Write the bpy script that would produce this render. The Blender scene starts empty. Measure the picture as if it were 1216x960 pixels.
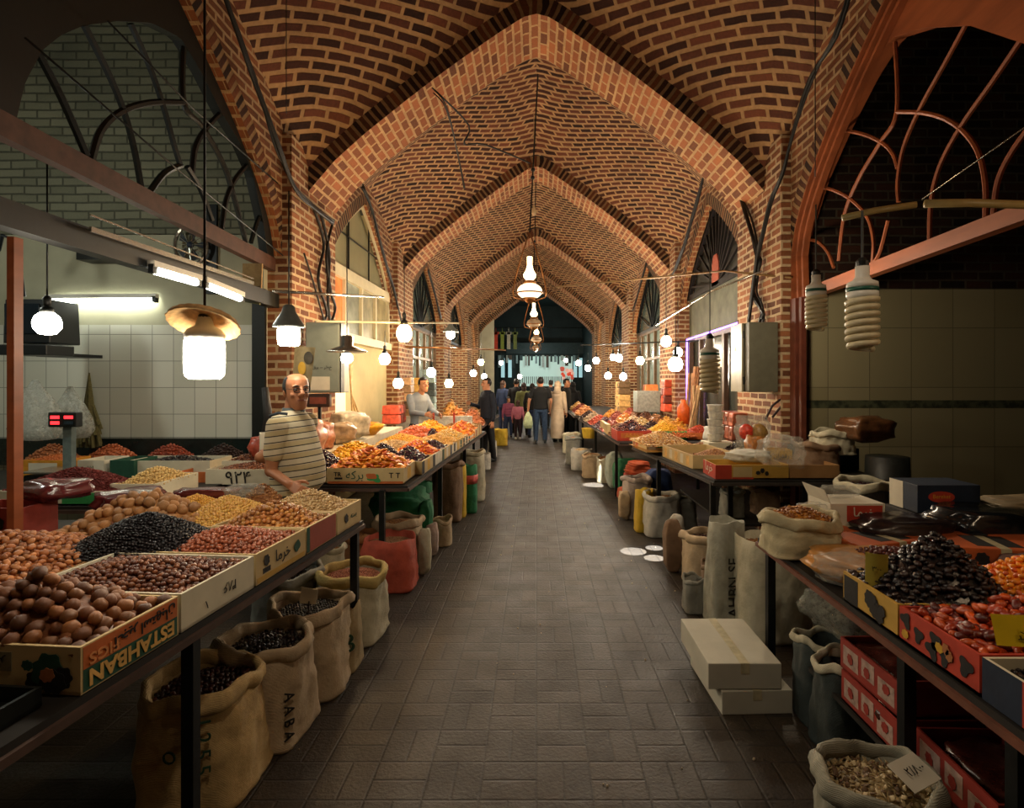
import bpy, math, random
from mathutils import Vector, Matrix, Euler
random.seed(11)
PI = math.pi
S = bpy.context.scene
C = S.collection
F, CX, CY, CH = 683.0, 637.0, 452.0, 1.68      # focal length and principal point in pixels, eye height

def at(px, py, d):                 # point seen at a pixel of the photo, d metres ahead
    return Vector(((px-CX)*d/F, d, CH+(CY-py)*d/F))
def onz(px, py, z=0.0):            # point on the level z
    return at(px, py, (CH-z)*F/(py-CY))
def onx(px, py, x):                # point on the wall plane x
    return at(px, py, x*F/(px-CX))

def lin(h):
    h = h.lstrip('#')
    return tuple((c/12.92 if c <= .04045 else ((c+.055)/1.055)**2.4) for c in (int(h[i:i+2], 16)/255 for i in (0, 2, 4)))+(1,)

# ------------------------------------------------------------------ materials
class NT:
    def __init__(s, name):
        s.m = bpy.data.materials.new(name); s.m.use_nodes = True
        s.t = s.m.node_tree; s.n = s.t.nodes
        s.b = s.n['Principled BSDF']
    def new(s, k, **p):
        x = s.n.new(k)
        for a, v in p.items(): setattr(x, a, v)
        return x
    def ln(s, a, b): s.t.links.new(a, b)
    def setv(s, inp, v):
        if hasattr(v, 'is_linked') or hasattr(v, 'links'): s.ln(v, inp)
        else: inp.default_value = v
    def math(s, op, a, b=None, c=None):
        x = s.new('ShaderNodeMath', operation=op)
        s.setv(x.inputs[0], a)
        if b is not None: s.setv(x.inputs[1], b)
        if c is not None: s.setv(x.inputs[2], c)
        return x.outputs[0]
    def mix(s, f, a, b, blend='MIX'):
        x = s.new('ShaderNodeMix', data_type='RGBA', blend_type=blend)
        s.setv(x.inputs[0], f); s.setv(x.inputs[6], a); s.setv(x.inputs[7], b)
        return x.outputs[2]
    def noise(s, vec, scale, detail=3, rough=.55):
        x = s.new('ShaderNodeTexNoise'); x.inputs['Scale'].default_value = scale
        x.inputs['Detail'].default_value = detail; x.inputs['Roughness'].default_value = rough
        if vec is not None: s.ln(vec, x.inputs['Vector'])
        return x.outputs['Fac']
    def coord(s, k='Object'):
        return s.new('ShaderNodeTexCoord').outputs[k]
    def ramp(s, f, stops):
        x = s.new('ShaderNodeValToRGB'); s.ln(f, x.inputs[0])
        e = x.color_ramp.elements
        e[0].position, e[0].color = stops[0]; e[1].position, e[1].color = stops[-1]
        for p, c in stops[1:-1]:
            q = e.new(p); q.color = c
        return x.outputs[0]
    def bump(s, h, st=.3, dist=.01):
        x = s.new('ShaderNodeBump'); x.inputs['Strength'].default_value = st
        x.inputs['Distance'].default_value = dist; s.ln(h, x.inputs['Height'])
        s.ln(x.outputs[0], s.b.inputs['Normal'])

MATS = {}
def mat(key, col, rough=.6, var=.25, scale=18, bump=.2, metal=0, spec=.4, rand=0, coat=0, stretch=None):
    """painted / cloth / fruit surface: base colour broken up by noise, optional random tint per object"""
    if key in MATS: return MATS[key]
    t = NT(key); c = lin(col)
    v = t.coord()
    if stretch:
        mp = t.new('ShaderNodeMapping'); mp.inputs['Scale'].default_value = stretch
        t.ln(v, mp.inputs['Vector']); v = mp.outputs[0]
    n = t.noise(v, scale)
    dark = tuple(x*(1-var) for x in c[:3])+(1,); lite = tuple(min(1, x*(1+var)) for x in c[:3])+(1,)
    o = t.ramp(n, [(.3, dark), (.7, lite)])
    if rand:
        r = t.new('ShaderNodeObjectInfo').outputs['Random']
        a = tuple(x*(1-rand) for x in (1, 1, 1))+(1,); b = (1+rand, 1+rand*.8, 1+rand*.6, 1)
        o = t.mix(1.0, o, t.ramp(r, [(0, a), (1, b)]), 'MULTIPLY')
    t.ln(o, t.b.inputs['Base Color'])
    t.b.inputs['Roughness'].default_value = rough; t.b.inputs['Metallic'].default_value = metal
    t.b.inputs['Specular IOR Level'].default_value = spec
    if coat: t.b.inputs['Coat Weight'].default_value = coat; t.b.inputs['Coat Roughness'].default_value = .2
    if bump: t.bump(n, bump, .01)
    MATS[key] = t.m
    return t.m
def emit(key, col, st):
    if key in MATS: return MATS[key]
    t = NT(key); c = lin(col)
    t.b.inputs['Base Color'].default_value = c; t.b.inputs['Emission Color'].default_value = c
    t.b.inputs['Emission Strength'].default_value = st
    MATS[key] = t.m; return t.m
def film(key, col, alpha=.35, rough=.2):
    """thin clear plastic"""
    if key in MATS: return MATS[key]
    t = NT(key); t.b.inputs['Base Color'].default_value = lin(col); t.b.inputs['Roughness'].default_value = rough
    n = t.noise(t.coord(), 14, 4)
    cr = t.noise(t.coord(), 30, 5, .7)
    a = t.math('MULTIPLY_ADD', t.math('POWER', cr, 2.0), alpha*2.2, alpha*.35)
    t.ln(a, t.b.inputs['Alpha']); t.bump(cr, 1.0, .03); t.b.inputs['Specular IOR Level'].default_value = .8
    MATS[key] = t.m; return t.m
def glass(key, col, alpha=.25, rough=.1):
    if key in MATS: return MATS[key]
    t = NT(key); t.b.inputs['Base Color'].default_value = lin(col); t.b.inputs['Roughness'].default_value = rough
    t.b.inputs['Alpha'].default_value = alpha
    MATS[key] = t.m; return t.m

def brick(key, mode, cols=('2a1710', '5c3019', '9a5228'), mortar='b08a5c', bw=.25, rh=.1, ms=.02, offset=.5):
    t = NT(key)
    if mode == 'uv' or mode == 'ring':
        uv = t.new('ShaderNodeUVMap').outputs[0]
        sep = t.new('ShaderNodeSeparateXYZ'); t.ln(uv, sep.inputs[0]); u, v = sep.outputs[0], sep.outputs[1]
        if mode == 'ring':
            row = t.math('FLOOR', t.math('DIVIDE', v, rh))
            u = t.math('MULTIPLY', u, t.math('MULTIPLY', t.math('ADD', row, .5), rh*.9))
            u = t.math('ADD', u, 40.0)
        vec = t.new('ShaderNodeCombineXYZ'); t.ln(u, vec.inputs[0]); t.ln(v, vec.inputs[1])
        vec = vec.outputs[0]
    else:                                     # plain wall: x+y along, z up
        g = t.new('ShaderNodeNewGeometry').outputs['Position']
        sep = t.new('ShaderNodeSeparateXYZ'); t.ln(g, sep.inputs[0])
        u = t.math('ADD', sep.outputs[0], sep.outputs[1]); v = sep.outputs[2]
        cb = t.new('ShaderNodeCombineXYZ'); t.ln(u, cb.inputs[0]); t.ln(v, cb.inputs[1]); vec = cb.outputs[0]
    # slight waviness of hand-laid courses
    nz = t.new('ShaderNodeTexNoise'); nz.inputs['Scale'].default_value = 3.0; t.ln(vec, nz.inputs['Vector'])
    off = t.new('ShaderNodeVectorMath', operation='MULTIPLY_ADD'); t.ln(nz.outputs['Color'], off.inputs[0])
    off.inputs[1].default_value = (.03, .022, 0); t.ln(vec, off.inputs[2])
    br = t.new('ShaderNodeTexBrick'); t.ln(off.outputs[0], br.inputs['Vector'])
    br.inputs['Scale'].default_value = 1; br.inputs['Mortar Size'].default_value = ms
    br.inputs['Brick Width'].default_value = bw; br.inputs['Row Height'].default_value = rh
    br.inputs['Color1'].default_value = (0, 0, 0, 1); br.inputs['Color2'].default_value = (1, 1, 1, 1)
    br.inputs['Mortar'].default_value = (.5, .5, .5, 1); br.inputs['Mortar Smooth'].default_value = .25
    br.offset = offset
    fine = t.noise(vec, 38, 4)
    val = t.math('MULTIPLY_ADD', fine, .5, t.math('MULTIPLY_ADD', br.outputs['Color'], .75, -.15))
    bc = t.ramp(val, [(0, lin(cols[0])), (.45, lin(cols[1])), (1, lin(cols[2]))])
    big = t.noise(vec, 1.3, 2)
    mc = t.ramp(t.noise(vec, 22, 3), [(.2, tuple(x*.6 for x in lin(mortar)[:3])+(1,)), (.8, lin(mortar))])
    col = t.mix(br.outputs['Fac'], bc, mc)
    col = t.mix(1.0, col, t.ramp(big, [(.25, (.72, .72, .74, 1)), (.75, (1.1, 1.08, 1.04, 1))]), 'MULTIPLY')
    t.ln(col, t.b.inputs['Base Color']); t.b.inputs['Roughness'].default_value = .85
    t.b.inputs['Specular IOR Level'].default_value = .25
    t.bump(t.math('MULTIPLY_ADD', fine, .35, t.math('SUBTRACT', 1.0, br.outputs['Fac'])), .7, .012)
    MATS[key] = t.m; return t.m

# ------------------------------------------------------------------ mesh builder
class G:
    def __init__(s): s.v = []; s.f = []; s.m = []; s.uv = None
    def add(s, vs, fs, mi=0):
        o = len(s.v); s.v += [Vector(v) for v in vs]
        for f in fs: s.f.append(tuple(i+o for i in f)); s.m.append(mi)
        return s
    def box(s, c, size, rz=0, mi=0, taper=1.0):
        x, y, z = (q/2 for q in size); c = Vector(c); r = Matrix.Rotation(rz, 3, 'Z')
        vs = []
        for sz in (-1, 1):
            k = taper if sz > 0 else 1
            vs += [c + r @ Vector((sx*x*k, sy*y*k, sz*z)) for sx, sy in ((-1, -1), (1, -1), (1, 1), (-1, 1))]
        return s.add(vs, [(3, 2, 1, 0), (4, 5, 6, 7), (0, 1, 5, 4), (1, 2, 6, 5), (2, 3, 7, 6), (3, 0, 4, 7)], mi)
    def bar(s, a, b, w, h=None, mi=0, up=(0, 0, 1)):
        a, b = Vector(a), Vector(b); h = h or w; d = (b-a).normalized(); u = Vector(up)
        if abs(d.dot(u)) > .98: u = Vector((0, 1, 0))
        l = d.cross(u).normalized()*w/2; u = l.cross(d).normalized()*h/2
        vs = [p+i*l+j*u for p in (a, b) for i, j in ((-1, -1), (1, -1), (1, 1), (-1, 1))]
        return s.add(vs, [(0, 1, 2, 3), (7, 6, 5, 4), (0, 4, 5, 1), (1, 5, 6, 2), (2, 6, 7, 3), (3, 7, 4, 0)], mi)
    def tube(s, pts, r, n=8, mi=0, caps=True):
        pts = [Vector(p) for p in pts]; k = len(pts)
        rs = r if isinstance(r, (list, tuple)) else [r]*k
        prev = None; vs = []
        for i, p in enumerate(pts):
            d = (pts[min(i+1, k-1)]-pts[max(i-1, 0)])
            d = d.normalized() if d.length > 1e-9 else Vector((0, 0, 1))
            if prev is None:
                u = Vector((0, 0, 1)) if abs(d.z) < .9 else Vector((1, 0, 0))
            else: u = prev
            l = d.cross(u).normalized(); u = l.cross(d).normalized(); prev = u
            vs += [p+(l*math.cos(a)+u*math.sin(a))*rs[i] for a in (2*PI*j/n for j in range(n))]
        fs = [(i*n+j, i*n+(j+1) % n, (i+1)*n+(j+1) % n, (i+1)*n+j) for i in range(k-1) for j in range(n)]
        if caps: fs += [tuple(reversed(range(n))), tuple((k-1)*n+j for j in range(n))]
        return s.add(vs, fs, mi)
    def lathe(s, prof, n=20, c=(0, 0, 0), mi=0, wob=None):
        c = Vector(c); k = len(prof); vs = []
        for i, (r, z) in enumerate(prof):
            for j in range(n):
                a = 2*PI*j/n; q = r*(wob(a, i) if wob else 1)
                vs.append(c+Vector((q*math.cos(a), q*math.sin(a), z)))
        fs = [(i*n+j, i*n+(j+1) % n, (i+1)*n+(j+1) % n, (i+1)*n+j) for i in range(k-1) for j in range(n)]
        fs += [tuple(reversed(range(n))), tuple((k-1)*n+j for j in range(n))]
        return s.add(vs, fs, mi)
    def ball(s, c, r, n=12, m=8, mi=0, rot=None):
        rx, ry, rz = r if isinstance(r, (tuple, list)) else (r, r, r); c = Vector(c)
        vs = [Vector((0, 0, -rz))]
        for i in range(1, m):
            t = -PI/2+PI*i/m
            for j in range(n):
                a = 2*PI*j/n; vs.append(Vector((rx*math.cos(t)*math.cos(a), ry*math.cos(t)*math.sin(a), rz*math.sin(t))))
        vs.append(Vector((0, 0, rz)))
        fs = [(0, 1+(j+1) % n, 1+j) for j in range(n)]
        fs += [(1+i*n+j, 1+i*n+(j+1) % n, 1+(i+1)*n+(j+1) % n, 1+(i+1)*n+j) for i in range(m-2) for j in range(n)]
        e = len(vs)-1; b = 1+(m-2)*n
        fs += [(e, b+j, b+(j+1) % n) for j in range(n)]
        if rot is not None: vs = [rot @ v for v in vs]
        return s.add([c+v for v in vs], fs, mi)
    def loft(s, rings, mi=0):
        """rings: equal-length vertex loops"""
        n = len(rings[0]); vs = [v for r in rings for v in r]
        fs = [(i*n+j, i*n+(j+1) % n, (i+1)*n+(j+1) % n, (i+1)*n+j) for i in range(len(rings)-1) for j in range(n)]
        fs += [tuple(reversed(range(n))), tuple((len(rings)-1)*n+j for j in range(n))]
        return s.add(vs, fs, mi)
    def slab(s, poly, off, mi=0):
        """flat polygon extruded by the vector off"""
        n = len(poly); off = Vector(off); p = [Vector(q) for q in poly]
        return s.add(p+[q+off for q in p], [tuple(reversed(range(n))), tuple(range(n, 2*n))]+[(i, (i+1) % n, n+(i+1) % n, n+i) for i in range(n)], mi)
    def grid(s, nu, nv, fn, mi=0, flip=False):
        vs = [fn(i/(nu-1), j/(nv-1)) for j in range(nv) for i in range(nu)]
        fs = [(j*nu+i, j*nu+i+1, (j+1)*nu+i+1, (j+1)*nu+i) for j in range(nv-1) for i in range(nu-1)]
        if flip: fs = [tuple(reversed(f)) for f in fs]
        return s.add(vs, fs, mi)
    def xf(s, M, start=0):
        for i in range(start, len(s.v)): s.v[i] = M @ s.v[i]
        return s

def link(name, me, parent=None, loc=None):
    o = bpy.data.objects.new(name, me); C.objects.link(o)
    if parent is not None: o.parent = parent
    if loc is not None: o.location = loc
    return o
def mk(g, name, mats, smooth=False, uv=None):
    me = bpy.data.meshes.new(name)
    me.from_pydata([tuple(v) for v in g.v], [], g.f)
    for m in (mats if isinstance(mats, (list, tuple)) else [mats]): me.materials.append(m)
    me.polygons.foreach_set('material_index', g.m)
    me.polygons.foreach_set('use_smooth', [smooth]*len(g.f))
    if uv:
        l = me.uv_layers.new(name='UVMap')
        for lp in me.loops: l.data[lp.index].uv = uv[lp.vertex_index]
    me.update()
    return me
def obj(name, g, mats, parent=None, smooth=False, uv=None, bevel=0, own=True):
    """one mesh object; a top-level one gets its origin at its base"""
    loc = None
    if parent is None and own:
        lo = [min(v[i] for v in g.v) for i in range(3)]; hi = [max(v[i] for v in g.v) for i in range(3)]
        loc = Vector(((lo[0]+hi[0])/2, (lo[1]+hi[1])/2, lo[2]))
        g.v = [v-loc for v in g.v]
    o = link(name, mk(g, name, mats, smooth, uv), parent, loc)
    if bevel:
        b = o.modifiers.new('b', 'BEVEL'); b.width = bevel; b.segments = 2; b.limit_method = 'ANGLE'
    return o
def tag(o, label=None, cat=None, group=None, kind=None):
    if label: o['label'] = label
    if cat: o['category'] = cat
    if group: o['group'] = group
    if kind: o['kind'] = kind
    return o
def empty(name, loc, label=None, cat=None, group=None, rz=0):
    o = link(name, None, None, loc); o.rotation_euler.z = rz; o.empty_display_size = .1
    return tag(o, label, cat, group)
def dup(root, loc, rz=None, label=None, group=None, scale=None):
    def cp(o, parent):
        c = o.copy(); C.objects.link(c); c.parent = parent
        for ch in [q for q in list(o.children)]: cp(ch, c)
        return c
    r = cp(root, None); r.location = loc
    if rz is not None: r.rotation_euler.z = rz
    if label: r['label'] = label
    if group: r['group'] = group
    if scale: r.scale = (scale,)*3
    return r
def struct(name, g, mats, **k):
    o = obj(name, g, mats, own=False, **k); o['kind'] = 'structure'; return o

# Arabic-script lettering: joined glyph forms laid out right to left
AR = {'ا': 'FE8D FE8E FE8D FE8E', 'ن': 'FEE5 FEE6 FEE7 FEE8', 'ج': 'FE9D FE9E FE9F FEA0', 'ی': 'FBFC FBFD FBFE FBFF', 'ر': 'FEAD FEAE FEAD FEAE',
      'س': 'FEB1 FEB2 FEB3 FEB4', 'ت': 'FE95 FE96 FE97 FE98', 'ه': 'FEE9 FEEA FEEB FEEC', 'ب': 'FE8F FE90 FE91 FE92', 'ف': 'FED1 FED2 FED3 FED4',
      'ق': 'FED5 FED6 FED7 FED8', 'م': 'FEE1 FEE2 FEE3 FEE4', 'خ': 'FEA5 FEA6 FEA7 FEA8', 'و': 'FEED FEEE FEED FEEE', 'ح': 'FEA1 FEA2 FEA3 FEA4',
      'ک': 'FB8E FB8F FB90 FB91', 'ل': 'FEDD FEDE FEDF FEE0', 'د': 'FEA9 FEAA FEA9 FEAA', 'ش': 'FEB5 FEB6 FEB7 FEB8'}
def fa(s):
    out = []
    for w in s.split(' '):
        g = ''
        for i, ch in enumerate(w):
            if ch not in AR: g += ch; continue
            pj = i > 0 and w[i-1] in AR and w[i-1] not in 'اردو'
            nj = i < len(w)-1 and w[i+1] in AR and ch not in 'اردو'
            g += chr(int(AR[ch].split()[(1 if pj else 0) if not nj else (3 if pj else 2)], 16))
        out.append(g if w.isdigit() else g[::-1])
    return ' '.join(reversed(out))
def lettering(txt, M, width, m, parent=None, name='lettering', height=None, depth=.0012, bold=0.0):
    """text as a mesh part; M maps text space (x along, y up, z out) to the parent's space; scaled to width (and height)"""
    cu = bpy.data.curves.new(name, 'FONT'); cu.body = txt; cu.extrude = .01; cu.align_x = 'CENTER'; cu.align_y = 'CENTER'; cu.offset = bold
    cu.resolution_u = 3
    t = bpy.data.objects.new('t', cu); C.objects.link(t)
    bpy.context.view_layer.update()
    me = bpy.data.meshes.new_from_object(t.evaluated_get(bpy.context.evaluated_depsgraph_get()))
    C.objects.unlink(t); bpy.data.objects.remove(t)
    if not me.vertices: return None
    xs = [v.co.x for v in me.vertices]; ys = [v.co.y for v in me.vertices]
    w = max(xs)-min(xs); cx = (max(xs)+min(xs))/2; h = max(ys)-min(ys); cy = (max(ys)+min(ys))/2
    k = width/max(w, 1e-6); ky = height/max(h, 1e-6) if height else k
    for v in me.vertices: v.co = M @ Vector(((v.co.x-cx)*k, (v.co.y-cy)*ky, depth if v.co.z > 0 else -depth*.3))
    me.materials.clear(); me.materials.append(m); me.name = name
    return link(name, me, parent)
def face_m(o, xd, yd):
    """frame for lettering: origin, writing direction, up direction"""
    xd, yd = Vector(xd).normalized(), Vector(yd).normalized(); z = xd.cross(yd)
    M = Matrix((xd, yd, z)).transposed().to_4x4(); M.translation = Vector(o); return M
# ------------------------------------------------------------------ shared materials
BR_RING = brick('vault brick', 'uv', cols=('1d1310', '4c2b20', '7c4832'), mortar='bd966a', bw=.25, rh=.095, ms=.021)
BR_RIB = brick('rib brick', 'uv', cols=('5a3520', '8a5230', 'b06c42'), mortar='c8a070', bw=.22, rh=.108, ms=.018)
BR_FACE = brick('voussoir brick', 'uv', cols=('160f0d', '3a2218', '7a4526'), mortar='947552', bw=.085, rh=.3, ms=.02, offset=0)  # rib fronts kept darker, their unlit look put into the colour
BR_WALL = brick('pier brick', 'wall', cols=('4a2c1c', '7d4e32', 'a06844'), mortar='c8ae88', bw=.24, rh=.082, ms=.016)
BR_PALE = brick('whitewashed brick', 'wall', cols=('6f705f', '80806c', '8e8d78'), mortar='5f6052', bw=.26, rh=.085, ms=.01)
BR_DARK = brick('dark brick', 'wall', cols=('14100d', '2c1a13', '46291a'), mortar='4c4438', bw=.26, rh=.09, ms=.012)  # darker brick tones for the wall behind the wooden window
BLACK = mat('black paint', '0e1312', .45, .2, 30, .05)
IRON = mat('dark iron', '14181a', .4, .3, 25, .1, metal=.3)
CABLE = mat('black cable', '101010', .5, .2, 40, 0)
CREAM = mat('cream paint', 'c9bd98', .6, .08, 6, .05)
PLASTER = mat('plaster', 'a9a68e', .8, .1, 3, .1)
WOOD = mat('reddish varnished wood', '8a4a2a', .45, .25, 9, .1, stretch=(1, .2, 1))
DKWOOD = mat('dark painted frame', '1b1715', .5, .3, 12, .05)
RUST = mat('brown painted beam', '4a3026', .55, .3, 12, .1)
WHITE = mat('white plastic', 'd8d6cc', .4, .06, 20, .02)
CHROME = mat('bright metal', 'b8b8b0', .25, .1, 20, 0, metal=.9)
BRASS = mat('brass', '9a6a30', .35, .2, 20, .05, metal=.9)
PAPER = mat('white card', 'cfc8b4', .8, .08, 8, .02)
KRAFT = mat('brown card', '9a7448', .85, .12, 10, .05)
INK = mat('black ink', '1a1814', .7, .1, 10, 0)

# ------------------------------------------------------------------ arcade shell
RF = [-3.4, 1.4, 6.3, 10.8, 16.0, 21.2, 25.0]      # front of each transverse rib
RT = .85; W = 2.5; SPR = 3.75; APX = 5.7
TT = [(0, 1), (.05, .985), (.109, .939), (.214, .85), (.395, .685), (.572, .512), (.75, .329), (.88, .18), (.96, .06), (1, 0)]
def tprof(t):
    t = min(1, abs(t))
    for (a, p), (b, q) in zip(TT, TT[1:]):
        if t <= b: return p+(q-p)*(t-a)/(b-a)
    return 0
def vault_z(x, y, y0, y1):
    v = abs((y-(y0+y1)/2)/((y1-y0)/2))
    q = 1-min(1, v); rise = 1.35 if y1-y0 > 4.0 and y1 < 7 else .8
    return 3.82+2.1*tprof(x/2.66)+rise*(.8*q**.8+.2*(1-(1-q)**2))
def open_arch(y0, y1, spring=2.95, apex=None, n=28, grow=0.0):
    """pointed side arch between two piers, list of (y, z), spring to spring"""
    c, h = (y0+y1)/2, (y1-y0)/2; out = []; apex = apex or (4.68 if y1-y0 > 3.5 and y1 < 7 else 4.38)
    for i in range(n+1):
        s = -1+2*i/n; s = math.copysign(abs(s)**.7, s) if abs(s) > 0 else 0
        u = 1-abs(s); z = spring+(apex-spring)*u**.62
        out.append((c+s*h, z+grow*1.1))
    return out
def rib(i, yf):
    g = G(); pts = []
    for k in range(49):
        s = -1+2*k/48; x = W*math.copysign(abs(s)**.92, s) if s else 0; pts.append((x, SPR+(APX-SPR)*tprof(x/W)))
    L = [0]
    for a, b in zip(pts, pts[1:]): L.append(L[-1]+math.hypot(b[0]-a[0], b[1]-a[1]))
    out = []
    for k, (x, z) in enumerate(pts):
        a = pts[max(k-1, 0)]; b = pts[min(k+1, 48)]; d = Vector((b[0]-a[0], b[1]-a[1])).normalized()
        if k == 24: d = Vector((1, 0))
        out.append((x-d.y*.21, z+d.x*.21))
    n = 49; uv = []
    vs = [(x, yf, z) for x, z in pts]+[(x, yf+RT, z) for x, z in pts]; uv += [(0, l) for l in L]+[(RT, l) for l in L]
    vs += [(x, yf, z) for x, z in pts]+[(x, yf, z) for x, z in out]; uv += [(l, .03) for l in L]+[(l, .27) for l in L]
    vs += [(x, yf+RT, z) for x, z in pts]+[(x, yf+RT, z) for x, z in out]; uv += [(l, .03) for l in L]+[(l, .27) for l in L]
    fs, mi = [], []
    g.add(vs, []); 
    for k in range(48):
        g.f += [(k, k+1, n+k+1, n+k), (2*n+k, 3*n+k, 3*n+k+1, 2*n+k+1), (4*n+k, 4*n+k+1, 5*n+k+1, 5*n+k)]; g.m += [0, 1, 1]
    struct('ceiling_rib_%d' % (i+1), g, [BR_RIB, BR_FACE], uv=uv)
def vault(i, y0, y1):
    nx, ny = 49, 33; g = G(); uv = []; yc = (y0+y1)/2
    for j in range(ny):
        y = y0+(y1-y0)*j/(ny-1)
        for k in range(nx):
            x = -2.66+5.32*k/(nx-1); g.v.append(Vector((x, y, vault_z(x, y, y0, y1))))
            uv.append((x, y-y0))
    for j in range(ny-1):
        for k in range(nx-1):
            a = j*nx+k; g.f.append((a, a+nx, a+nx+1, a+1)); g.m.append(0)
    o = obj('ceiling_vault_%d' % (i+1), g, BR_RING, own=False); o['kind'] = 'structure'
    me = o.data; l = me.uv_layers.new(name='UVMap')
    for p in me.polygons:                                # courses run aslant from the crown down to each pier
        sg = 1 if p.center.x > 0 else -1
        for li, v in zip(p.loop_indices, p.vertices):
            x, y = uv[v]; kk = .85 if i < 2 else 1.1; l.data[li].uv = (x*.76-sg*kk*.7*y+20, y+kk*(math.sqrt(x*x+.4)-.63)+5)
def sidewall(i, sx, y0, y1, yb):
    """wall above a shop opening: brick ring round the arch, spandrel up to the vault (y0..y1 opening, yb vault end)"""
    X, XO = 2.6*sx, 2.7*sx
    A = open_arch(y0, y1); n = len(A); g = G(); uv = []
    L = [0]
    for a, b in zip(A, A[1:]): L.append(L[-1]+math.hypot(b[0]-a[0], b[1]-a[1]))
    R = []
    for k, (y, z) in enumerate(A):
        a = A[max(k-1, 0)]; b = A[min(k+1, n-1)]; d = Vector((b[0]-a[0], b[1]-a[1])).normalized()
        if k == n//2: d = Vector((1, 0))
        yy, zz = y-d.y*.17, z+d.x*.17
        R.append((min(max(yy, y0-.02), y1+.02), zz))
    V = [(y, vault_z(2.6, min(max(y, y0), yb), y0, yb)+.06) for y, z in R]
    rows = [([(X, y, z) for y, z in A], [(l, .03) for l in L]), ([(X, y, z) for y, z in R], [(l, .27) for l in L]),
            ([(X, y, z) for y, z in R], [(y, z) for y, z in R]), ([(X, y, max(z, r[1])) for (y, z), r in zip(V, R)], [(y, z) for y, z in V]),
            ([(X, y, z) for y, z in A], [(0, l) for l in L]), ([(XO, y, z) for y, z in A], [(.35, l) for l in L])]
    for p, u in rows: g.add(p, []); uv += u
    for r, m in ((0, 0), (2, 1), (4, 2)):
        for k in range(n-1): g.f.append((r*n+k, r*n+k+1, (r+1)*n+k+1, (r+1)*n+k)); g.m.append(m)
    b = len(g.v)                                           # masonry behind, closing the top
    g.box(((X+XO)/2+.12*sx, (y0+y1)/2, 5.3), (.1, y1-y0+.6, 1.6), mi=1); uv += [(0, 0)]*8
    struct('wall_%s_%d' % ('left' if sx < 0 else 'right', i+1), g, [BR_FACE, BR_SP, BR_RIB], uv=uv)
BR_SP = brick('spandrel brick', 'uv', cols=('4a2c1c', '7d4e32', 'a06844'), mortar='c0a078', bw=.24, rh=.082, ms=.016)
BAYS = []
for i, yf in enumerate(RF): rib(i, yf)
for i in range(len(RF)-1):
    y0, y1 = RF[i]+RT, RF[i+1]; BAYS.append((y0, y1-.42, y1)); vault(i, y0, y1)
    for sx in (-1, 1): sidewall(i, sx, y0, y1-.42, y1)
for i, yf in enumerate(RF):
    for sx in (-1, 1):
        g = G(); ya, yb = yf-.42, yf+RT
        g.box((sx*2.8, (ya+yb)/2, 2.1), (.6, yb-ya, 4.2))
        struct('wall_pier_%s_%d' % ('left' if sx < 0 else 'right', i+1), g, BR_WALL)
# floor: basket-weave pavers
t = NT('paving'); P_ = t.new('ShaderNodeNewGeometry').outputs['Position']; sp = t.new('ShaderNodeSeparateXYZ'); t.ln(P_, sp.inputs[0])
cs = .23; gx = t.math('DIVIDE', sp.outputs[0], cs); gy = t.math('DIVIDE', sp.outputs[1], cs)
fx, fy = t.math('FRACT', t.math('ADD', gx, 100)), t.math('FRACT', t.math('ADD', gy, 100))
cx_, cy_ = t.math('FLOOR', gx), t.math('FLOOR', gy)
par = t.math('MODULO', t.math('ADD', t.math('ADD', cx_, cy_), 1000), 2.0)
def sel(a, b): return t.math('ADD', t.math('MULTIPLY', a, par), t.math('MULTIPLY', b, t.math('SUBTRACT', 1.0, par)))
p, q = sel(fx, fy), sel(fy, fx)
q2 = t.math('FRACT', t.math('MULTIPLY', q, 2.0))
e1 = t.math('MINIMUM', p, t.math('SUBTRACT', 1.0, p)); e2 = t.math('MULTIPLY', t.math('MINIMUM', q2, t.math('SUBTRACT', 1.0, q2)), .5)
edge = t.math('MINIMUM', e1, e2)
n1 = t.noise(P_, 9, 4); joint = t.math('SUBTRACT', 1.0, t.math('MULTIPLY', t.math('SUBTRACT', edge, .005), t.math('MULTIPLY_ADD', n1, 90, -12))); joint = t.math('MINIMUM', t.math('MAXIMUM', joint, 0.0), 1.0)
wn = t.new('ShaderNodeTexWhiteNoise'); cb = t.new('ShaderNodeCombineXYZ'); t.ln(cx_, cb.inputs[0]); t.ln(cy_, cb.inputs[1]); t.ln(t.math('FLOOR', t.math('MULTIPLY', q, 2.0)), cb.inputs[2]); t.ln(cb.outputs[0], wn.inputs['Vector'])
tone = t.math('MULTIPLY_ADD', wn.outputs['Value'], .35, t.math('MULTIPLY', t.noise(P_, 30, 5), .65))
pc = t.ramp(tone, [(.2, lin('1e1914')), (.8, lin('3a3125'))])
pc = t.mix(t.math('MULTIPLY', joint, .6), pc, lin('100d0a'))
pc = t.mix(1.0, pc, t.ramp(t.noise(P_, 1.1, 3), [(.3, (.65, .65, .65, 1)), (.7, (1.15, 1.12, 1.05, 1))]), 'MULTIPLY')
t.ln(pc, t.b.inputs['Base Color'])
t.ln(t.math('MULTIPLY_ADD', t.noise(P_, 4, 3), .35, .42), t.b.inputs['Roughness'])
t.bump(t.math('MULTIPLY_ADD', t.noise(P_, 60, 3), 1.6, t.math('SUBTRACT', 1.0, joint)), .45, .006)
struct('floor', G().box((0, 14, -.1), (18, 40, .2)), t.m)

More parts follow.
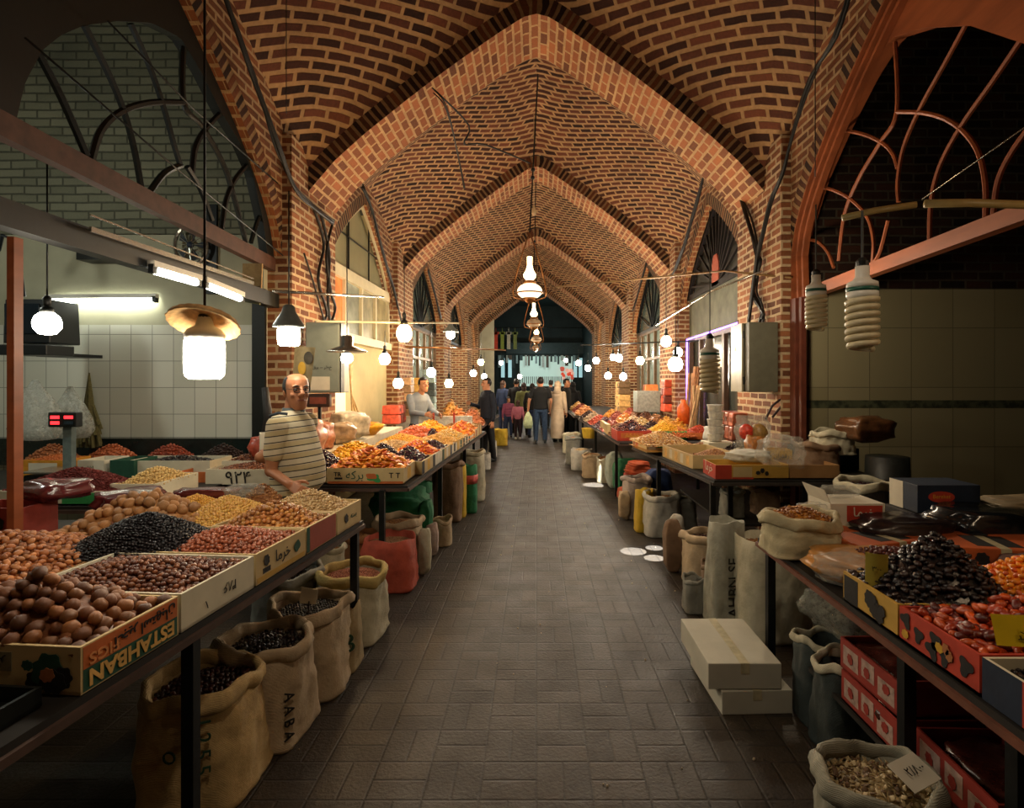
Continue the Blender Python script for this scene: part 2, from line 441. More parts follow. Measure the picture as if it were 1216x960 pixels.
# shop rooms behind the openings
TILE = NT('shop wall tile'); P_ = TILE.new('ShaderNodeNewGeometry').outputs['Position']; sp = TILE.new('ShaderNodeSeparateXYZ'); TILE.ln(P_, sp.inputs[0])
cb = TILE.new('ShaderNodeCombineXYZ'); TILE.ln(TILE.math('ADD', sp.outputs[0], sp.outputs[1]), cb.inputs[0]); TILE.ln(sp.outputs[2], cb.inputs[1])
br = TILE.new('ShaderNodeTexBrick'); TILE.ln(cb.outputs[0], br.inputs['Vector']); br.offset = 0
for k, v in (('Scale', 1), ('Mortar Size', .0035), ('Brick Width', .214), ('Row Height', .268), ('Color1', lin('c6c6b8')), ('Color2', lin('d4d3c6')), ('Mortar', lin('8d8e84'))): br.inputs[k].default_value = v
TILE.ln(br.outputs['Color'], TILE.b.inputs['Base Color']); TILE.b.inputs['Roughness'].default_value = .22; TILE = TILE.m
TILE2 = NT('large grey tile'); P_ = TILE2.new('ShaderNodeNewGeometry').outputs['Position']; sp = TILE2.new('ShaderNodeSeparateXYZ'); TILE2.ln(P_, sp.inputs[0])
cb = TILE2.new('ShaderNodeCombineXYZ'); TILE2.ln(sp.outputs[0], cb.inputs[0]); TILE2.ln(TILE2.math('ADD', sp.outputs[2], .19), cb.inputs[1])
br = TILE2.new('ShaderNodeTexBrick'); TILE2.ln(cb.outputs[0], br.inputs['Vector']); br.offset = 0
for k, v in (('Scale', 1), ('Mortar Size', .004), ('Brick Width', .42), ('Row Height', .6), ('Color1', lin('8f8767')), ('Color2', lin('9a9272')), ('Mortar', lin('6c664f'))): br.inputs[k].default_value = v
z = sp.outputs[2]; st = TILE2.math('MULTIPLY', TILE2.math('GREATER_THAN', z, 1.40), TILE2.math('LESS_THAN', z, 1.48))
pat = TILE2.noise(P_, 14, 3)
TILE2.ln(TILE2.mix(st, br.outputs['Color'], TILE2.ramp(pat, [(.4, lin('34382c')), (.6, lin('565a44'))])), TILE2.b.inputs['Base Color']); TILE2.b.inputs['Roughness'].default_value = .3; TILE2 = TILE2.m

g = G().box((-4.93, 5.84, 1.12), (4.36, .08, 2.24)); struct('wall_shop_tiled', g, TILE)
g = G().box((-4.93, 5.84, 2.7), (4.36, .08, .92)); struct('wall_shop_upper', g, [PLASTER])
struct('trim_1', G().box((-2.79, 5.79, 1.3), (.13, .04, 2.6)), BLACK)
g = G().box((-4.93, 5.84, 4.35), (4.36, .08, 2.4)); struct('wall_shop_lunette_back', g, BR_PALE)
struct('wall_shop_side', G().box((-7.1, 2.5, 2.8), (.2, 8, 5.6)), PLASTER)
struct('wall_shop_near', G().box((-5.0, -.4, 2.8), (4.2, .2, 5.6)), PLASTER)
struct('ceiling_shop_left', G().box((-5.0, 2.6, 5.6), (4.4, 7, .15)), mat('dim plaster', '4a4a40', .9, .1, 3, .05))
struct('wall_shop_right_tiled', G().box((4.93, 5.84, 1.3), (4.36, .08, 2.6)), TILE2)
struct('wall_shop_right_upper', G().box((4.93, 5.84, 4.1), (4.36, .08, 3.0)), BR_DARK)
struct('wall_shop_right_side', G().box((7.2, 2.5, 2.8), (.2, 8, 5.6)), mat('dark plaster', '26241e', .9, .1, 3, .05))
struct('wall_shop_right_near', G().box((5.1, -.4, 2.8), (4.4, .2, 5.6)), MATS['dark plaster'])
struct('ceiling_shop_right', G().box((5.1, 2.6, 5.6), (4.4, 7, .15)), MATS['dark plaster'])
struct('wall_closing_behind', G().box((0, -4.2, 3.2), (6.2, .2, 6.6)), BR_WALL)  # unseen wall added to bounce light and shut out sky; the arcade runs on
CREAMW = mat('cream shop plaster', 'b9a878', .8, .12, 2.5, .08)
for sx, nm in ((-1, 'left'), (1, 'right')):
    struct('wall_shops_outer_%s' % nm, G().box((sx*4.6, 17, 2.8), (.2, 20, 5.8)), CREAMW)
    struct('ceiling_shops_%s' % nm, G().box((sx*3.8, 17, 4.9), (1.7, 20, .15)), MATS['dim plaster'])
    for yf in RF[3:]:
        struct('wall_partition_%s_%d' % (nm, int(yf)), G().box((sx*3.8, yf+.3, 2.6), (1.6, .25, 5.2)), CREAMW)
    struct('wall_partition_%s_6' % nm, G().box((sx*3.8, 7.05, 2.6), (1.6, .15, 5.2)), CREAMW)
# far end: dark hall with a lit shop across it
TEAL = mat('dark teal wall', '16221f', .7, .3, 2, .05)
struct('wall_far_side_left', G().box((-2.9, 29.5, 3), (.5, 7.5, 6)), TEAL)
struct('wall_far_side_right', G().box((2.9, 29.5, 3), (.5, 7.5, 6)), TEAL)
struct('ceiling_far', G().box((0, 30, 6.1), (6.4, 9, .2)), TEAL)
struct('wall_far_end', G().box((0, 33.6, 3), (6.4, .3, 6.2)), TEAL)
struct('wall_end_rear_left', G().box((-2.35, 25.5, 2.2), (.95, .25, 4.4)), PLASTER)
# rib returns above the last arch
g = G(); pts = [(x*W, SPR+(APX-SPR)*tprof(x)) for x in (i/12 for i in range(-12, 13))]
g.v = [Vector((x, 25.86, z)) for x, z in pts]+[Vector((x, 25.86, 6.6)) for x, z in pts]
g.f = [(i, i+1, 25+i+1, 25+i) for i in range(24)]; g.m = [0]*24
struct('wall_far_gable', g, BR_WALL)

# ------------------------------------------------------------------ lunettes
def plane_poly(px, X): return [onx(a, b, X) for a, b in px]
def arc_bar(g, pts, w, h, sm=6):
    """bent bar through points (Catmull-Rom)"""
    P = [Vector(p) for p in pts]; out = []
    if len(P) == 2: out = P
    else:
        for i in range(len(P)-1):
            a, b, c, d = P[max(i-1, 0)], P[i], P[i+1], P[min(i+2, len(P)-1)]
            for k in range(sm):
                s = k/sm; out.append(.5*((2*b)+(c-a)*s+(2*a-5*b+4*c-d)*s*s+(3*b-a-3*c+d)*s**3))
        out.append(P[-1])
    g.tube(out, w/2, 6)
def plate(X, y0, y1, inner, zbot, th, sx):
    """flat infill between the arch opening and an inner outline, in the plane X"""
    A = [Vector((0, y, z)) for y, z in open_arch(y0, y1, n=40)]
    A = [Vector((0, y0, zbot))]+A+[Vector((0, y1, zbot))]
    I = [Vector((0, p[1], p[2])) for p in inner]
    def res(P, n):
        L = [0]
        for a, b in zip(P, P[1:]): L.append(L[-1]+(b-a).length)
        out = []
        for k in range(n):
            s = L[-1]*k/(n-1); i = max(j for j in range(len(L)) if L[j] <= s+1e-9); i = min(i, len(P)-2)
            f = (s-L[i])/max(L[i+1]-L[i], 1e-9); out.append(P[i].lerp(P[i+1], min(1, f)))
        return out
    n = 60; a, b = res(A, n), res(I, n); g = G()
    for x in (X, X+th*sx):
        g.add([Vector((x, p.y, p.z)) for p in a]+[Vector((x, p.y, p.z)) for p in b], [(k, k+1, n+k+1, n+k) for k in range(n-1)])
    g.f += [(n+k, n+k+1, 3*n+k+1, 3*n+k) for k in range(n-1)]; g.m += [0]*(n-1)
    return g
XL, XR = -2.68, 2.68
# near left lunette, black steel
inn = plane_poly([(20, 140), (30, 98), (50, 60), (72, 42), (100, 30), (140, 25), (180, 27), (215, 45), (240, 88), (262, 132), (284, 168), (300, 205), (312, 260), (318, 305)], XL)
lun = empty('lunette_window', (XL, 4.05, 2.9), 'black steel arched window grille above the white-tiled nut shop', 'window grille'); off = -Vector((XL, 4.05, 2.9))
g = plate(XL, 2.25, 5.88, inn, 2.93, .08, -1); g.xf(Matrix.Translation(off)); obj('frame', g, BLACK, lun)
bars = [[(45, 62), (70, 110), (88, 150), (103, 185)], [(100, 30), (130, 90), (148, 135), (160, 180), (168, 225)], [(155, 28), (178, 80), (195, 130), (206, 170), (214, 196)],
        [(218, 45), (218, 122), (240, 150), (265, 195), (278, 235), (292, 288)], [(108, 192), (120, 155), (145, 132), (180, 122), (218, 122)], [(178, 228), (195, 206), (215, 196)],
        [(228, 205), (232, 175), (245, 152), (268, 128)], [(222, 198), (238, 225), (252, 262)], [(263, 272), (268, 240), (278, 215), (292, 197)], [(298, 288), (306, 262), (314, 248)]]
g = G()
for b in bars: arc_bar(g, plane_poly(b, XL-.03), .045, .05)
g.xf(Matrix.Translation(off)); obj('glazing_bar_frame', g, BLACK, lun)
g = G().bar(onx(-60, 118, XL-.02), onx(338, 322, XL-.02), .07, .13); g.xf(Matrix.Translation(off)); obj('bottom_rail', g, RUST, lun)
# shopfront beam carrying the shutter rail
g = G().bar((XL, 2.2, 2.52), (XL, 5.9, 2.49), .1, .14); tag(obj('shutter_beam', g, BLACK), 'black steel shutter beam across the front of the white-tiled shop', 'beam')
g = G().bar((XL+.12, 3.3, 2.55), (XL+.12, 5.2, 2.56), .015, .03); g.bar((XL+.12, 3.3, 2.63), (XL+.12, 5.2, 2.6), .01, .01)
tag(obj('conduit_pipe', g, CHROME), 'thin grey conduit pipe along the shutter beam above the fluorescent tubes', 'pipe')
# near right lunette, reddish wood
inn = plane_poly([(938, 352), (952, 282), (972, 215), (1000, 150), (1030, 90), (1058, 45), (1095, 33), (1150, 30), (1216, 52), (1300, 150), (1340, 215)][::-1], XR)
lun = empty('lunette_window', (XR, 4.05, 2.5), 'reddish brown wooden arched window frame above the dark tiled shop', 'window frame'); off = -Vector((XR, 4.05, 2.5))
g = plate(XR, 2.25, 5.88, inn, 2.5, .1, 1); g.xf(Matrix.Translation(off)); obj('frame', g, WOOD, lun)
g = G()
for k, o_ in enumerate((.0, .12, .24)):
    A = open_arch(2.25, 5.88, n=40); cyy = 4.05
    pts = [(XR-.05+.01*k, cyy+(y-cyy)*(1-o_*.45), 2.5+(z-2.5)*(1-o_*.36)) for y, z in A]
    pts = [(XR-.05+.01*k, cyy-1.8*(1-o_*.45), 2.45)]+pts+[(XR-.05+.01*k, cyy+1.8*(1-o_*.45), .9 if k == 0 else 2.45)]
    for a, b in zip(pts, pts[1:]): g.bar(a, b, .055, .035)
g.xf(Matrix.Translation(off)); obj('moulding', g, WOOD, lun)
bars = [[(1063, 50), (1065, 133), (1045, 170), (1020, 212), (1003, 255), (996, 310)], [(1160, 5), (1125, 70), (1092, 130), (1073, 175), (1066, 215), (1067, 240)],
        [(1216, 42), (1180, 95), (1140, 152), (1115, 200), (1105, 245), (1104, 300)], [(1240, 130), (1205, 175), (1185, 215), (1179, 262)], [(1065, 133), (1095, 134), (1122, 141), (1145, 157), (1162, 182), (1170, 220), (1170, 268)],
        [(990, 154), (1020, 158), (1045, 168), (1060, 182), (1066, 200)], [(966, 221), (990, 226), (1012, 238), (1030, 258), (1037, 285), (1036, 312)], [(950, 286), (968, 286), (982, 298), (990, 318)],
        [(1055, 262), (1045, 300), (1035, 315)]]
g = G()
for b in bars: arc_bar(g, plane_poly(b, XR+.03), .032, .05)
g.xf(Matrix.Translation(off)); obj('glazing_bar_frame', g, WOOD, lun)
g = G().bar(onx(936, 358, XR), onx(1300, 222, XR), .08, .1); g.xf(Matrix.Translation(off)); obj('bottom_rail', g, WOOD, lun)
g = G().box((2.62, 5.78, 1.25), (.09, .12, 2.5)); g.box((2.62, 5.66, 1.25), (.05, .05, 2.5))
tag(obj('door_post', g, mat('dark red wood', '5a2c1e', .45, .25, 9, .1)), 'dark red wooden door post against the brick pier of the dark tiled shop', 'post')
g = G().box((-2.52, 2.78, 1.62), (.035, .05, 1.5)); tag(obj('wooden_post', g, WOOD), 'thin orange-brown wooden post at the edge of the tiled shop', 'post')
# bay 1 left: cream shopfront with transom lights
y0, y1, yb = BAYS[2]
lun = empty('shopfront', (-2.7, 8.8, 2.2), 'cream wooden shopfront transom with small panes and pale arched glazing', 'shopfront'); T_ = Matrix.Translation((2.7, -8.8, -2.2))
g = G().bar((-2.68, y0, 3.16), (-2.68, y1, 3.16), .1, .16).bar((-2.66, y0, 2.28), (-2.66, y1, 2.28), .1, .12)
for y in (y0+.04, 8.0, 8.75, 9.5, y1-.05): g.bar((-2.68, y, 2.3), (-2.68, y, 3.1), .07, .06)
obj('frame', g.xf(T_), CREAM, lun)
for a, b, m in ((y0+.1, 7.97, 'f08a50'), (8.03, 8.72, '8f9484'), (8.78, 9.47, '9a9478'), (9.53, y1-.1, '8a7f5c')):
    obj('pane', G().box((-2.7, (a+b)/2, 2.72), (.02, b-a, .72)).xf(T_), mat('pane '+m, m, .25, .3, 4, .02), lun)
g = plate(-2.74, y0, y1, [(0, y0+.05, 3.2), (0, (y0+y1)/2, 3.3), (0, y1-.05, 3.2)], 3.2, .03, -1)
obj('arched_panel', g.xf(T_), mat('pale frosted glass', '8c8766', .35, .12, 3, .02), lun)
g = G()
for y in (8.3, 9.3): g.bar((-2.71, y, 3.2), (-2.71, y, 4.3), .02, .02)
g.bar((-2.71, y0, 3.75), (-2.71, y1, 3.75), .015, .015); obj('glazing_bar_frame', g.xf(T_), IRON, lun)
g = G(); A = open_arch(y0+.02, y1-.02, apex=4.34, n=30)
for a, b in zip(A, A[1:]): g.bar((-2.66, a[0], a[1]), (-2.66, b[0], b[1]), .03, .05)
obj('arch_trim', g.xf(T_), CREAM, lun)
struct('wall_shopfront_left', G().box((-2.76, 8.77, 1.13), (.1, 3.25, 2.26)), CREAMW)
g = G().box((2.8, 8.8, 1.2), (.05, 3.2, 2.4)); struct('window_2', g, mat('dim shop glass', '3c3e38', .15, .4, 3, .02))
for k, sx in enumerate((-1, 1)):
    g = G().box((sx*2.8, 13.6, 1.45), (.05, 3.9, 2.9)); struct('window_%d' % (3+k), g, mat('pale teal shop glass', '6f7c74', .15, .4, 2.5, .02))
    g = G()
    for y in (11.75, 12.5, 13.3, 14.1, 14.9, 15.5): g.bar((sx*2.75, y, 0), (sx*2.75, y, 2.9), .07, .07)
    for z in (1.0, 2.2, 2.85): g.bar((sx*2.75, 11.7, z), (sx*2.75, 15.5, z), .06, .06)
    struct('trim_%d' % (3+k), g, mat('brown shop joinery', '6a5238', .5, .2, 8, .05))
# fan lunettes
def fan(sx, bay, cz, m_bg, m_bar, label, nspoke=11, red=False):
    y0, y1, yb = BAYS[bay]; yc = (y0+y1)/2; X = sx*2.75
    r = empty('fan_window', (X, yc, cz), label, 'window'); T_ = Matrix.Translation((-X, -yc, -cz))
    A = [(y, z) for y, z in open_arch(y0, y1, n=30) if z > cz]
    g = G().slab([(X+.05*sx, y0, cz)]+[(X+.05*sx, y, z) for y, z in A]+[(X+.05*sx, y1, cz)], (.03*sx, 0, 0)); obj('panel', g.xf(T_), m_bg, r)
    g = G()
    for k in range(nspoke):
        a = PI*(k+.5)/nspoke; n = Vector((0, math.cos(a), math.sin(a)))
        best = 3
        for s in [i*.05 for i in range(4, 60)]:
            y, z = yc+n.y*s, cz+n.z*s*1.2
            u = abs(y-yc)/((y1-y0)/2)
            if u > 1 or z > 2.95+1.43*(1-u)**.62: best = s; break
        g.bar((X, yc+n.y*.12, cz+n.z*.12), (X, yc+n.y*best, cz+n.z*best*1.2), .035, .03)
    for a, b in zip(A, A[1:]): g.bar((X, a[0], a[1]), (X, b[0], b[1]), .06, .09)
    g.bar((X, y0, cz), (X, y1, cz), .06, .08); obj('spoke_frame', g.xf(T_), m_bar, r)
    if red:
        g = G().slab([(X-.03*sx, yc-.16, cz-.02), (X-.03*sx, yc-.16, cz+.3), (X-.03*sx, yc-.08, cz+.45), (X-.03*sx, yc+.08, cz+.45), (X-.03*sx, yc+.16, cz+.3), (X-.03*sx, yc+.16, cz-.02)], (.02*sx, 0, 0))
        obj('boss', g.xf(T_), mat('faded red paint', '9a4a34', .6), r)
    return r
FBG = mat('dark slatted panel', '2a281f', .6, .3, 4, .05); DG = mat('grey glass', '4a544c', .2, .25, 3, .02)
fan(1, 2, 3.15, FBG, DKWOOD, 'dark fan-shaped wooden lunette with a red centre above the violet-lit door', 15, True)
fan(-1, 3, 2.9, DG, IRON, 'grey fan window with iron spokes above the second stall sellers', 9)
fan(1, 3, 2.9, DG, IRON, 'grey glazed arched window with thin iron bars past the violet-lit door', 7)
fan(-1, 4, 2.9, DG, IRON, 'distant dark fan window in the third side arch behind the man in the dark jacket', 7)
fan(1, 4, 2.9, DG, IRON, 'distant dark fan window over the row of hanging bulbs', 7)
# plaster strip and shop door lined with violet neon
g = G().box((2.8, 8.9, 2.78), (.08, 3.4, .74)); struct('wall_strip_right', g, mat('mottled grey plaster', '5c5c4c', .8, .25, 5, .1))
g = G().box((2.72, 7.5, 1.2), (.07, .1, 2.4)).box((2.72, 10.15, 1.2), (.07, .12, 2.4)).box((2.72, 8.8, 2.4), (.07, 2.8, .1)).box((2.72, 9.5, 1.2), (.06, .07, 2.4)).box((2.72, 8.3, 1.2), (.06, .1, 2.4))
struct('door_1', g, mat('brown door frame', '4e3a2c', .5, .2, 8, .05))
g = G().tube([(2.66, 7.5, 2.44), (2.66, 10.16, 2.4), (2.66, 10.16, 1.0)], .014, 6); tag(obj('neon_strip', g, emit('violet neon', '9a70ff', 5)), 'glowing violet neon strip around the shop door frame', 'neon light')
g = G().tube([(2.9, 9.6, 2.3), (2.9, 9.6, 1.2)], .012, 6); tag(obj('neon_strip', g, MATS['violet neon']), 'shorter vertical violet neon tube inside the shop door', 'neon light')
# ------------------------------------------------------------------ lamps
HOT = emit('daylight bulb glow', 'fff1d8', 70); WARM = emit('warm bulb glow', 'ffc87a', 110); SOFT = emit('white bulb glow', 'ffedd0', 60)
TUBEL = emit('fluorescent glow', 'f0f4e4', 26)
GREYM = mat('grey enamel', '6a706c', .35, .15, 20, .03)
STRAW = mat('woven straw', 'b08a58', .7, .35, 40, .4)
def hang_wire(g, p, top, sag=.0):
    g.tube([p, Vector((p[0]+sag*.5, p[1], (p[2]+top)/2)), Vector((p[0]+sag, p[1], top))], .005, 5)
# big LED with ribbed neck under a round straw shade
def lamp(name, p, label, cat='lamp', top=3.2, bulb=None, shade=None, mbulb=SOFT, group=None):
    """hanging lamp: p is the bulb centre; bulb = (radius, height, form)"""
    r = empty(name, p, label, cat, group); R, H, form = bulb
    g = G()
    if form == 'can':
        g.lathe([(.0, -H/2), (R*.75, -H/2), (R*.95, -H*.42), (R, -H*.25), (R, H*.28), (R*.97, H*.36), (0, H*.36)], 20)
    elif form == 'drop':
        g.lathe([(.0, -H/2), (R*.6, -H*.45), (R*.95, -H*.22), (R, 0), (R*.85, H*.22), (R*.45, H*.4), (0, H*.42)], 18)
    obj('bulb', g, mbulb, r, smooth=True)
    g = G()
    if form == 'can': g.lathe([(R*.92, H*.365), (R*.98, H*.5), (R*.8, H*.62), (R*.45, H*.7), (R*.3, H*.9), (0, H*.9)], 24, wob=lambda a, i: 1+.04*math.cos(12*a))
    else: g.lathe([(R*.5, H*.38), (R*.5, H*.5), (R*.35, H*.62), (0, H*.62)], 14)
    bl = [q for q in r.children if q.name.startswith('bulb')][0]; obj('socket', g, WHITE if form == 'can' else BLACK, bl, smooth=True)
    g = G(); g.lathe([(.018, H*.6), (.022, H*.95), (.01, H*1.05), (0, H*1.05)], 10); hang_wire(g, (0, 0, H*.9), top-p[2]); obj('cord', g, BLACK, r, smooth=True)
    if shade:
        kind, sr, sz = shade; g = G()
        if kind == 'straw': g.lathe([(.02, sz+.03), (sr*.5, sz+.035), (sr*.9, sz+.01), (sr, sz-.01), (sr*.98, sz-.016), (sr*.5, sz+.02), (.02, sz+.015)], 40, wob=lambda a, i: 1+.018*math.cos(20*a)); m = STRAW
        elif kind == 'bell': g.lathe([(.02, sz+.11), (.035, sz+.1), (.045, sz+.06), (sr*.95, sz-.02), (sr, sz-.03), (sr*.97, sz-.035), (.04, sz+.045), (.02, sz+.09)], 24); m = GREYM
        else: g.lathe([(.03, sz+.12), (.055, sz+.11), (.055, sz+.03), (sr*.95, sz-.01), (sr, sz-.02), (sr*.97, sz-.024), (.05, sz+.015), (.03, sz+.1)], 28); m = CHROME
        
        if kind == 'straw': g.xf(Matrix.Translation((0, 0, sz)) @ Matrix.Rotation(-.42, 4, 'X') @ Matrix.Translation((0, 0, -sz)))
        obj('lamp_shade', g, m, r, smooth=True)
    return r
lamp('pendant_lamp', at(243, 424, 2.2), 'large white LED lamp under a pleated straw disc shade', top=4.2, bulb=(.07, .17, 'can'), shade=('straw', .128, .135), mbulb=HOT)
lamp('hanging_bulb', at(56, 383, 3.4), 'round white bulb hanging in front of the small television', 'light bulb', top=3.0, bulb=(.07, .15, 'drop'), mbulb=HOT)
lamp('pendant_lamp', at(343, 399, 3.7), 'bright bulb under a grey bell-shaped metal shade beside the bald seller', top=2.9, bulb=(.068, .13, 'can'), shade=('bell', .1, .09), mbulb=HOT)
lamp('pendant_lamp', at(412, 425, 4.9), 'shiny shallow metal pan lamp in front of the cream shopfront', top=3.0, bulb=(.05, .1, 'drop'), shade=('pan', .17, .07), mbulb=SOFT)
lamp('hanging_bulb', at(480, 395, 6.5), 'warm yellow glowing bulb hanging by the second brick pier', 'light bulb', top=3.1, bulb=(.085, .22, 'drop'), mbulb=WARM)
lamp('pendant_lamp', at(1024, 0, 2.4), '', bulb=(.01, .01, 'drop')) if False else None
bulbs = [(457, 426, 7.3, 'white bulb hanging before the cream goods shelf of the apricot stall'), (473, 455, 8.2, 'low white bulb close to the brick pier at the apricot stall'),
         (512, 442, 9.0, 'white bulb hanging over the seller in the light shirt'), (535, 397, 9.4, 'bulb under a small grey shade high over the white stall counter'),
         (533, 455, 9.8, 'yellow bulb glowing low over the heaped stall of the seller in the light shirt'), (571, 430, 13.0, 'upper white bulb above the head of the man in the dark jacket'),
         (562, 443, 12.4, 'white bulb just in front of the face of the man in the dark jacket'), (575, 447, 14.4, 'small bulb behind the head of the man in the dark jacket'),
         (595, 431, 20.0, 'small bulb by the far end of the arcade near its grey wall'), (617, 447, 19.0, 'bulb above the head of the woman in green'),
         (802, 432, 7.2, 'largest white bulb hanging in front of the spice shop doorway'), (791, 405, 7.8, 'small bulb high beside the white bulb at the spice shop'),
         (760, 428, 9.8, 'bulb left of the spice shop doorway by a brick pier'), (735, 425, 11.0, 'upper bulb of the cluster over the far spice stalls'),
         (708, 428, 12.5, 'round bulb in the middle of the cluster over the far spice stalls'), (698, 437, 13.4, 'bulb lowest toward the walkway in the far cluster'),
         (722, 446, 12.0, 'low bulb of the cluster just above the spice heaps'), (740, 447, 11.2, 'low bulb of the cluster beside the pale bucket'),
         (687, 431, 15.0, 'small bulb hanging beside the far brick pier'), (728, 424, 13.0, 'double bright bulb at the top of the far cluster'),
         (805, 418, 9.0, 'bright bulb behind the spice shop lamp'), (672, 428, 21.0, 'tiny bulb near the lit shop at the end of the arcade')]
for k, (px, py, d, lab) in enumerate(bulbs):
    p = at(px, py, d)
    lamp('hanging_bulb', p, lab, 'light bulb', top=min(3.6, p[2]+.35+.25*(k % 3)), bulb=(.07 if px != 802 else .09, .16 if px != 802 else .2, 'drop'), mbulb=WARM if k in (4, 5, 12, 18) else SOFT,
         shade=('bell', .13, .07) if px == 535 else None)
# fluorescent tubes
def tube_lamp(a, b, label, r=.018):
    a, b = Vector(a), Vector(b); c = (a+b)/2; e = empty('fluorescent_lamp', c, label, 'lamp')
    obj('tube', G().tube([a-c, b-c], r, 10), TUBEL, e, smooth=True)
    d = (b-a).normalized()
    obj('batten', G().bar(a-c-d*.04+Vector((0, 0, .045)), b-c+d*.04+Vector((0, 0, .045)), .05, .04), WHITE, e)
    for q in (a-d*.02, b+d*.02): obj('end_cap', G().box(q-c+Vector((0, 0, .01)), (.035, .05, .06)), IRON, e)
tube_lamp(at(60, 358, 5.72), at(182, 357, 5.72), 'horizontal fluorescent tube mounted on the tiled back wall', .022)
tube_lamp(onx(184, 322, XL+.08), onx(233, 336, XL+.08), 'fluorescent tube on the shutter beam nearer the television', .024)
tube_lamp(onx(246, 340, XL+.08), onx(285, 355, XL+.08), 'fluorescent tube on the shutter beam nearer the brick pier', .024)
# unlit spiral lamps
CFLW = mat('off-white glass tube', 'cbbf9c', .35, .08, 20, .02); GREENB = mat('dark green band', '24594a', .4)
def spiral(p, h, label, top):
    r = empty('spiral_lamp', p, label, 'lamp'); k = h/.3
    pts = []
    for i in range(15*7+1):
        a = 2*PI*i/15; q = i/105; rr = .052*k*(1 if q > .12 else .8+q*1.6); pts.append((rr*math.cos(a), rr*math.sin(a), (-.15+.2*q)*k))
    obj('spiral_tube', G().tube(pts, .0125*k, 7), CFLW, r, smooth=True)
    g = G().lathe([(.0, .05*k), (.052*k, .05*k), (.058*k, .06*k), (.058*k, .078*k)], 24, mi=0).lathe([(.0585*k, .078*k), (.0585*k, .094*k)], 24, mi=1).lathe([(.058*k, .094*k), (.056*k, .115*k), (.035*k, .125*k), (.026*k, .14*k), (.026*k, .18*k), (0, .18*k)], 24)
    obj('ballast', g, [WHITE, GREENB], r, smooth=True)
    g = G().lathe([(.022*k, .17*k), (.024*k, .2*k), (.012*k, .215*k), (0, .215*k)], 12); hang_wire(g, (0, 0, .2*k), top-p[2]); obj('cord', g, BLACK, r)
spiral(at(1024, 370, 2.3), .3, 'large unlit spiral lamp with green band, nearest in the dark shop', 2.36)
spiral(at(969, 362, 3.5), .3, 'smaller-looking unlit spiral lamp hanging beside the dark red door post', 2.75)
spiral(at(843, 437, 4.3), .36, 'unlit spiral lamp hanging before the violet-lit door', 2.95)
# chained oil-lamp chandeliers down the middle
OPAL = emit('opal glass glow', 'f2dcb4', 2.4); CHIM = emit('lamp chimney glow', 'ffe2b0', 6)
BRASSY = mat('old brass', '8a5a30', .35, .2, 20, .05, metal=.8)
def oil_lamp(p, k, label, top, opal=True, tx=0):
    r = empty('oil_lamp_chandelier', p, label, 'lamp')
    obj('glass_globe', G().ball((0, 0, 0), (.2*k, .2*k, .13*k), 24, 12), OPAL if opal else mat('smoked glass shade', 'a08a70', .2, .1, 8, 0), r, smooth=True)
    obj('chimney', G().lathe([(.05*k, .17*k), (.095*k, .22*k), (.1*k, .27*k), (.06*k, .34*k), (.04*k, .42*k), (.042*k, .55*k), (.0, .55*k)], 18), CHIM, r, smooth=True)
    g = G().lathe([(.0, .12*k), (.1*k, .12*k), (.11*k, .15*k), (.06*k, .175*k), (0, .18*k)], 20).lathe([(0, -.2*k), (.04*k, -.19*k), (.09*k, -.15*k), (.12*k, -.11*k), (0, -.1*k)], 20)
    g.tube([(.21*k*math.cos(a), .21*k*math.sin(a), -.03*k) for a in (2*PI*i/28 for i in range(29))], .012*k, 6)
    obj('brass_font', g, BRASSY, r, smooth=True)
    for s in (-1, 1):
        g = G(); g.tube([(s*.08*k, 0, -.16*k), (s*.25*k, 0, -.1*k), (s*.27*k, 0, .0), (s*.22*k, 0, .25*k), (s*.15*k, 0, .5*k), (s*.07*k, 0, .75*k), (0, 0, .95*k)], .011*k, 6)
        obj('arm', g, BRASSY, r, smooth=True)
    g = G(); L = top-p[2]; g.tube([(0, 0, .93*k), (tx*.5, 0, (L+.93*k)/2), (tx, 0, L)], .012, 6)
    for q in (.35, .4): g.ball((tx*q, 0, .93*k+(L-.93*k)*q), .035*k)
    obj('chain', g, IRON, r)
p = at(629, 346, 8.3); oil_lamp(p, .9, 'opal globe oil-lamp chandelier, first on the central chain line', 6.1, True, .12)
p = at(634, 384, 13.4); oil_lamp(p, .85, 'oil-lamp chandelier with brown shade hanging second along the arcade', 6.6, False, .05)
p = at(637, 403, 18.6); oil_lamp(p, .85, 'third oil-lamp chandelier hanging along the arcade', 6.6, False)
p = at(636, 413, 23.1); oil_lamp(p, .8, 'farthest oil-lamp chandelier before the dark end hall', 6.5, False)
g = G().lathe([(.02, .1), (.03, .06), (.05, .0), (.03, -.06), (0, -.07)], 12); p = at(634, 252, 10.0); g.xf(Matrix.Translation(p)); g.tube([p+Vector((0, 0, .08)), Vector((p[0], p[1], 6.6))], .006, 5)
tag(obj('hanging_bulb', g, glass('clear bulb glass', 'c9b08a', .6), smooth=True), 'unlit clear glass bulb hanging high under the second vault', 'light bulb')

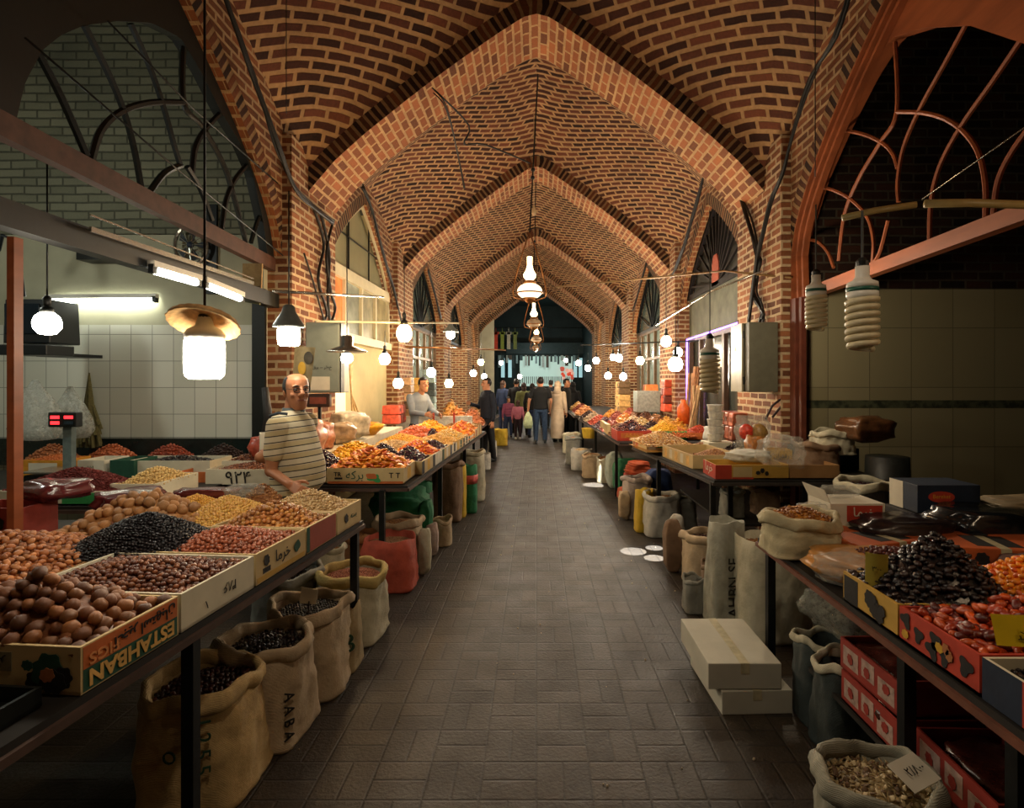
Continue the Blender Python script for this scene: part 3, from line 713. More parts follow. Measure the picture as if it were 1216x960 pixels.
# rods, pipes and cables
def pipe(name, pts, r, m, label, cat): return tag(obj(name, G().tube(pts, r, 8), m, smooth=True), label, cat)
pipe('hanging_rod', [at(325, 346, 4.1), at(455, 353, 6.2)], .012, CHROME, 'thin pale rod running past the grey bell-shaped shade to the cream shopfront', 'rod')
pipe('hanging_rod', [at(375, 382, 5.6), at(545, 384, 8.0)], .011, CREAM, 'cream rod holding the warm yellow bulb', 'rod')
pipe('hanging_rod', [at(482, 412, 8.6), at(600, 416, 12)], .015, BRASSY, 'brassy rod over the seller in the light shirt', 'rod')
g = G(); g.tube([at(1000, 259, 3.0), at(1040, 250, 2.95), at(1088, 243, 2.9)], .017, 8).tube([at(1098, 242, 2.9), at(1150, 241, 2.85), at(1290, 246, 2.7)], .021, 8)
e = tag(obj('lamp_pipe', g, mat('yellowed plastic pipe', 'a5905c', .4, .1, 20, .02), smooth=True), 'yellowed pipe across the near arched wooden window, carrying the spiral lamps', 'pipe')
pipe('hanging_rod', [at(660, 341, 7.9), at(860, 322, 6.9), at(940, 330, 5.8)], .012, mat('dull brass rod', '7a5c34', .4, .2, 20, .02), 'long dull rod crossing in front of the fan-shaped wooden lunette', 'rod')
pipe('hanging_rod', [at(780, 386, 8.0), at(845, 346, 6.0), at(905, 322, 5.6)], .01, CHROME, 'slanting bright wire rod below the fan-shaped lunette', 'rod')
pipe('hanging_rod', [at(690, 410, 12), at(830, 405, 9.3)], .012, IRON, 'dark rod carrying the far cluster of bulbs', 'rod')
pipe('stay_wire', [at(1095, 237, 3.2), at(1216, 152, 2.8), at(1330, 75, 2.5)], .004, CHROME, 'thin pale stay wire rising across the near arched wooden window', 'wire')
pipe('stay_wire', [onx(30, 45, -2.5), onx(215, 205, -2.55), onx(350, 315, -2.6)], .006, BLACK, 'long slanting wire across the black steel arched grille', 'wire')
pipe('stay_wire', [onx(128, 25, -2.5), onx(230, 130, -2.55), onx(330, 218, -2.6)], .006, BLACK, 'upper slanting wire across the black steel arched grille', 'wire')
def cable(pts, label, n=3, r=.016, sp=.03):
    g = G(); random.seed(len(pts)*7+n)
    for k in range(n):
        q = [Vector(p)+Vector((random.uniform(-sp, sp)*.4, random.uniform(-sp, sp), random.uniform(-sp, sp))) for p in pts]
        P = []
        for i in range(len(q)-1):
            a, b, c, d = q[max(i-1, 0)], q[i], q[i+1], q[min(i+2, len(q)-1)]
            for t_ in (0, .25, .5, .75): P.append(.5*((2*b)+(c-a)*t_+(2*a-5*b+4*c-d)*t_*t_+(3*b-a-3*c+d)*t_**3))
        P.append(q[-1]); g.tube(P, r*random.uniform(.6, 1.1), 6)
    return tag(obj('cable_bundle', g, CABLE, smooth=True), label, 'cables')
cable([onx(262, -20, -2.45), onx(285, 50, -2.45), onx(305, 100, -2.45), onx(328, 170, -2.44), onx(350, 222, -2.44), onx(372, 247, -2.43), onx(395, 263, -2.42)], 'thick black cable bundle following the near white-tiled shop arch', 5, .016, .03)
for k, (q, lab) in enumerate((([(372, 247), (384, 290), (378, 330), (388, 370), (384, 382)], 'black cable dropping down the brick pier to the grey cabinet, left strand'), ([(380, 250), (391, 300), (389, 350), (392, 382)], 'black cable dropping straight down to the grey cabinet, middle strand'), ([(396, 262), (387, 300), (393, 345), (398, 365), (394, 382)], 'black cable looping down by the pier edge to the grey cabinet'), ([(361, 300), (372, 335), (385, 382)], 'short black cable from the wire anchor to the grey cabinet'))):
    cable([onx(a, b, -2.47) for a, b in q], lab, 1, .016, .01)
cable([onx(430, 220, -2.5), onx(442, 250, -2.5), onx(455, 300, -2.5), onx(468, 345, -2.5), onx(477, 385, -2.5), onx(478, 400, -2.5)], 'black cable bundle round the arch over the cream shopfront', 4, .02, .04)
cable([onx(508, 320, -2.5), onx(516, 350, -2.5), onx(524, 378, -2.5)], 'black cable bundle on the third arch over the light-shirted seller', 3, .022, .04)
cable([at(515, 108, 6.25), at(530, 130, 6.28), at(545, 190, 7.4), at(552, 225, 7.7)], 'twisted dark wires hanging below the great first arch', 2, .009, .03)
cable([at(516, 108, 6.25), at(556, 150, 6.9), at(552, 170, 7.0), at(575, 172, 7.6), at(630, 195, 8.2)], 'loose dark wire looping from the great arch to the chandelier chain', 1, .01, .02)
cable([onx(1012, -20, 2.44), onx(990, 45, 2.44), onx(962, 95, 2.44), onx(945, 150, 2.44), onx(930, 205, 2.43), onx(915, 240, 2.43), onx(900, 300, 2.42), onx(896, 330, 2.42), onx(890, 384, 2.42)], 'thick black cable bundle down the arch of the dark tiled shop to the dark cabinet', 5, .015, .03)
cable([onx(968, -20, 2.4), onx(968, 100, 2.4), onx(968, 210, 2.45)], 'thin vertical wire hanging beside the near arched wooden window', 1, .006, .0)
cable([onx(838, 200, 2.5), onx(828, 240, 2.5), onx(815, 285, 2.5), onx(802, 318, 2.5), onx(797, 330, 2.5)], 'black cable bundle on the far haunch of the fan-shaped lunette', 4, .018, .04)
cable([onx(850, 208, 2.45), onx(872, 225, 2.45), onx(888, 262, 2.45), onx(897, 300, 2.45), onx(903, 318, 2.45), onx(896, 345, 2.45), onx(906, 365, 2.45), onx(903, 384, 2.45)], 'tangled black cables on the near haunch of the fan-shaped lunette', 4, .018, .05)
cable([onx(768, 310, 2.5), onx(758, 345, 2.5), onx(752, 368, 2.5)], 'black cable bundle beside the iron-barred arched window', 3, .02, .04)
cable([onx(340, -20, -2.2), onx(340, 60, -2.2), onx(340, 135, -2.25)], 'thin vertical wire hanging against the near vault bricks', 1, .005, 0)
# electric cabinets on the piers
e = empty('electric_cabinet', (-2.23, 6.15, 1.55), 'pale grey metal electric cabinet on the brick pier behind the bald seller', 'cabinet')
obj('body', G().box((0, 0, .37), (.36, .3, .74)), mat('pale grey metal', '7d8478', .4, .08, 12, .03), e, bevel=.01)
dr = obj('door', G().box((0, -.157, .37), (.34, .012, .72)), mat('pale grey metal', '7d8478'), e, bevel=.004)
obj('side_strip', G().box((.186, -.1, .37), (.012, .1, .74)), BLACK, e)
lettering(fa('برق')+' -- '+fa('خطر'), face_m((.0, -.165, .26), (1, 0, 0), (0, 0, 1)), .2, INK, dr)
obj('notice', G().box((-.02, -.165, .1), (.2, .002, .14)), PAPER, dr)
e = empty('electric_cabinet', (2.33, 6.05, 1.56), 'dark grey metal electric cabinet with its cream side turned to the walkway', 'cabinet')
obj('body', G().box((0, 0, .36), (.3, .3, .72)), mat('dark olive metal', '5c5a4a', .45, .1, 12, .03), e, bevel=.008)
obj('door', G().box((-.17, .14, .36), (.02, .34, .72)), mat('cream metal', '8c8268', .4, .08, 12, .03), e, bevel=.004)
dr = e.children[-1]
for z in (.12, .6): obj('hinge', G().tube([(-.16, -.03, z-.04), (-.16, -.03, z+.04)], .01, 8), IRON, dr)
g = G().slab([(-.182, .14, .44), (-.182, .18, .44), (-.182, .16, .48)], (-.001, 0, 0)); obj('warning_triangle', g, mat('faded yellow', 'b08a3a', .6), dr)

# far end shop
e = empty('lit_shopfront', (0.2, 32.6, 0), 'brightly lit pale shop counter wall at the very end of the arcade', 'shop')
obj('panel', G().box((.35, .2, 2.2), (3.0, .1, 1.7)), emit('distant lit panel', 'a8c0b4', .75), e)  # wall panel glows by itself in place of light falling on it
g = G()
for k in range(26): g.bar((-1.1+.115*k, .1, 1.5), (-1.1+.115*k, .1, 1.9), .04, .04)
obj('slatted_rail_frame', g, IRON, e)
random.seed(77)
for k in range(16): obj('hanging_toy', G().ball((1.2+random.random()*.75, -.15, 1.75+random.random()*.65), .09+.03*random.random(), 10, 8), emit('red toy glow %d' % (k % 3), ['c8442c', 'b05040', 'd8a08c'][k % 3], .8), e)  # lit look of the toys put into their own glow
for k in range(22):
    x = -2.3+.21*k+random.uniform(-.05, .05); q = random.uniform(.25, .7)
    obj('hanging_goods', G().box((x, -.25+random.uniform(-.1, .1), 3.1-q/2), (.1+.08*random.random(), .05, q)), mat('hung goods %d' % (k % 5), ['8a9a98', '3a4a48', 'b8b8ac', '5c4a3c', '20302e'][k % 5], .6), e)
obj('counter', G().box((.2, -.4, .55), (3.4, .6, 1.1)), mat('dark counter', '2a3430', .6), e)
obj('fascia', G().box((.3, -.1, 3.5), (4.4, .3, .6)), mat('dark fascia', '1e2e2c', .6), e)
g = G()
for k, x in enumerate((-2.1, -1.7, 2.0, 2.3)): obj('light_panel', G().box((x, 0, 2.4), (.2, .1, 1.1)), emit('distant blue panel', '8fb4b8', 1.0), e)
for k, (x, c) in enumerate(((-1.9, 'b8402c'), (-1.6, '7a8a3a'), (-1.3, 'a8a898'), (-1.0, '6a7a44'))):
    lab = ['red garment hanging high in the dark end hall', 'olive garment hanging high in the dark end hall', 'pale grey garment hanging high in the dark end hall', 'dull green narrow garment hanging high in the dark end hall'][k]
    g = G().box((x, 27.0, 3.55), (.16, .06, .8)).box((x, 27.0, 3.9), (.26, .06, .12)); g.bar((x, 27, 3.95), (x, 27, 4.15), .015)
    tag(obj('hanging_garment', g, mat('garment '+c, c, .8)), lab, 'garment')
pipe('hanging_rod', [(-2.6, 27.0, 4.16), (2.6, 27, 4.16)], .02, IRON, 'rod across the end hall with garments on it', 'rod')

# ------------------------------------------------------------------ light that is not a visible bulb
def sun_spot(p, rad, top=5.0, e=16000):
    """daylight through a small hole in the vault"""
    l = bpy.data.lights.new('roof_hole_daylight', 'SPOT'); l.energy = e; l.color = (1, .97, .9)
    h = Vector((p[0]+.15, p[1]-.1, top)); d = Vector(p)-h
    l.spot_size = 2*math.atan(rad/d.length); l.spot_blend = .08; l.shadow_soft_size = .004
    o = bpy.data.objects.new('roof_hole_daylight', l); C.objects.link(o); o.location = h; o.rotation_euler = d.to_track_quat('-Z', 'Y').to_euler()
for px, py, r_ in ((752, 655, .13), (777, 663, .1), (777, 651, .09), (706, 576, .2)): sun_spot(onz(px, py), r_)
def area(name, loc, size, e, col, rot=(0, 0, 0)):
    l = bpy.data.lights.new(name, 'AREA'); l.energy = e; l.color = col; l.shape = 'RECTANGLE'; l.size, l.size_y = size
    o = bpy.data.objects.new(name, l); C.objects.link(o); o.location = loc; o.rotation_euler = rot; return o
def point(name, loc, e, col, r=.1):
    l = bpy.data.lights.new(name, 'POINT'); l.energy = e; l.color = col; l.shadow_soft_size = r
    o = bpy.data.objects.new(name, l); C.objects.link(o); o.location = loc; return o
WC = (1, .70, .40); NC = (1, .88, .7)
# lamps inside the side shops and along the stalls
LIGHTS = [((-3.6, 8.8, 2.6), 120, NC), ((-3.6, 13.5, 2.6), 110, NC), ((-3.6, 18.5, 2.6), 110, NC), ((3.5, 8.8, 2.0), 45, NC), ((3.5, 13.5, 2.6), 80, NC), ((3.5, 18.5, 2.6), 80, NC), ((-3.4, 23.2, 2.6), 60, NC), ((3.4, 23.2, 2.6), 60, NC),
          ((-1.5, 5.6, 2.35), 55, WC), ((-1.6, 7.4, 2.2), 45, NC), ((1.2, 7.2, 2.4), 40, NC), ((1.5, 8.4, 2.3), 55, NC), ((-1.5, 10.2, 2.3), 70, NC), ((1.4, 11.0, 2.3), 80, NC), ((-1.6, 13.5, 2.4), 110, NC), ((1.4, 14.0, 2.4), 110, NC), ((-1.3, 18.3, 2.6), 130, NC), ((1.3, 18.3, 2.6), 130, NC), ((0, 23.2, 2.8), 140, NC),
          ((0, 30, 3.0), 110, (.7, .9, .9)), ((-4.6, 3.8, 2.9), 45, (.95, 1, .88))]
for k, (p, e_, c) in enumerate(LIGHTS): point('shop_lamp', p, e_, c)
point('stall_light', (2.5, 1.0, 2.5), 42, (1, .74, .46), .08)
point('stall_light', (1.9, 4.7, 2.35), 38, (1, .82, .58), .08)  # added light brightening the grey tile wall; no lamp hangs here
l = bpy.data.lights.new('arcade_fill', 'SPOT'); l.energy = 75; l.color = (1, .8, .58); l.spot_size = 1.9; l.spot_blend = .5; l.shadow_soft_size = .12  # unseen fill light added to brighten the near sacks
o = bpy.data.objects.new('arcade_fill', l); C.objects.link(o); o.location = (0, 1.2, 3.9)
for y_, e_ in ((5.2, 130), (8.3, 110), (13.4, 110)):  # added spots brightening the centre floor strip; no chandelier hangs at the nearest
    l = bpy.data.lights.new('walkway_fill_spot', 'SPOT'); l.energy = e_; l.color = (1, .78, .5); l.spot_size = .62; l.spot_blend = .9; l.shadow_soft_size = .1
    o = bpy.data.objects.new('walkway_fill_spot', l); C.objects.link(o); o.location = (.05, y_, 3.9 if y_ < 6 else 2.7)
w = bpy.data.worlds.new('w'); S.world = w; w.use_nodes = True
w.node_tree.nodes['Background'].inputs[0].default_value = (.25, .42, .42, 1); w.node_tree.nodes['Background'].inputs[1].default_value = .05
cam = bpy.data.cameras.new('camera'); co = bpy.data.objects.new('camera', cam); C.objects.link(co); S.camera = co
cam.sensor_width = 36; cam.lens = F*36/1216; cam.shift_x = (608-CX)/1216; cam.shift_y = -(480-CY)/1216; cam.clip_start = .05
co.location = (0, 0, CH); co.rotation_euler = (PI/2, 0, 0)
S.view_settings.view_transform = 'Standard'; S.view_settings.look = 'None'; S.view_settings.gamma = 1; S.view_settings.use_curve_mapping = False
S.view_settings.exposure = 0.0
# ------------------------------------------------------------------ tables
TOPM = mat('dark table board', '1c1a17', .6, .3, 10, .1)
def table(name, pts, z, label, legs, th=.028, edge='4a3830'):
    """stall table: pts = corner outline (x, y), legs = [(x, y)]"""
    cx = sum(p[0] for p in pts)/len(pts); cy = sum(p[1] for p in pts)/len(pts)
    e = empty(name, (cx, cy, 0), label, 'table'); T_ = Matrix.Translation((-cx, -cy, 0))
    obj('table_top', G().slab([(x, y, z-th) for x, y in pts], (0, 0, th-.002)).xf(T_), TOPM, e)
    g = G()
    for a, b in zip(pts, pts[1:]+pts[:1]): g.bar((a[0], a[1], z-th-.008), (b[0], b[1], z-th-.008), .026, .024)
    obj('rim_frame', g.xf(T_), mat('edge '+edge, edge, .5, .25, 12, .1), e)
    for x, y in legs: obj('leg', G().box((x, y, (z-th)/2), (.042, .042, z-th)).xf(T_), IRON, e)
    return e
table('stall_table', [(-1.25, 1.05), (-1.045, 3.47), (-3.1, 3.47), (-3.1, 1.05)], .84, 'long nut stall table in front of the white-tiled shop', [(-1.19, 1.98), (-1.075, 3.40), (-2.9, 3.35), (-2.9, 1.9)])
table('stall_table', [(-1.03, 4.6), (-.85, 9.6), (-2.35, 9.6), (-2.95, 4.6)], .84, 'long stall table of dried apricots and plums behind the bald seller', [(-1.22, 4.55), (-1.02, 6.1), (-.95, 7.6), (-.9, 9.4), (-2.6, 5), (-2.3, 9.4)])
table('stall_table', [(-4.9, 3.75), (-2.5, 3.75), (-2.5, 5.6), (-4.9, 5.6)], .86, 'inner counter table against the white-tiled wall', [(-2.6, 3.85), (-4.8, 3.85), (-2.6, 5.5), (-4.8, 5.5)])
table('stall_table', [(1.24, 1.1), (1.27, 3.3), (3.6, 3.3), (3.6, 1.1)], .78, 'date and black plum stall table in the dark tiled shop', [(1.31, 3.22), (1.3, 2.02), (1.3, 1.55), (3.4, 3.2)], edge='6a4030')
table('stall_table', [(1.5, 4.85), (1.24, 7.4), (3.0, 7.4), (3.0, 4.85)], .84, 'stall table carrying the empty red crate and clear plastic bags', [(1.5, 4.9), (1.75, 5.2), (1.34, 6.3), (2.3, 4.95)], edge='3a3430')
table('stall_table', [(1.13, 7.8), (.95, 13.0), (2.4, 13.0), (2.5, 7.8)], .84, 'far stall table with heaps of spice and fruit by the bulb cluster', [(1.16, 8.35), (1.05, 10.2), (.98, 12.2), (2.3, 8.2)])
table('stall_table', [(-1.05, 10.0), (-.95, 14.5), (-2.4, 14.5), (-2.4, 10.0)], .82, 'stall table of the seller in the light shirt', [(-1.1, 10.1), (-1.0, 12.4), (-2.3, 10.2)])
table('stall_table', [(.9, 13.6), (.85, 19.0), (2.3, 19.0), (2.3, 13.6)], .84, 'farthest stall table beside the brick pier near the crowd', [(.95, 13.8), (.92, 16), (.9, 18.5)])

# ------------------------------------------------------------------ crates and boxes
def crate(c, size, rz, z, m, label, prints=(), name='fruit_crate', cat='crate', th=.01, group=None, inner=None):
    """open tray; prints = [(side, u0, u1, v0, v1, material)] coloured printed areas, u along the side, v up (0..1)"""
    w, l, h = size; e = empty(name, (c[0], c[1], z), label, cat, group, rz)
    g = G().box((0, 0, th/2), (w, l, th)).box((0, -l/2+th/2, h/2), (w, th, h)).box((0, l/2-th/2, h/2), (w, th, h)).box((-w/2+th/2, 0, h/2), (th, l-2*th, h)).box((w/2-th/2, 0, h/2), (th, l-2*th, h))
    obj('tray', g, m, e)
    for pr in prints: panel(e, size, *pr)
    return e
PAN = {}
def side_frame(size, side, u, v, out=.0012):
    w, l, h = size
    if side == 'f': return Vector(((u-.5)*w, -l/2-out, v*h)), Vector((1, 0, 0)), w
    if side == 'b': return Vector(((.5-u)*w, l/2+out, v*h)), Vector((-1, 0, 0)), w
    if side == 'r': return Vector((w/2+out, (u-.5)*l, v*h)), Vector((0, 1, 0)), l
    if side == 't': return Vector(((u-.5)*w, (v-.5)*l, h+out)), Vector((1, 0, 0)), w
    return Vector((-w/2-out, (.5-u)*l, v*h)), Vector((0, -1, 0)), l
def panel(e, size, side, u0, u1, v0, v1, m, name='printed_panel', out=.0012):
    a, d, L = side_frame(size, side, u0, v0, out); b, _, _ = side_frame(size, side, u1, v0, out); c, _, _ = side_frame(size, side, u1, v1, out); q, _, _ = side_frame(size, side, u0, v1, out)
    up = Vector((0, 1, 0)) if side == 't' else Vector((0, 0, 1)); n = d.cross(up)
    o = obj(name, G().slab([a, b, c, q], -n*out*.9), m, e); PAN[(e.name, side)] = o; return o
def write(e, size, side, txt, u, v, width, m, rot=0, height=None, name='lettering', bold=0):
    a, d, L = side_frame(size, side, u, v, .003); up = Vector((0, 1, 0)) if side == 't' else Vector((0, 0, 1)); n = d.cross(up)
    R = Matrix.Rotation(rot, 3, n); return lettering(txt, face_m(a, R @ d, R @ up), width, m, PAN.get((e.name, side), e), name, height, bold=bold)
def blob(e, size, side, u, v, r, m, name='printed_fruit', k=1, n=7, out=.003, seed=0):
    """a printed fruit cluster: rounded flat shape"""
    a, d, L = side_frame(size, side, u, v, out); up = Vector((0, 1, 0)) if side == 't' else Vector((0, 0, 1)); nn = d.cross(up)
    rd = random.Random(seed+int(u*100)+int(v*37)); ph = rd.random()*6
    pts = [a+(d*math.cos(t_)*k+up*math.sin(t_))*r*(1+(.28 if n == 3 else .1)*math.cos(n*t_+ph)+.08*math.sin(2*t_+ph)) for t_ in (2*PI*i/30 for i in range(30))]
    return obj(name, G().slab(pts, nn*.001), m, PAN.get((e.name, side), e))
OR = mat('print orange', 'b5602c', .7, .12, 20); GR = mat('print green', '1e4a38', .7, .15, 20); GRB = mat('print bright green', '2f8a4a', .65, .12, 20); RD = mat('print red', 'b03a26', .65, .15, 15); YE = mat('print yellow', 'c79a2e', .6, .12, 15)
BL = mat('print navy', '18263a', .6, .15, 15); CR = mat('crate card', 'bfa878', .75, .12, 8, .05); CRW = mat('crate pale card', 'c9c2aa', .75, .1, 8, .05); MR = mat('print maroon', '8a3428', .65, .15, 15); CRY = mat('crate yellow card', 'b8923e', .7, .12, 8, .05)
DKF = mat('print dark leaf', '1d1c1c', .7, .2, 30); PURP = mat('print purple', '3a2840', .6, .2, 20)
E5 = -math.radians(4.85)
def edge_x(y): return -1.21+.085*(y-1.55)
Z1 = .842
def t1c(y0, y1, w, m, label, prints=(), h=.128):
    ym = (y0+y1)/2; x = edge_x(ym)-w/2
    return crate((x, ym), (w, (y1-y0)-.006, h), E5, Z1, m, label, prints), (w, (y1-y0)-.006, h)
e, s = t1c(1.55, 1.925, .62, CR, 'cardboard fig crate with upside-down orange and green lettering, full of large dark walnuts')
panel(e, s, 'r', 0.02, .98, .5, .97, OR); panel(e, s, 'r', .02, .98, .03, .5, GR)
write(e, s, 'r', 'ESTAHBAN', .5, .27, .32, mat('print cream letters', 'd0a45a', .7), PI, .046, bold=.03)
write(e, s, 'r', 'FIGS', .2, .66, .1, mat('print pale orange letters', 'd58a50', .7), PI, .032, bold=.02)
write(e, s, 'r', fa('انجیر استهبان'), .62, .74, .24, INK, PI, .045, bold=.01)
panel(e, s, 'f', .52, .68, .45, .85, mat('print grey label', '7d7458', .7)); write(e, s, 'f', fa('انجیر'), .6, .66, .07, INK, PI)
for k, (u, v, r_) in enumerate(((.8, .3, .03), (.85, .5, .045), (.92, .35, .03), (.76, .6, .015), (.88, .28, .035))): blob(e, s, 'f', u, v, r_, GR if k % 2 else DKF, out=.0022+.0008*k)
blob(e, s, 'f', .855, .42, .02, mat('print fig flesh', 'a5683a', .7), out=.006)
e, s = t1c(1.93, 2.355, .6, CRW, 'plain pale crate with a handwritten number, full of dark hazelnuts')
write(e, s, 'r', '۴۸۶', .62, .5, .075, INK, PI*.97); write(e, s, 'r', '۱', .3, .35, .006, INK, .3, .03)
e, s = t1c(2.36, 2.78, .5, CR, 'yellowish crate with small green prints, full of reddish hazelnuts', [('r', .02, .98, .04, .2, CRY)])
write(e, s, 'r', fa('خرما'), .5, .55, .12, DKF, 0); blob(e, s, 'r', .18, .65, .022, DKF); blob(e, s, 'r', .8, .55, .026, GR, n=4); panel(e, s, 'r', .12, .26, .25, .42, DKF)
e, s = t1c(2.785, 3.12, .48, CR, 'crate with a plain dusty red side, full of brown hazelnuts', [('r', .1, .98, .04, .97, mat('print dusty red', '9a4838', .7, .1, 12)), ('r', .0, .09, .04, .97, GR)])
e, s = t1c(3.125, 3.46, .46, CR, 'last crate of the nut table with a small round print, full of pale almonds')
blob(e, s, 'r', .35, .5, .024, DKF, n=6); write(e, s, 'r', fa('پسته'.replace('پ', 'ب')), .65, .45, .08, GR)
# inner red crate with emblem
e = crate((-2.72, 2.98), (.3, .22, .2), 0, Z1, MR, 'small dark red crate with a black scroll emblem at the edge of the tiled shop', [('f', .03, .97, .03, .97, MR)]); s = (.3, .22, .2)
for k, (u, v, r_, n_) in enumerate(((.5, .35, .035, 3), (.38, .6, .03, 4), (.62, .62, .032, 5), (.5, .75, .02, 3))): blob(e, s, 'f', u, v, r_, DKF, n=n_, out=.002+.001*k)

# ------------------------------------------------------------------ heaps
def piece(kind, seed=0, lo=False):
    rd = random.Random(seed); g = G(); n, m = (8, 6) if not lo else (6, 4)
    dims = {'walnut': (.5, .43, .43), 'date': (.5, .27, .25), 'plum': (.5, .42, .34), 'hazel': (.48, .46, .42), 'almond': (.5, .3, .2), 'apricot': (.5, .45, .2), 'pea': (.5, .48, .46), 'oval': (.5, .33, .3), 'flake': (.5, .4, .12), 'stick': (.5, .14, .12)}[kind]
    g.ball((0, 0, 0), dims, n, m)
    am = {'walnut': .05, 'date': .05, 'plum': .11, 'apricot': .14, 'flake': .2}.get(kind, .03)
    ph = [rd.random()*6 for _ in range(3)]
    for i, v in enumerate(g.v):
        k = 1+am*(math.sin(v.x*13+ph[0])+math.sin(v.y*15+ph[1])+math.sin(v.z*17+ph[2]))
        if kind == 'walnut' and abs(v.y) < .08: k *= 1.04
        if kind == 'hazel' and v.x > .3: k *= 1.08
        if kind == 'apricot': k *= .8+.35*min(1, (v.x**2+v.y**2)/.12); 
        g.v[i] = Vector((v.x*k, v.y*k, v.z*k*(.6+.4*rd.random() if kind in ('plum', 'apricot', 'flake') else 1)))
    return g
PM = {}
def piece_mesh(kind, m, seed):
    k = (kind, m.name, seed)
    if k not in PM: PM[k] = mk(piece(kind, seed), kind, m, True)
    return PM[k]
def hfun(shape):
    p, q = shape
    def f(u, v): r = min(1, (abs(u)**p+abs(v)**p)**(1/p)); return 1-r**q
    return f
def heap(c, a, b, z0, hp, rz, kind, size, mats, n_ind, name, label, label_rest, group, cat, seed=1, shape=(2.6, 1.3), spacing=.8, rest_name=None, layers=1, peak=(0, 0), near=True, gm=None):
    """heaped goods: a mound with pieces over it; n_ind of them (those nearest the walkway) are objects of their own, the rest one mesh"""
    rd = random.Random(seed); f = hfun(shape); R = Matrix.Rotation(rz, 3, 'Z'); c = Vector((c[0], c[1], 0))
    def P(u, v, dz=0):
        uu, vv = u-peak[0]*(1-abs(u)), v-peak[1]*(1-abs(v))
        return c+R @ Vector((u*a, v*b, 0))+Vector((0, 0, z0+hp*f(uu, vv)+dz))
    g = G(); N = 15
    g.grid(N, N, lambda i, j: P(2*i-1, 2*j-1, -size*.32))
    k = len(g.v); base = [(-1, -1), (1, -1), (1, 1), (-1, 1)]
    g.add([P(u, v, 0)-Vector((0, 0, min(.07, z0)))-Vector((0, 0, hp*f(u-peak[0]*0, v))) for u, v in base], [(3, 2, 1, 0)])
    s = size*spacing; nu, nv = max(2, int(2*a/s)), max(2, int(2*b/(s*.88))); pos = []
    for j in range(nv):
        for i in range(nu):
            u = -1+2*(i+.5+(.5 if j % 2 else 0)*.9)/nu+rd.uniform(-.25, .25)/nu*2; v = -1+2*(j+.5)/nv+rd.uniform(-.25, .25)/nv*2
            if abs(u) > .985 or abs(v) > .985: continue
            p = P(u, v, rd.uniform(-.15, .2)*size); pos.append(p)
    for _ in range(int(len(pos)*(layers-1))):
        u, v = rd.uniform(-.9, .9), rd.uniform(-.9, .9); pos.append(P(u, v, rd.uniform(.25, .5)*size))
    pos.sort(key=lambda p: (p-Vector((0, 0, CH))).length)
    ind, rest = pos[:n_ind], pos[n_ind:]
    mats = mats if isinstance(mats, (list, tuple)) else [mats]
    for i, p in enumerate(ind):
        o = link(name, piece_mesh(kind, mats[rd.randrange(len(mats))], rd.randrange(3)), None, p)
        o.rotation_euler = (rd.uniform(-.7, .7)+(0 if kind in ('apricot', 'flake') else rd.uniform(-.6, .6)), rd.uniform(-.6, .6), rd.uniform(0, 6.3)); q = size*rd.uniform(.85, 1.15); o.scale = (q, q, q)
        tag(o, label, cat, group)
    pcs = [piece(kind, q, True) for q in range(3)]
    for p in rest:
        pc = pcs[rd.randrange(3)]; E = Euler((rd.uniform(-.8, .8), rd.uniform(-.8, .8), rd.uniform(0, 6.3))).to_matrix(); q = size*rd.uniform(.85, 1.15); mi = rd.randrange(len(mats))
        g.add([p+E @ (v*q) for v in pc.v], pc.f, mi)
    o = obj(rest_name or (name+'_heap'), g, list(mats), smooth=True); tag(o, label_rest, (cat if not n_ind else cat)+' heap' if True else '', None, 'stuff')
    return o
WAL = [mat('dark walnut shell', '6a4228', .45, .3, 60, .3, rand=.35), mat('brown walnut shell', '8a5a34', .45, .3, 60, .3, rand=.3)]
WAL2 = [mat('tan walnut shell', 'a5784a', .5, .25, 60, .3, rand=.25)]
PEC = [mat('pecan shell', '9a5e34', .38, .25, 40, .15, rand=.35), mat('light pecan shell', 'b5794a', .4, .2, 40, .15, rand=.3)]
HZD = [mat('dark hazelnut', '5a3222', .3, .25, 40, .1, rand=.35), mat('hazelnut', '7a4a2e', .3, .25, 40, .1, rand=.3)]
HZR = [mat('red-brown hazelnut', '8a4a2e', .3, .25, 40, .1, rand=.3)]
HZB = [mat('light hazelnut', 'a86c38', .35, .2, 40, .1, rand=.3), mat('gold hazelnut', 'b8803e', .35, .2, 40, .1, rand=.25)]
RAIS = [mat('black raisin', '141013', .35, .4, 60, .3, rand=.3)]
ALM = [mat('pale almond', 'bfa070', .5, .15, 40, .1), mat('cream almond', 'd0b482', .5, .15, 40, .1)]
CHI = [mat('yellow chickpea', 'd0a550', .45, .15, 40, .1), mat('pale chickpea', 'c9984c', .45, .15, 40, .1)]
GOLD = [mat('golden raisin', 'c98f32', .4, .2, 60, .2), mat('golden seed', 'd6a542', .4, .2, 60, .2)]
APR = [mat('orange apricot', 'e59428', .4, .2, 25, .15, rand=.2, coat=.12), mat('amber apricot', 'd98222', .4, .2, 25, .15, rand=.2, coat=.12), mat('pinkish apricot', 'cc6638', .4, .2, 25, .15, rand=.2, coat=.12)]
YEL = [mat('yellow dried fruit', 'e8b430', .4, .15, 30, .1, rand=.15), mat('amber dried fruit', 'e09c22', .4, .15, 30, .1, rand=.15)]
PLU = [mat('purple plum', '3a1626', .22, .3, 40, .1, rand=.4, coat=.5), mat('dark plum', '22101c', .22, .3, 40, .1, rand=.4, coat=.5)]
BPL = [mat('black plum', '191417', .25, .35, 50, .25, rand=.4, coat=.35), mat('brown-black plum', '2c1c18', .28, .35, 50, .25, rand=.4, coat=.3)]
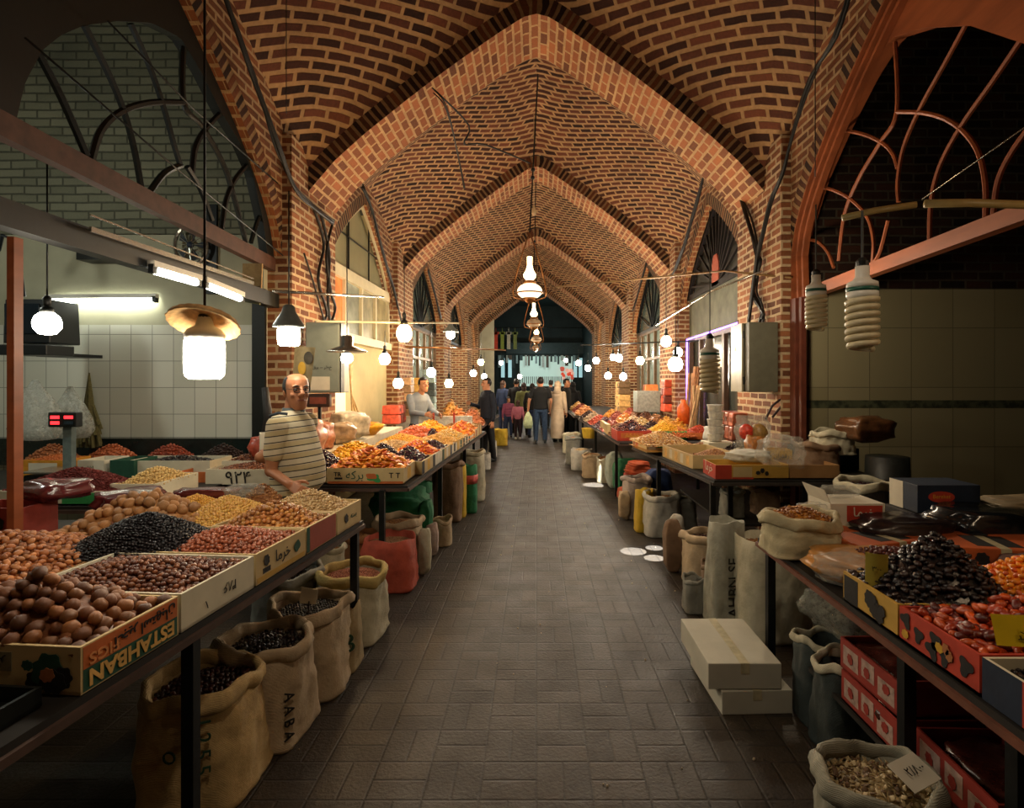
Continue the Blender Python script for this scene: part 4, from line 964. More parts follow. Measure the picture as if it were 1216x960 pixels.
DAT = [mat('red date', 'a83c1c', .25, .3, 35, .2, rand=.35, coat=.4), mat('orange date', 'c4521e', .25, .25, 35, .2, rand=.3, coat=.4), mat('dark date', '5a1e16', .3, .3, 35, .2, rand=.35, coat=.3)]
SPI = [mat('dark red spice', '64201a', .8, .25, 60, .3)]
BRN = [mat('brown grain', '8a5a30', .6, .25, 50, .2), mat('light brown grain', 'a57440', .6, .2, 50, .2)]
def t1h(y0, y1, x0, x1, hp, *a, **k):      # heap between distances from the table edge
    ym = (y0+y1)/2; xe = edge_x(ym); return heap((xe-(x0+x1)/2, ym), (x1-x0)/2, (y1-y0)/2, .955, hp, E5, *a, **k)
t1h(1.565, 1.915, .015, .61, .125, 'walnut', .047, WAL, 300, 'walnut', 'large dark walnut in the fig crate nearest along the nut table', 'lower layers of large dark walnuts in the fig crate', 'large dark walnuts in the fig crate', 'walnut', seed=3, spacing=.92, layers=1.12, shape=(2.6, 1.1))
t1h(1.945, 2.34, .015, .59, .055, 'hazel', .0235, HZD, 150, 'hazelnut', 'dark glossy hazelnut in the plain pale crate with the handwritten number', 'rest of the dark hazelnuts in the plain pale crate', 'dark hazelnuts in the plain pale crate', 'hazelnut', seed=4, spacing=.93)
t1h(2.375, 2.765, .015, .49, .065, 'hazel', .022, HZR, 80, 'hazelnut', 'reddish hazelnut in the yellowish crate beside the dark hazelnuts', 'rest of the reddish hazelnuts in the yellowish crate', 'reddish hazelnuts in the yellowish crate', 'hazelnut', seed=5, spacing=.93)
t1h(2.795, 3.105, .015, .47, .10, 'hazel', .027, HZB, 70, 'hazelnut', 'light brown hazelnut in the crate with the dusty red side', 'rest of the light brown hazelnuts in the dusty red-sided crate', 'light brown hazelnuts in the dusty red-sided crate', 'hazelnut', seed=6, spacing=.93)
t1h(3.135, 3.45, .015, .45, .10, 'almond', .024, ALM, 0, 'almond', '', 'heap of pale almonds in the last crate by the seller\'s hand', '', 'almond', seed=7, spacing=.75)
heap((-2.25, 2.3), .42, .45, .93, .13, 0, 'oval', .036, PEC, 300, 'pecan', 'glossy brown pecan in the broad heap behind the dark walnuts', 'rest of the broad pecan heap behind the dark walnuts', 'pecans in the broad heap', 'pecan', seed=8, spacing=.85)
heap((-2.02, 2.98), .34, .24, .93, .17, 0, 'walnut', .055, WAL2, 120, 'walnut', 'tan walnut in the heap between the red emblem crate and the black raisins', 'lower layers of the tan walnut heap', 'tan walnuts beside the black raisins', 'walnut', seed=9, spacing=.92)
heap((-1.73, 2.56), .3, .22, .95, .14, 0, 'plum', .017, RAIS, 0, 'raisin', '', 'pointed heap of black raisins among the nut crates', '', 'raisin', seed=10, spacing=.8)
heap((-1.93, 3.27), .2, .14, .93, .1, 0, 'pea', .012, GOLD, 0, 'golden_seed', '', 'small heap of golden seeds behind the black raisins', '', 'seed', seed=11, spacing=.8)
heap((-1.68, 3.12), .2, .28, .93, .12, 0, 'pea', .017, CHI, 0, 'chickpea', '', 'heap of yellow chickpeas in the middle of the nut table', '', 'chickpea', seed=12, spacing=.85)
heap((-1.62, 3.4), .13, .1, .95, .12, 0, 'almond', .02, BRN, 0, 'almond', '', 'small heap of brown almonds beside the seller\'s arm', '', 'almond', seed=13, spacing=.8)
# trays in which the inner heaps stand
for (cx, cy, w, l, lab) in ((-2.25, 2.3, .86, .92, 'low crate under the broad pecan heap'), (-2.02, 2.98, .72, .5, 'low crate under the tan walnuts'), (-1.73, 2.56, .62, .46, 'low crate under the black raisins'), (-1.71, 3.13, .66, .66, 'low crate under the chickpeas and golden seeds')):
    crate((cx, cy), (w-.02, l-.02, .1), 0, Z1, KRAFT, lab)
# dark tray on the table's near end
e = crate((-1.62, 1.3), (.66, .42, .05), E5, Z1, BLACK, 'shallow black tray on the near end of the nut table')
# plastic packs and bags on the nut table
def pillow(name, c, size, rz, m, label, cat, seed=0, n=14, tilt=0, group=None, amp=.12):
    """stuffed soft pack: superellipsoid with creases"""
    rd = random.Random(seed); ph = [rd.random()*6 for _ in range(6)]; g = G().ball((0, 0, 0), 1, n*2, n)
    for i, v in enumerate(g.v):
        p = [math.copysign(abs(q)**.6, q) for q in v]; k = 1+amp*(math.sin(4*v.x+ph[0])*math.sin(5*v.y+ph[1])+.6*math.sin(9*v.z+ph[2]+3*v.x)+.4*math.sin(13*v.y+ph[3]))
        g.v[i] = Vector((p[0]*k*size[0]/2, p[1]*k*size[1]/2, p[2]*k*size[2]/2))
    lo = min(v.z for v in g.v); g.xf(Matrix.Translation(Vector(c)) @ Matrix.Rotation(rz, 4, 'Z') @ Matrix.Rotation(tilt, 4, 'X') @ Matrix.Translation((0, 0, -lo)))
    return tag(obj(name, g, m, smooth=True), label, cat, group)
PPK = mat('dark red plastic wrap', '5c2426', .2, .3, 12, .5, coat=.5)
pillow('wrapped_pack', (-2.3, 3.27, .93), (.34, .3, .12), .3, PPK, 'shiny dark red plastic pack lying behind the tan walnuts', 'pack', 1)
pillow('wrapped_pack', (-2.6, 3.1, 1.04), (.3, .26, .1), -.2, PPK, 'dark red plastic pack slumped over the emblem crate', 'pack', 2)
pillow('wrapped_pack', (-1.98, 3.45, .97), (.36, .12, .06), .1, PPK, 'flat dark red pack just behind the golden seeds', 'pack', 3)
pillow('plastic_bag', (-1.7, 3.36, 1.0), (.2, .12, .07), .3, film('clear film', 'd8d8cc', .3), 'small clear plastic bag lying by the brown almonds', 'bag', 4)
# ------------------------------------------------------------------ inner counter
Z2 = .862
def flat_heap(c, a, b, z0, hp, kind, size, mats, name, label, seed, cat, rz=0, **k): return heap((c[0], c[1]), a, b, z0, hp, rz, kind, size, mats, 0, name, '', label, '', cat, seed=seed, **k)
e = crate((-3.15, 3.98), (.8, .42, .09), 0, Z2, CRW, 'white and green sided crate under the dark red spice'); s = (.8, .42, .09)
panel(e, s, 'f', .55, .95, .1, .9, GRB); panel(e, s, 'r', .1, .9, .1, .9, YE)
flat_heap((-3.17, 3.98), .38, .2, .95, .13, 'flake', .018, SPI, 'spice', 'heap of dark red spice flakes on the inner counter', 21, 'spice', spacing=.7)
crate((-2.72, 4.12), (.3, .5, .12), 0, Z2, CRW, 'white crate under the pistachios beside the dark red spice', [('f', .05, .95, .05, .95, PAPER)])
flat_heap((-2.72, 4.12), .15, .24, .97, .09, 'oval', .024, [mat('pistachio', 'bd9a5c', .5, .2, 40, .1), mat('light pistachio', 'd0b070', .5, .2, 40, .1)], 'pistachio', 'heap of pistachios on the inner counter beside the red spice', 22, 'pistachio')
for x, w, m, lab in ((-4.12, .34, mat('card orange yellow', 'c98a2a', .6), 'orange-yellow carton with a white label on the inner counter'), (-3.72, .22, PAPER, 'plain white carton between the orange carton and the pistachios'), (-3.46, .2, GR, 'dark green carton end behind the pistachio heap')):
    e = crate((x, 4.95), (w, .3, .15), 0, Z2, m, lab); s = (w, .3, .15)
    if w == .34: panel(e, s, 'f', .15, .85, .35, .85, PAPER)
    elif w == .22: write(e, s, 'f', 'III', .5, .5, .05, INK)
flat_heap((-4.12, 4.95), .15, .13, 1.0, .04, 'pea', .02, [OR], 'orange_lentil', 'orange lentils filling the orange-yellow carton', 24, 'lentil')
for x, w in ((-3.1, .7), (-2.35, .6)):
    crate((x, 5.02), (w, .35, .14), 0, Z2, CRW, 'long pale tray with brown nuts at the middle of the inner counter' if w == .7 else 'long pale tray beside the seller\'s elbow on the inner counter')
flat_heap((-2.4, 5.02), .26, .15, .98, .08, 'oval', .03, HZD, 'brown_nut', 'brown nuts in the pale tray beside the seller\'s elbow', 25, 'nut')
flat_heap((-3.1, 5.02), .32, .15, .96, .06, 'oval', .03, BPL, 'dark_fruit', 'dark dried fruit in the long pale tray of the inner counter', 26, 'dried fruit')
for k, (x, m, lab) in enumerate(((-4.55, 'a5643c', 'pinkish nuts'), (-4.0, 'b0603a', 'orange-brown nuts'), (-3.45, '8a3c24', 'rust-red dried fruit'), (-2.95, '2c1c18', 'almost black dried plums'), (-2.5, '3a2018', 'dark brown dried fruit'))):
    flat_heap((x, 5.42), .24, .16, Z2+.06, .16, 'oval', .035, [mat('back row '+m, m, .4, .3, 40, .2)], 'back_row_heap', lab+' heaped in the back row against the tiled wall', 30+k, 'dried fruit', spacing=.8)
struct('wall_counter_back', G().box((-4.3, 5.72, .98), (3.2, .16, .26)), mat('dark counter glass', '1b2422', .2))
# scale with red digits
e = empty('weighing_scale', (-3.1, 4.5, Z2), 'weighing scale with red digits on a grey post on the inner counter', 'scale')
e.location = Vector((at(68, 505, 4.6).x, 4.6, Z2))
obj('base', G().box((0, 0, .04), (.3, .28, .08)), IRON, e, bevel=.01); obj('pan', G().box((0, 0, .1), (.34, .3, .012)), CHROME, e)
obj('post', G().box((0, .12, .28), (.07, .05, .4)), mat('scale post grey', '5c6866', .4), e)
dsp = obj('display', G().box((0, .08, .5), (.23, .07, .12)), BLACK, e, bevel=.008)
RDG = emit('red digits', 'ff2a30', 3)
for x, z in ((-.055, .52), (.055, .52), (-.055, .475), (.055, .475)): obj('digit_panel', G().box((x, .042, z), (.07, .004, .025)), RDG if (x, z) != (.055, .475) else mat('unlit digits', '20303a', .4), dsp)
# hung bags, herbs, pictures, television
def hung_bag(c, w, h, label, seed):
    rd = random.Random(seed); ph = [rd.random()*6 for _ in range(4)]; g = G(); pr = [(.06, 0), (.8, .03), (1, .2), (.95, .4), (.7, .65), (.35, .85), (.12, 1)]
    g.lathe([(w/2*a, h*b) for a, b in pr], 30, wob=lambda a, i: 1+.12*math.sin(3*a+ph[0]+i)+.08*math.sin(7*a+ph[1])+.05*math.sin(11*a+ph[2])); g.xf(Matrix.Translation(c) @ Matrix.Diagonal((1, .5, 1, 1)))
    return tag(obj('plastic_bag', g, film('milky film', 'c9cdc4', .5), smooth=True), label, 'bag')
hung_bag(at(42, 524, 4.9), .42, .52, 'big milky plastic bag hanging below the television', 5)
hung_bag(at(84, 522, 5.2), .34, .48, 'smaller white plastic bag hanging beside the dried herb bunch', 6)
g = G(); p = at(106, 480, 5.5)
for k in range(60):
    a = random.uniform(0, 6.3); q = random.uniform(0, 1); r_ = .12*math.sqrt(q)
    g.tube([p+Vector((0, 0, .3)), p+Vector((math.cos(a)*r_*.3, math.sin(a)*r_*.2, .0)), p+Vector((math.cos(a)*r_, math.sin(a)*r_*.6, random.uniform(-.42, -.2)))], [.006, .012, .016], 5)
tag(obj('herb_bunch', g, mat('dried olive herbs', '5a5430', .8, .3, 40, .3)), 'tall bunch of dried olive-green herbs hanging on the tiled wall', 'herbs')
def framed(px0, py0, px1, py1, d, mf, mp, label, y_off=0, fr=.018, inner=None, cat='picture'):
    a, b = at(px0, py1, d), at(px1, py0, d); w, h = b.x-a.x, b.z-a.z
    e = empty('framed_picture', ((a.x+b.x)/2, d, a.z), label, cat)
    g = G().box((0, 0, fr/2), (w, .02, fr)).box((0, 0, h-fr/2), (w, .02, fr)).box((-w/2+fr/2, 0, h/2), (fr, .02, h-2*fr)).box((w/2-fr/2, 0, h/2), (fr, .02, h-2*fr)); obj('frame', g, mf, e)
    obj('picture', G().box((0, .004, h/2), (w-fr, .008, h-fr)), mp, e)
    if inner: inner(e, w, h)
    return e
FR_B = mat('brown frame', '6a4c30', .4); PP = mat('faded print', 'b8b69c', .5, .12, 8); PG = mat('green print', '3c6a44', .5, .4, 9); PBL = mat('pale grey print', 'a5aca0', .5, .15, 5)
framed(50, 422, 71, 455, 5.82, FR_B, PP, 'narrow framed certificate under the television', inner=lambda e, w, h: obj('text_block_print', G().box((0, -.002, h*.5), (w*.5, .004, h*.4)), mat('grey print', '8d8b78', .6), e))
framed(73, 421, 91, 450, 5.82, GRB, PG, 'small green framed picture on the tiled wall')
framed(94, 417, 126, 468, 5.82, FR_B, PBL, 'tall pale framed picture behind the dried herb bunch')
def mosque(e, w, h):
    obj('arch_print', G().slab([(w*.22*math.cos(t_), -.006, h*.3+h*.42*math.sin(t_)) for t_ in (PI*i/16 for i in range(17))], (0, .002, 0)), mat('turquoise print', '4f9aa0', .5, .3, 20), e)
    obj('arch_print', G().slab([(w*.11*math.cos(t_), -.009, h*.3+h*.25*math.sin(t_)) for t_ in (PI*i/16 for i in range(17))], (0, .002, 0)), mat('deep blue print', '22406a', .5, .3, 20), e)
    for s_ in (-.33, .33): obj('arcade_print', G().box((s_*w, -.004, h*.25), (w*.2, .004, h*.3)), mat('sand print', 'a5885a', .5, .3, 20), e)
framed(264, 454, 298, 479, 5.82, mat('dark gold frame', '6a5a38', .5), mat('building print', '4c4630', .5, .4, 30), 'small colour picture of a domed blue-tiled arch on the tiled wall', fr=.008, inner=mosque)
framed(28, 218, 42, 243, 5.82, BLACK, mat('grey photo', '6a6a62', .5, .5, 20), 'tiny dark framed photo high on the shop plaster', fr=.02)
# ventilator
p = at(229, 292, 5.75); e = empty('wall_fan', (p.x, 5.72, p.z), 'round metal ventilator fan set high in the shop wall', 'fan')
g = G(); g.tube([(.16*math.cos(a), 0, .2*math.sin(a)) for a in (2*PI*i/28 for i in range(29))], .018, 6)
for k in range(12): a = 2*PI*k/12; g.bar((.03*math.cos(a), -.03, .03*math.sin(a)), (.155*math.cos(a), 0, .19*math.sin(a)), .006)
obj('guard_frame', g, CHROME, e)
for k in range(5):
    a = 2*PI*k/5; obj('blade', G().slab([(.03*math.cos(a), 0, .03*math.sin(a)), (.14*math.cos(a-.25), -.01, .16*math.sin(a-.25)), (.14*math.cos(a+.3), .02, .16*math.sin(a+.3))], (0, .006, 0)), mat('fan blade', '3a4048', .4), e)
obj('hub', G().ball((0, -.01, 0), (.035, .03, .035)), BL, e)
struct('window_1', G().box((at(205, 300, 5.8).x, 5.83, 2.98), (.75, .04, .7)).box((at(252, 300, 5.8).x, 5.8, 3.0), (.12, .06, .9)), mat('dark fan recess', '10161a', .5))
g = G().box((at(130, 305, 5.7).x, 5.7, at(130, 305, 5.7).z), (.5, .2, .1)); tag(obj('wall_shelf', g, BLACK), 'short dark shelf high on the plaster between the beams', 'shelf')
for (a, b, c_, d_, lab) in ((288, 313, 310, 345, 'tan paper bag pinned to the plaster near the ventilator'), (287, 340, 308, 362, 'olive paper notice on the shutter beam by the brick pier')):
    q = at(a, d_, 5.5); r_ = at(c_, b, 5.5); g = G().slab([(q.x, 5.5, q.z+.03), (r_.x, 5.5, q.z), (r_.x+.01, 5.5, r_.z), (q.x, 5.5, r_.z)], (0, .02, 0)); tag(obj('paper_notice', g, mat('tan paper', '9a7c50', .8) if a == 288 else mat('olive paper', '5c5a3a', .8)), lab, 'notice')
# calendar poster on the pier cabinet side
q = at(345, 462, 4.3); g = G(); P4 = [at(347, 458, 4.35), at(369, 460, 4.45), at(375, 413, 4.45), at(350, 411, 4.35)]
e = empty('calendar', P4[0], 'tattered calendar sheet with a yellow patch beside the bald seller\'s head', 'calendar')
obj('sheet', G().grid(6, 6, lambda i, j: P4[0].lerp(P4[1], i).lerp(P4[3].lerp(P4[2], i), j)-P4[0]+Vector((0, .02*math.sin(i*6), 0))), mat('calendar sheet', '9a8a64', .7, .3, 12), e, smooth=True)
obj('yellow_patch', G().ball(P4[0].lerp(P4[2], .45)-P4[0]-Vector((0, .02, 0)), (.03, .004, .05)), mat('print yellow', 'c79a2e'), e)
obj('sketch_print', G().ball(P4[0].lerp(P4[2], .72)-P4[0]-Vector((0, .02, 0)), (.035, .004, .05)), mat('grey sketch', '4a4438', .7), e)
# television
p = at(30, 385, 4.9); e = empty('television', (p.x-.02, 4.9, at(30, 420, 4.9).z), 'small old black television on a wall bracket above the hanging bags', 'television')
obj('casing', G().box((0, .2, .28), (.4, .34, .38), taper=.95), mat('black plastic', '15181a', .35, .1, 20, .02), e, bevel=.01)
obj('screen', G().box((-.03, .025, .3), (.3, .012, .26)), mat('dark screen', '10181f', .12, .1, 3, 0), e, bevel=.01)
obj('player', G().box((.04, .1, .03), (.4, .3, .09)), mat('black plastic', '15181a'), e, bevel=.008)
obj('bracket', G().tube([(-.3, .1, .9), (-.22, .05, 1.02), (-.1, .05, .97), (-.08, .1, .5)], .016, 6).box((0, .5, .0), (.3, .4, .03)), IRON, e)
# ------------------------------------------------------------------ sacks
def weave(key, col, col2=None, sc=420):
    if key in MATS: return MATS[key]
    t = NT(key); c = t.coord(); n = t.noise(c, 9, 4); w = t.new('ShaderNodeTexWave'); w.bands_direction = 'Z'; w.inputs['Scale'].default_value = sc/6.28; w.inputs['Distortion'].default_value = 2; w.inputs['Detail'].default_value = 1; t.ln(c, w.inputs['Vector'])
    a = lin(col); b = lin(col2 or col); dk = tuple(x*.62 for x in a[:3])+(1,)
    base = t.ramp(n, [(.25, dk), (.5, a), (.8, b)]); t.ln(t.mix(t.math('MULTIPLY', w.outputs['Fac'], .16), base, dk), t.b.inputs['Base Color']); t.b.inputs['Roughness'].default_value = .75
    t.bump(t.math('MULTIPLY_ADD', n, 2.0, t.math('MULTIPLY', w.outputs['Fac'], .12)), .6, .015); MATS[key] = t.m; return t.m
def slim(c, r, h, m, label, seed):
    return pillow('cloth_bag', (c[0], c[1], 0), (2.3*r, 2*r, h), 0, m, label, 'bag', seed, amp=.07)
def sack(c, r, h, m, label, roll=True, fill=None, seed=0, rz=0, sq=3.2, lean=(0, 0), name='sack', mouth=1.0, fl=.86, ry=1.0, rimm=None, text=None, cat='sack', group=None, tall_fold=0, band=None):
    """open filled sack: squarish foot with pinched corners, slumped sides, rolled rim"""
    rd = random.Random(seed*13+5); ph = [rd.random()*6 for _ in range(8)]; n = 56
    e = empty(name, (c[0], c[1], 0 if len(c) < 3 else c[2]), label, cat, group, rz)
    def ring(rr, z, k, wob=1, dz=0):
        t_ = z/h; p = 2.1+(sq+1.5-2)*max(0, 1-t_*1.0); out = []
        for j in range(n):
            a = 2*PI*j/n; ca, sa = math.cos(a), math.sin(a); q = (abs(ca)**p+abs(sa)**p)**(-1/p)
            w = 1+wob*(.03*math.sin(3*a+ph[0]+t_*3)+.02*math.sin(5*a+ph[1]-t_*4)+.016*math.sin(9*a+ph[2]+6*t_)+.016*math.sin(19*t_+3*a+ph[3])+.012*math.sin(15*a+ph[4]-9*t_)+.01*math.sin(31*t_-2*a+ph[5]))
            zz = z+dz*(.5*math.sin(2*a+ph[4])+.35*math.sin(5*a+ph[5]))
            out.append(Vector((rr*q*ca*w+lean[0]*t_, rr*ry*q*sa*w+lean[1]*t_, zz)))
        return out
    M = mouth; R = [ring(r*.9, .0, 0, .5), ring(r*.99, .004, 0, .6), ring(r*1.02, .03*h+.006, 0), ring(r*1.0, .09*h, 0), ring(r*.99, .18*h, 0), ring(r*1.01, .3*h, 0), ring(r*1.0, .4*h, 0), ring(r*1.01, .5*h, 0), ring(r*.99, .58*h, 0), ring(r*(.5+.5*M), .66*h, 0), ring(r*M*.985, .74*h, 0, 1, .01), ring(r*M*.99, .82*h, 0, 1, .015)]
    hi = .9 if roll else 1.0
    R += [ring(r*M*.97, hi*h, 0, 1, .02), ring(r*M*.93, hi*h+.002, 0, 1, .02), ring(r*M*.92, fl*h-.02, 0, 1), ring(r*.05, fl*h-.03, 0, 0)]
    obj('sack_body', G().loft(R), m, e, smooth=True)
    if roll:
        rr = min(.026, r*.12); g = G(); rows = []
        for k in range(9):
            a = 2*PI*k/8; kk = ring(r*M*.99+rr*.8*math.cos(a), h*.93+rr*1.5*math.sin(a), 0, 1.7, .026); rows.append(kk)
        n0 = len(rows[0]); vs = [v for q in rows[:-1] for v in q]
        g.add(vs, [(i*n0+j, i*n0+(j+1) % n0, ((i+1) % 8)*n0+(j+1) % n0, ((i+1) % 8)*n0+j) for i in range(8) for j in range(n0)])
        obj('rolled_rim', g, rimm or m, e, smooth=True)
    if band:
        z0, z1, bm = band; q = [ring(r*1.045, z0*h, 0), ring(r*1.05, (z0+z1)/2*h, 0), ring(r*1.045, z1*h, 0)]; obj('printed_band', G().loft(q), bm, e, smooth=True)
    if text:
        for (txt, az, z, wd, rot, tm) in text:
            d = Vector((math.cos(az), math.sin(az)*ry, 0)); p = d*(r*1.1+.012*abs(math.sin(2*az))*2)+Vector((lean[0]*z, lean[1]*z, z*h)); xd = Vector((-math.sin(az), math.cos(az), 0)); up = Vector((0, 0, 1)); nn = d.normalized(); Q = Matrix.Rotation(rot, 3, nn)
            lettering(txt, face_m(p, Q @ xd, Q @ up), wd, tm, e, depth=.004)
    if fill:
        kind, size, fm, flabel, fname, hp, nind, grp = fill; R_ = r*M*.9
        heap((e.location.x+lean[0]*.9, e.location.y+lean[1]*.9), R_, R_*ry, e.location.z+h*fl, hp, rz, kind, size, fm, nind, fname, flabel, flabel if not nind else flabel+', lower layers', grp, fname.replace('_', ' '), seed=seed, shape=(2, 1.6), round_=True) if False else rheap(e.location+Vector((lean[0]*.9, lean[1]*.9, h*fl)), R_, R_*ry, hp, kind, size, fm, nind, fname, flabel, grp, seed, rz)
    return e
def rheap(c, a, b, hp, kind, size, mats, nind, name, label, grp, seed, rz=0):
    """round heap in a sack mouth"""
    rd = random.Random(seed); g = G(); R = Matrix.Rotation(rz, 3, 'Z')
    P = lambda u, v, dz=0: c+R @ Vector((u*a, v*b, 0))+Vector((0, 0, hp*(1-min(1, u*u+v*v))+dz))
    rows = [[P(q*math.cos(2*PI*j/20), q*math.sin(2*PI*j/20), -size*.3) for j in range(20)] for q in (.97, .75, .5, .25, .05)]
    g.loft([[v-Vector((0, 0, .04)) for v in rows[0]]]+rows); pos = []
    s = size*.82/((a+b)/2); k = int(2/s)
    for i in range(k):
        for j in range(k):
            u = -1+2*(i+.5+(j % 2)*.45)/k+rd.uniform(-.2, .2)*s; v = -1+2*(j+.5)/k+rd.uniform(-.2, .2)*s
            if u*u+v*v < .93: pos.append(P(u, v, rd.uniform(-.2, .25)*size))
    mats = mats if isinstance(mats, (list, tuple)) else [mats]; rd.shuffle(pos)
    for p in pos[:nind]:
        o = link(name, piece_mesh(kind, mats[rd.randrange(len(mats))], rd.randrange(3)), None, p); o.rotation_euler = (rd.uniform(-1, 1), rd.uniform(-.8, .8), rd.uniform(0, 6.3)); q = size*rd.uniform(.85, 1.15); o.scale = (q, q, q); tag(o, label, name.replace('_', ' '), grp)
    pcs = [piece(kind, q, True) for q in range(3)]
    for p in pos[nind:]:
        pc = pcs[rd.randrange(3)]; E = Euler((rd.uniform(-.8, .8), rd.uniform(-.8, .8), rd.uniform(0, 6.3))).to_matrix(); q = size*rd.uniform(.85, 1.15); g.add([p+E @ (v*q) for v in pc.v], pc.f, rd.randrange(len(mats)))
    tag(obj(name+'_fill', g, list(mats), smooth=True), label if not nind else label+', lower layers', name.replace('_', ' ')+' fill', None, 'stuff')
TANW = weave('tan woven', 'c4a670', 'd4b880'); BEIW = weave('beige woven', 'bba584', 'cab696'); OFFW = weave('off-white woven', 'b8b298', 'ccc6ae'); GRYW = weave('grey woven', '84847a', '98988c'); REDW = weave('orange red mesh', 'b04a34', 'c05a40'); BRNW = weave('brown burlap', '7a6048', '8e7458')
YELW = weave('yellow plastic sack', 'c8a628', 'd4b43a'); GRNW = weave('green plastic sack', '1f7048', '2a8454'); WHTW = weave('white plastic sack', 'b8b6aa', 'd0cec4')
GINK = mat('dark green ink', '22402c', .8)
LIME = [mat('dried red-brown fruit', '4c241a', .35, .35, 50, .2, rand=.4, coat=.2), mat('dried dark fruit', '2c1613', .35, .35, 50, .2, rand=.4, coat=.2)]
PINKG = [mat('pinkish brown grain', '8a4e38', .6, .25, 50, .2), mat('rust grain', '9c6044', .6, .2, 50, .2)]
# left row under the nut table
sack((-1.37, 2.4), .205, .46, TANW, 'tan woven sack of dark red fruit with green writing, nearest under the nut table', fill=('oval', .026, LIME, 'dried red-brown fruit in the nearest tan woven sack', 'dried_fruit', .03, 120, 'dried fruit in the nearest tan sack'), seed=1, sq=3.6, lean=(-.01, 0),
     text=[('1 2 5 5', -1.1, .62, .2, -PI/2, GINK), ('O', -1.62, .55, .05, 0, GINK)])
sack((-1.29, 2.76), .195, .47, BEIW, 'beige sack of black fruit with dark corner marks, second under the nut table', fill=('oval', .024, BPL, 'black dried fruit in the second sack, the beige one', 'dried_fruit', .03, 100, 'black dried fruit in the beige sack'), seed=2, sq=3.4, text=[('A A B A', -.75, .35, .22, -PI/2, mat('black ink', '1a1814'))])
sack((-1.25, 3.17), .2, .47, BEIW, 'beige sack of black raisins with a pale price card, third under the nut table', fill=('plum', .018, RAIS, 'black raisins in the sack with the price card', 'raisin', .02, 0, ''), seed=3, sq=3.2)
sack((-1.16, 3.38), .12, .38, weave('tan striped woven', '9c8860', 'b09c74'), 'narrow striped sack with a black-framed print squeezed between two beige sacks', roll=False, fill=('oval', .02, BRN, 'brown grain in the narrow striped sack', 'grain', .02, 0, ''), seed=4, text=[('B', -.9, .5, .07, 0, GINK)])
sack((-1.22, 3.8), .21, .44, OFFW, 'cream sack with a yellow rim full of rust-coloured grain', fill=('pea', .012, PINKG, 'rust-coloured grain in the cream sack with the yellow rim', 'grain', .03, 0, ''), seed=5, rimm=weave('yellowed rim', 'b09a5a', 'c4ae6c'))
sack((-1.62, 3.75), .19, .46, GRYW, 'grey-rimmed sack in the shade behind the cream sack', fill=('oval', .02, BPL, 'dark dried fruit in the shaded grey-rimmed sack', 'dried_fruit', .01, 0, ''), seed=6)
sack((-1.2, 4.72), .21, .4, REDW, 'orange-red mesh sack standing under the corner of the apricot table', roll=False, fill=('pea', .014, [mat('brown lentil', '8a6444', .6, .2, 50, .2)], 'brown grain in the orange-red sack', 'grain', .02, 0, ''), seed=7, sq=3.8)
sack((-1.22, 5.12), .2, .46, BEIW, 'beige sack with brown grain directly behind the orange-red sack', fill=('pea', .014, BRN, 'brown grain in the beige sack behind the orange-red one', 'grain', .03, 0, ''), seed=8)
sack((-1.56, 4.9), .18, .38, weave('orange faded sack', '8a5a30', 'a06e3c'), 'faded orange sack in the shade beside the orange-red sack', fill=('pea', .014, BRN, 'grain in the faded orange sack', 'grain', .02, 0, ''), seed=9)
sack((-1.62, 4.35), .15, .45, OFFW, 'pale bag rim showing between the two table legs', fill=('pea', .014, BRN, 'grain in the pale bag between the table legs', 'grain', .02, 0, ''), seed=10)
slim((-.97, 4.98), .05, .38, OFFW, 'slim white bag leaning at the side of the orange-red sack', 11)
pillow('plastic_sack', (-1.35, 5.75, .25), (.55, .5, .32), .1, GRNW, 'dark green plastic sack lying open under the apricot table', 'sack', 12)
slim((-1.0, 5.5), .055, .3, weave('pale pink bag', 'b8a49c', 'c8b4ac'), 'small pale pink bag beside the green plastic sack', 12)
pillow('plastic_sack', (-1.08, 5.6, .2), (.13, .24, .3), .1, GRNW, 'bright green bag neck folded over the edge of the low shelf', 'sack', 13)
sack((-.98, 5.9), .11, .27, BEIW, 'small beige sack folded over at the top, standing in front of the apricot table legs', roll=True, seed=14)
for k, (x, y, r_, h_, m, lab, ban) in enumerate(((-1.08, 6.95, .18, .72, BRNW, 'tall wrinkled brown burlap sack under the apricot table', None), (-.96, 7.1, .09, .64, YELW, 'narrow yellow plastic sack beside the brown burlap sack', None), (-.87, 7.35, .11, .6, GRNW, 'green plastic sack with a red and white band beside the yellow sack', (.62, .8, mat('red white print', 'b0504a', .6, .4, 20))),
        (-.9, 8.1, .17, .72, OFFW, 'pale crumpled sack standing behind the green plastic sack', None), (-1.3, 6.4, .14, .55, GRNW, 'dark green sack with black print in the shade by the brown burlap sack', (.3, .8, DKF)), (-1.0, 10.9, .13, .3, WHTW, 'short white sack by the feet of the man in the dark jacket', None),
        (-.97, 12.6, .1, .35, WHTW, 'small white sack behind the man in the dark jacket', None), (-.92, 14.9, .17, .42, YELW, 'yellow sack by the walkway near the children', None))):
    sack((x, y), r_, h_, m, lab, roll=(k in (0, 3)), fill=('pea', .02, ALM if k in (2, 3) else BRN, 'goods in the mouth of the '+lab.split(' under')[0].split(' beside')[0].split(' standing')[0].split(' by ')[0], 'grain', .04, 0, '') if k in (0, 2, 3, 7) else None, seed=20+k, band=ban)
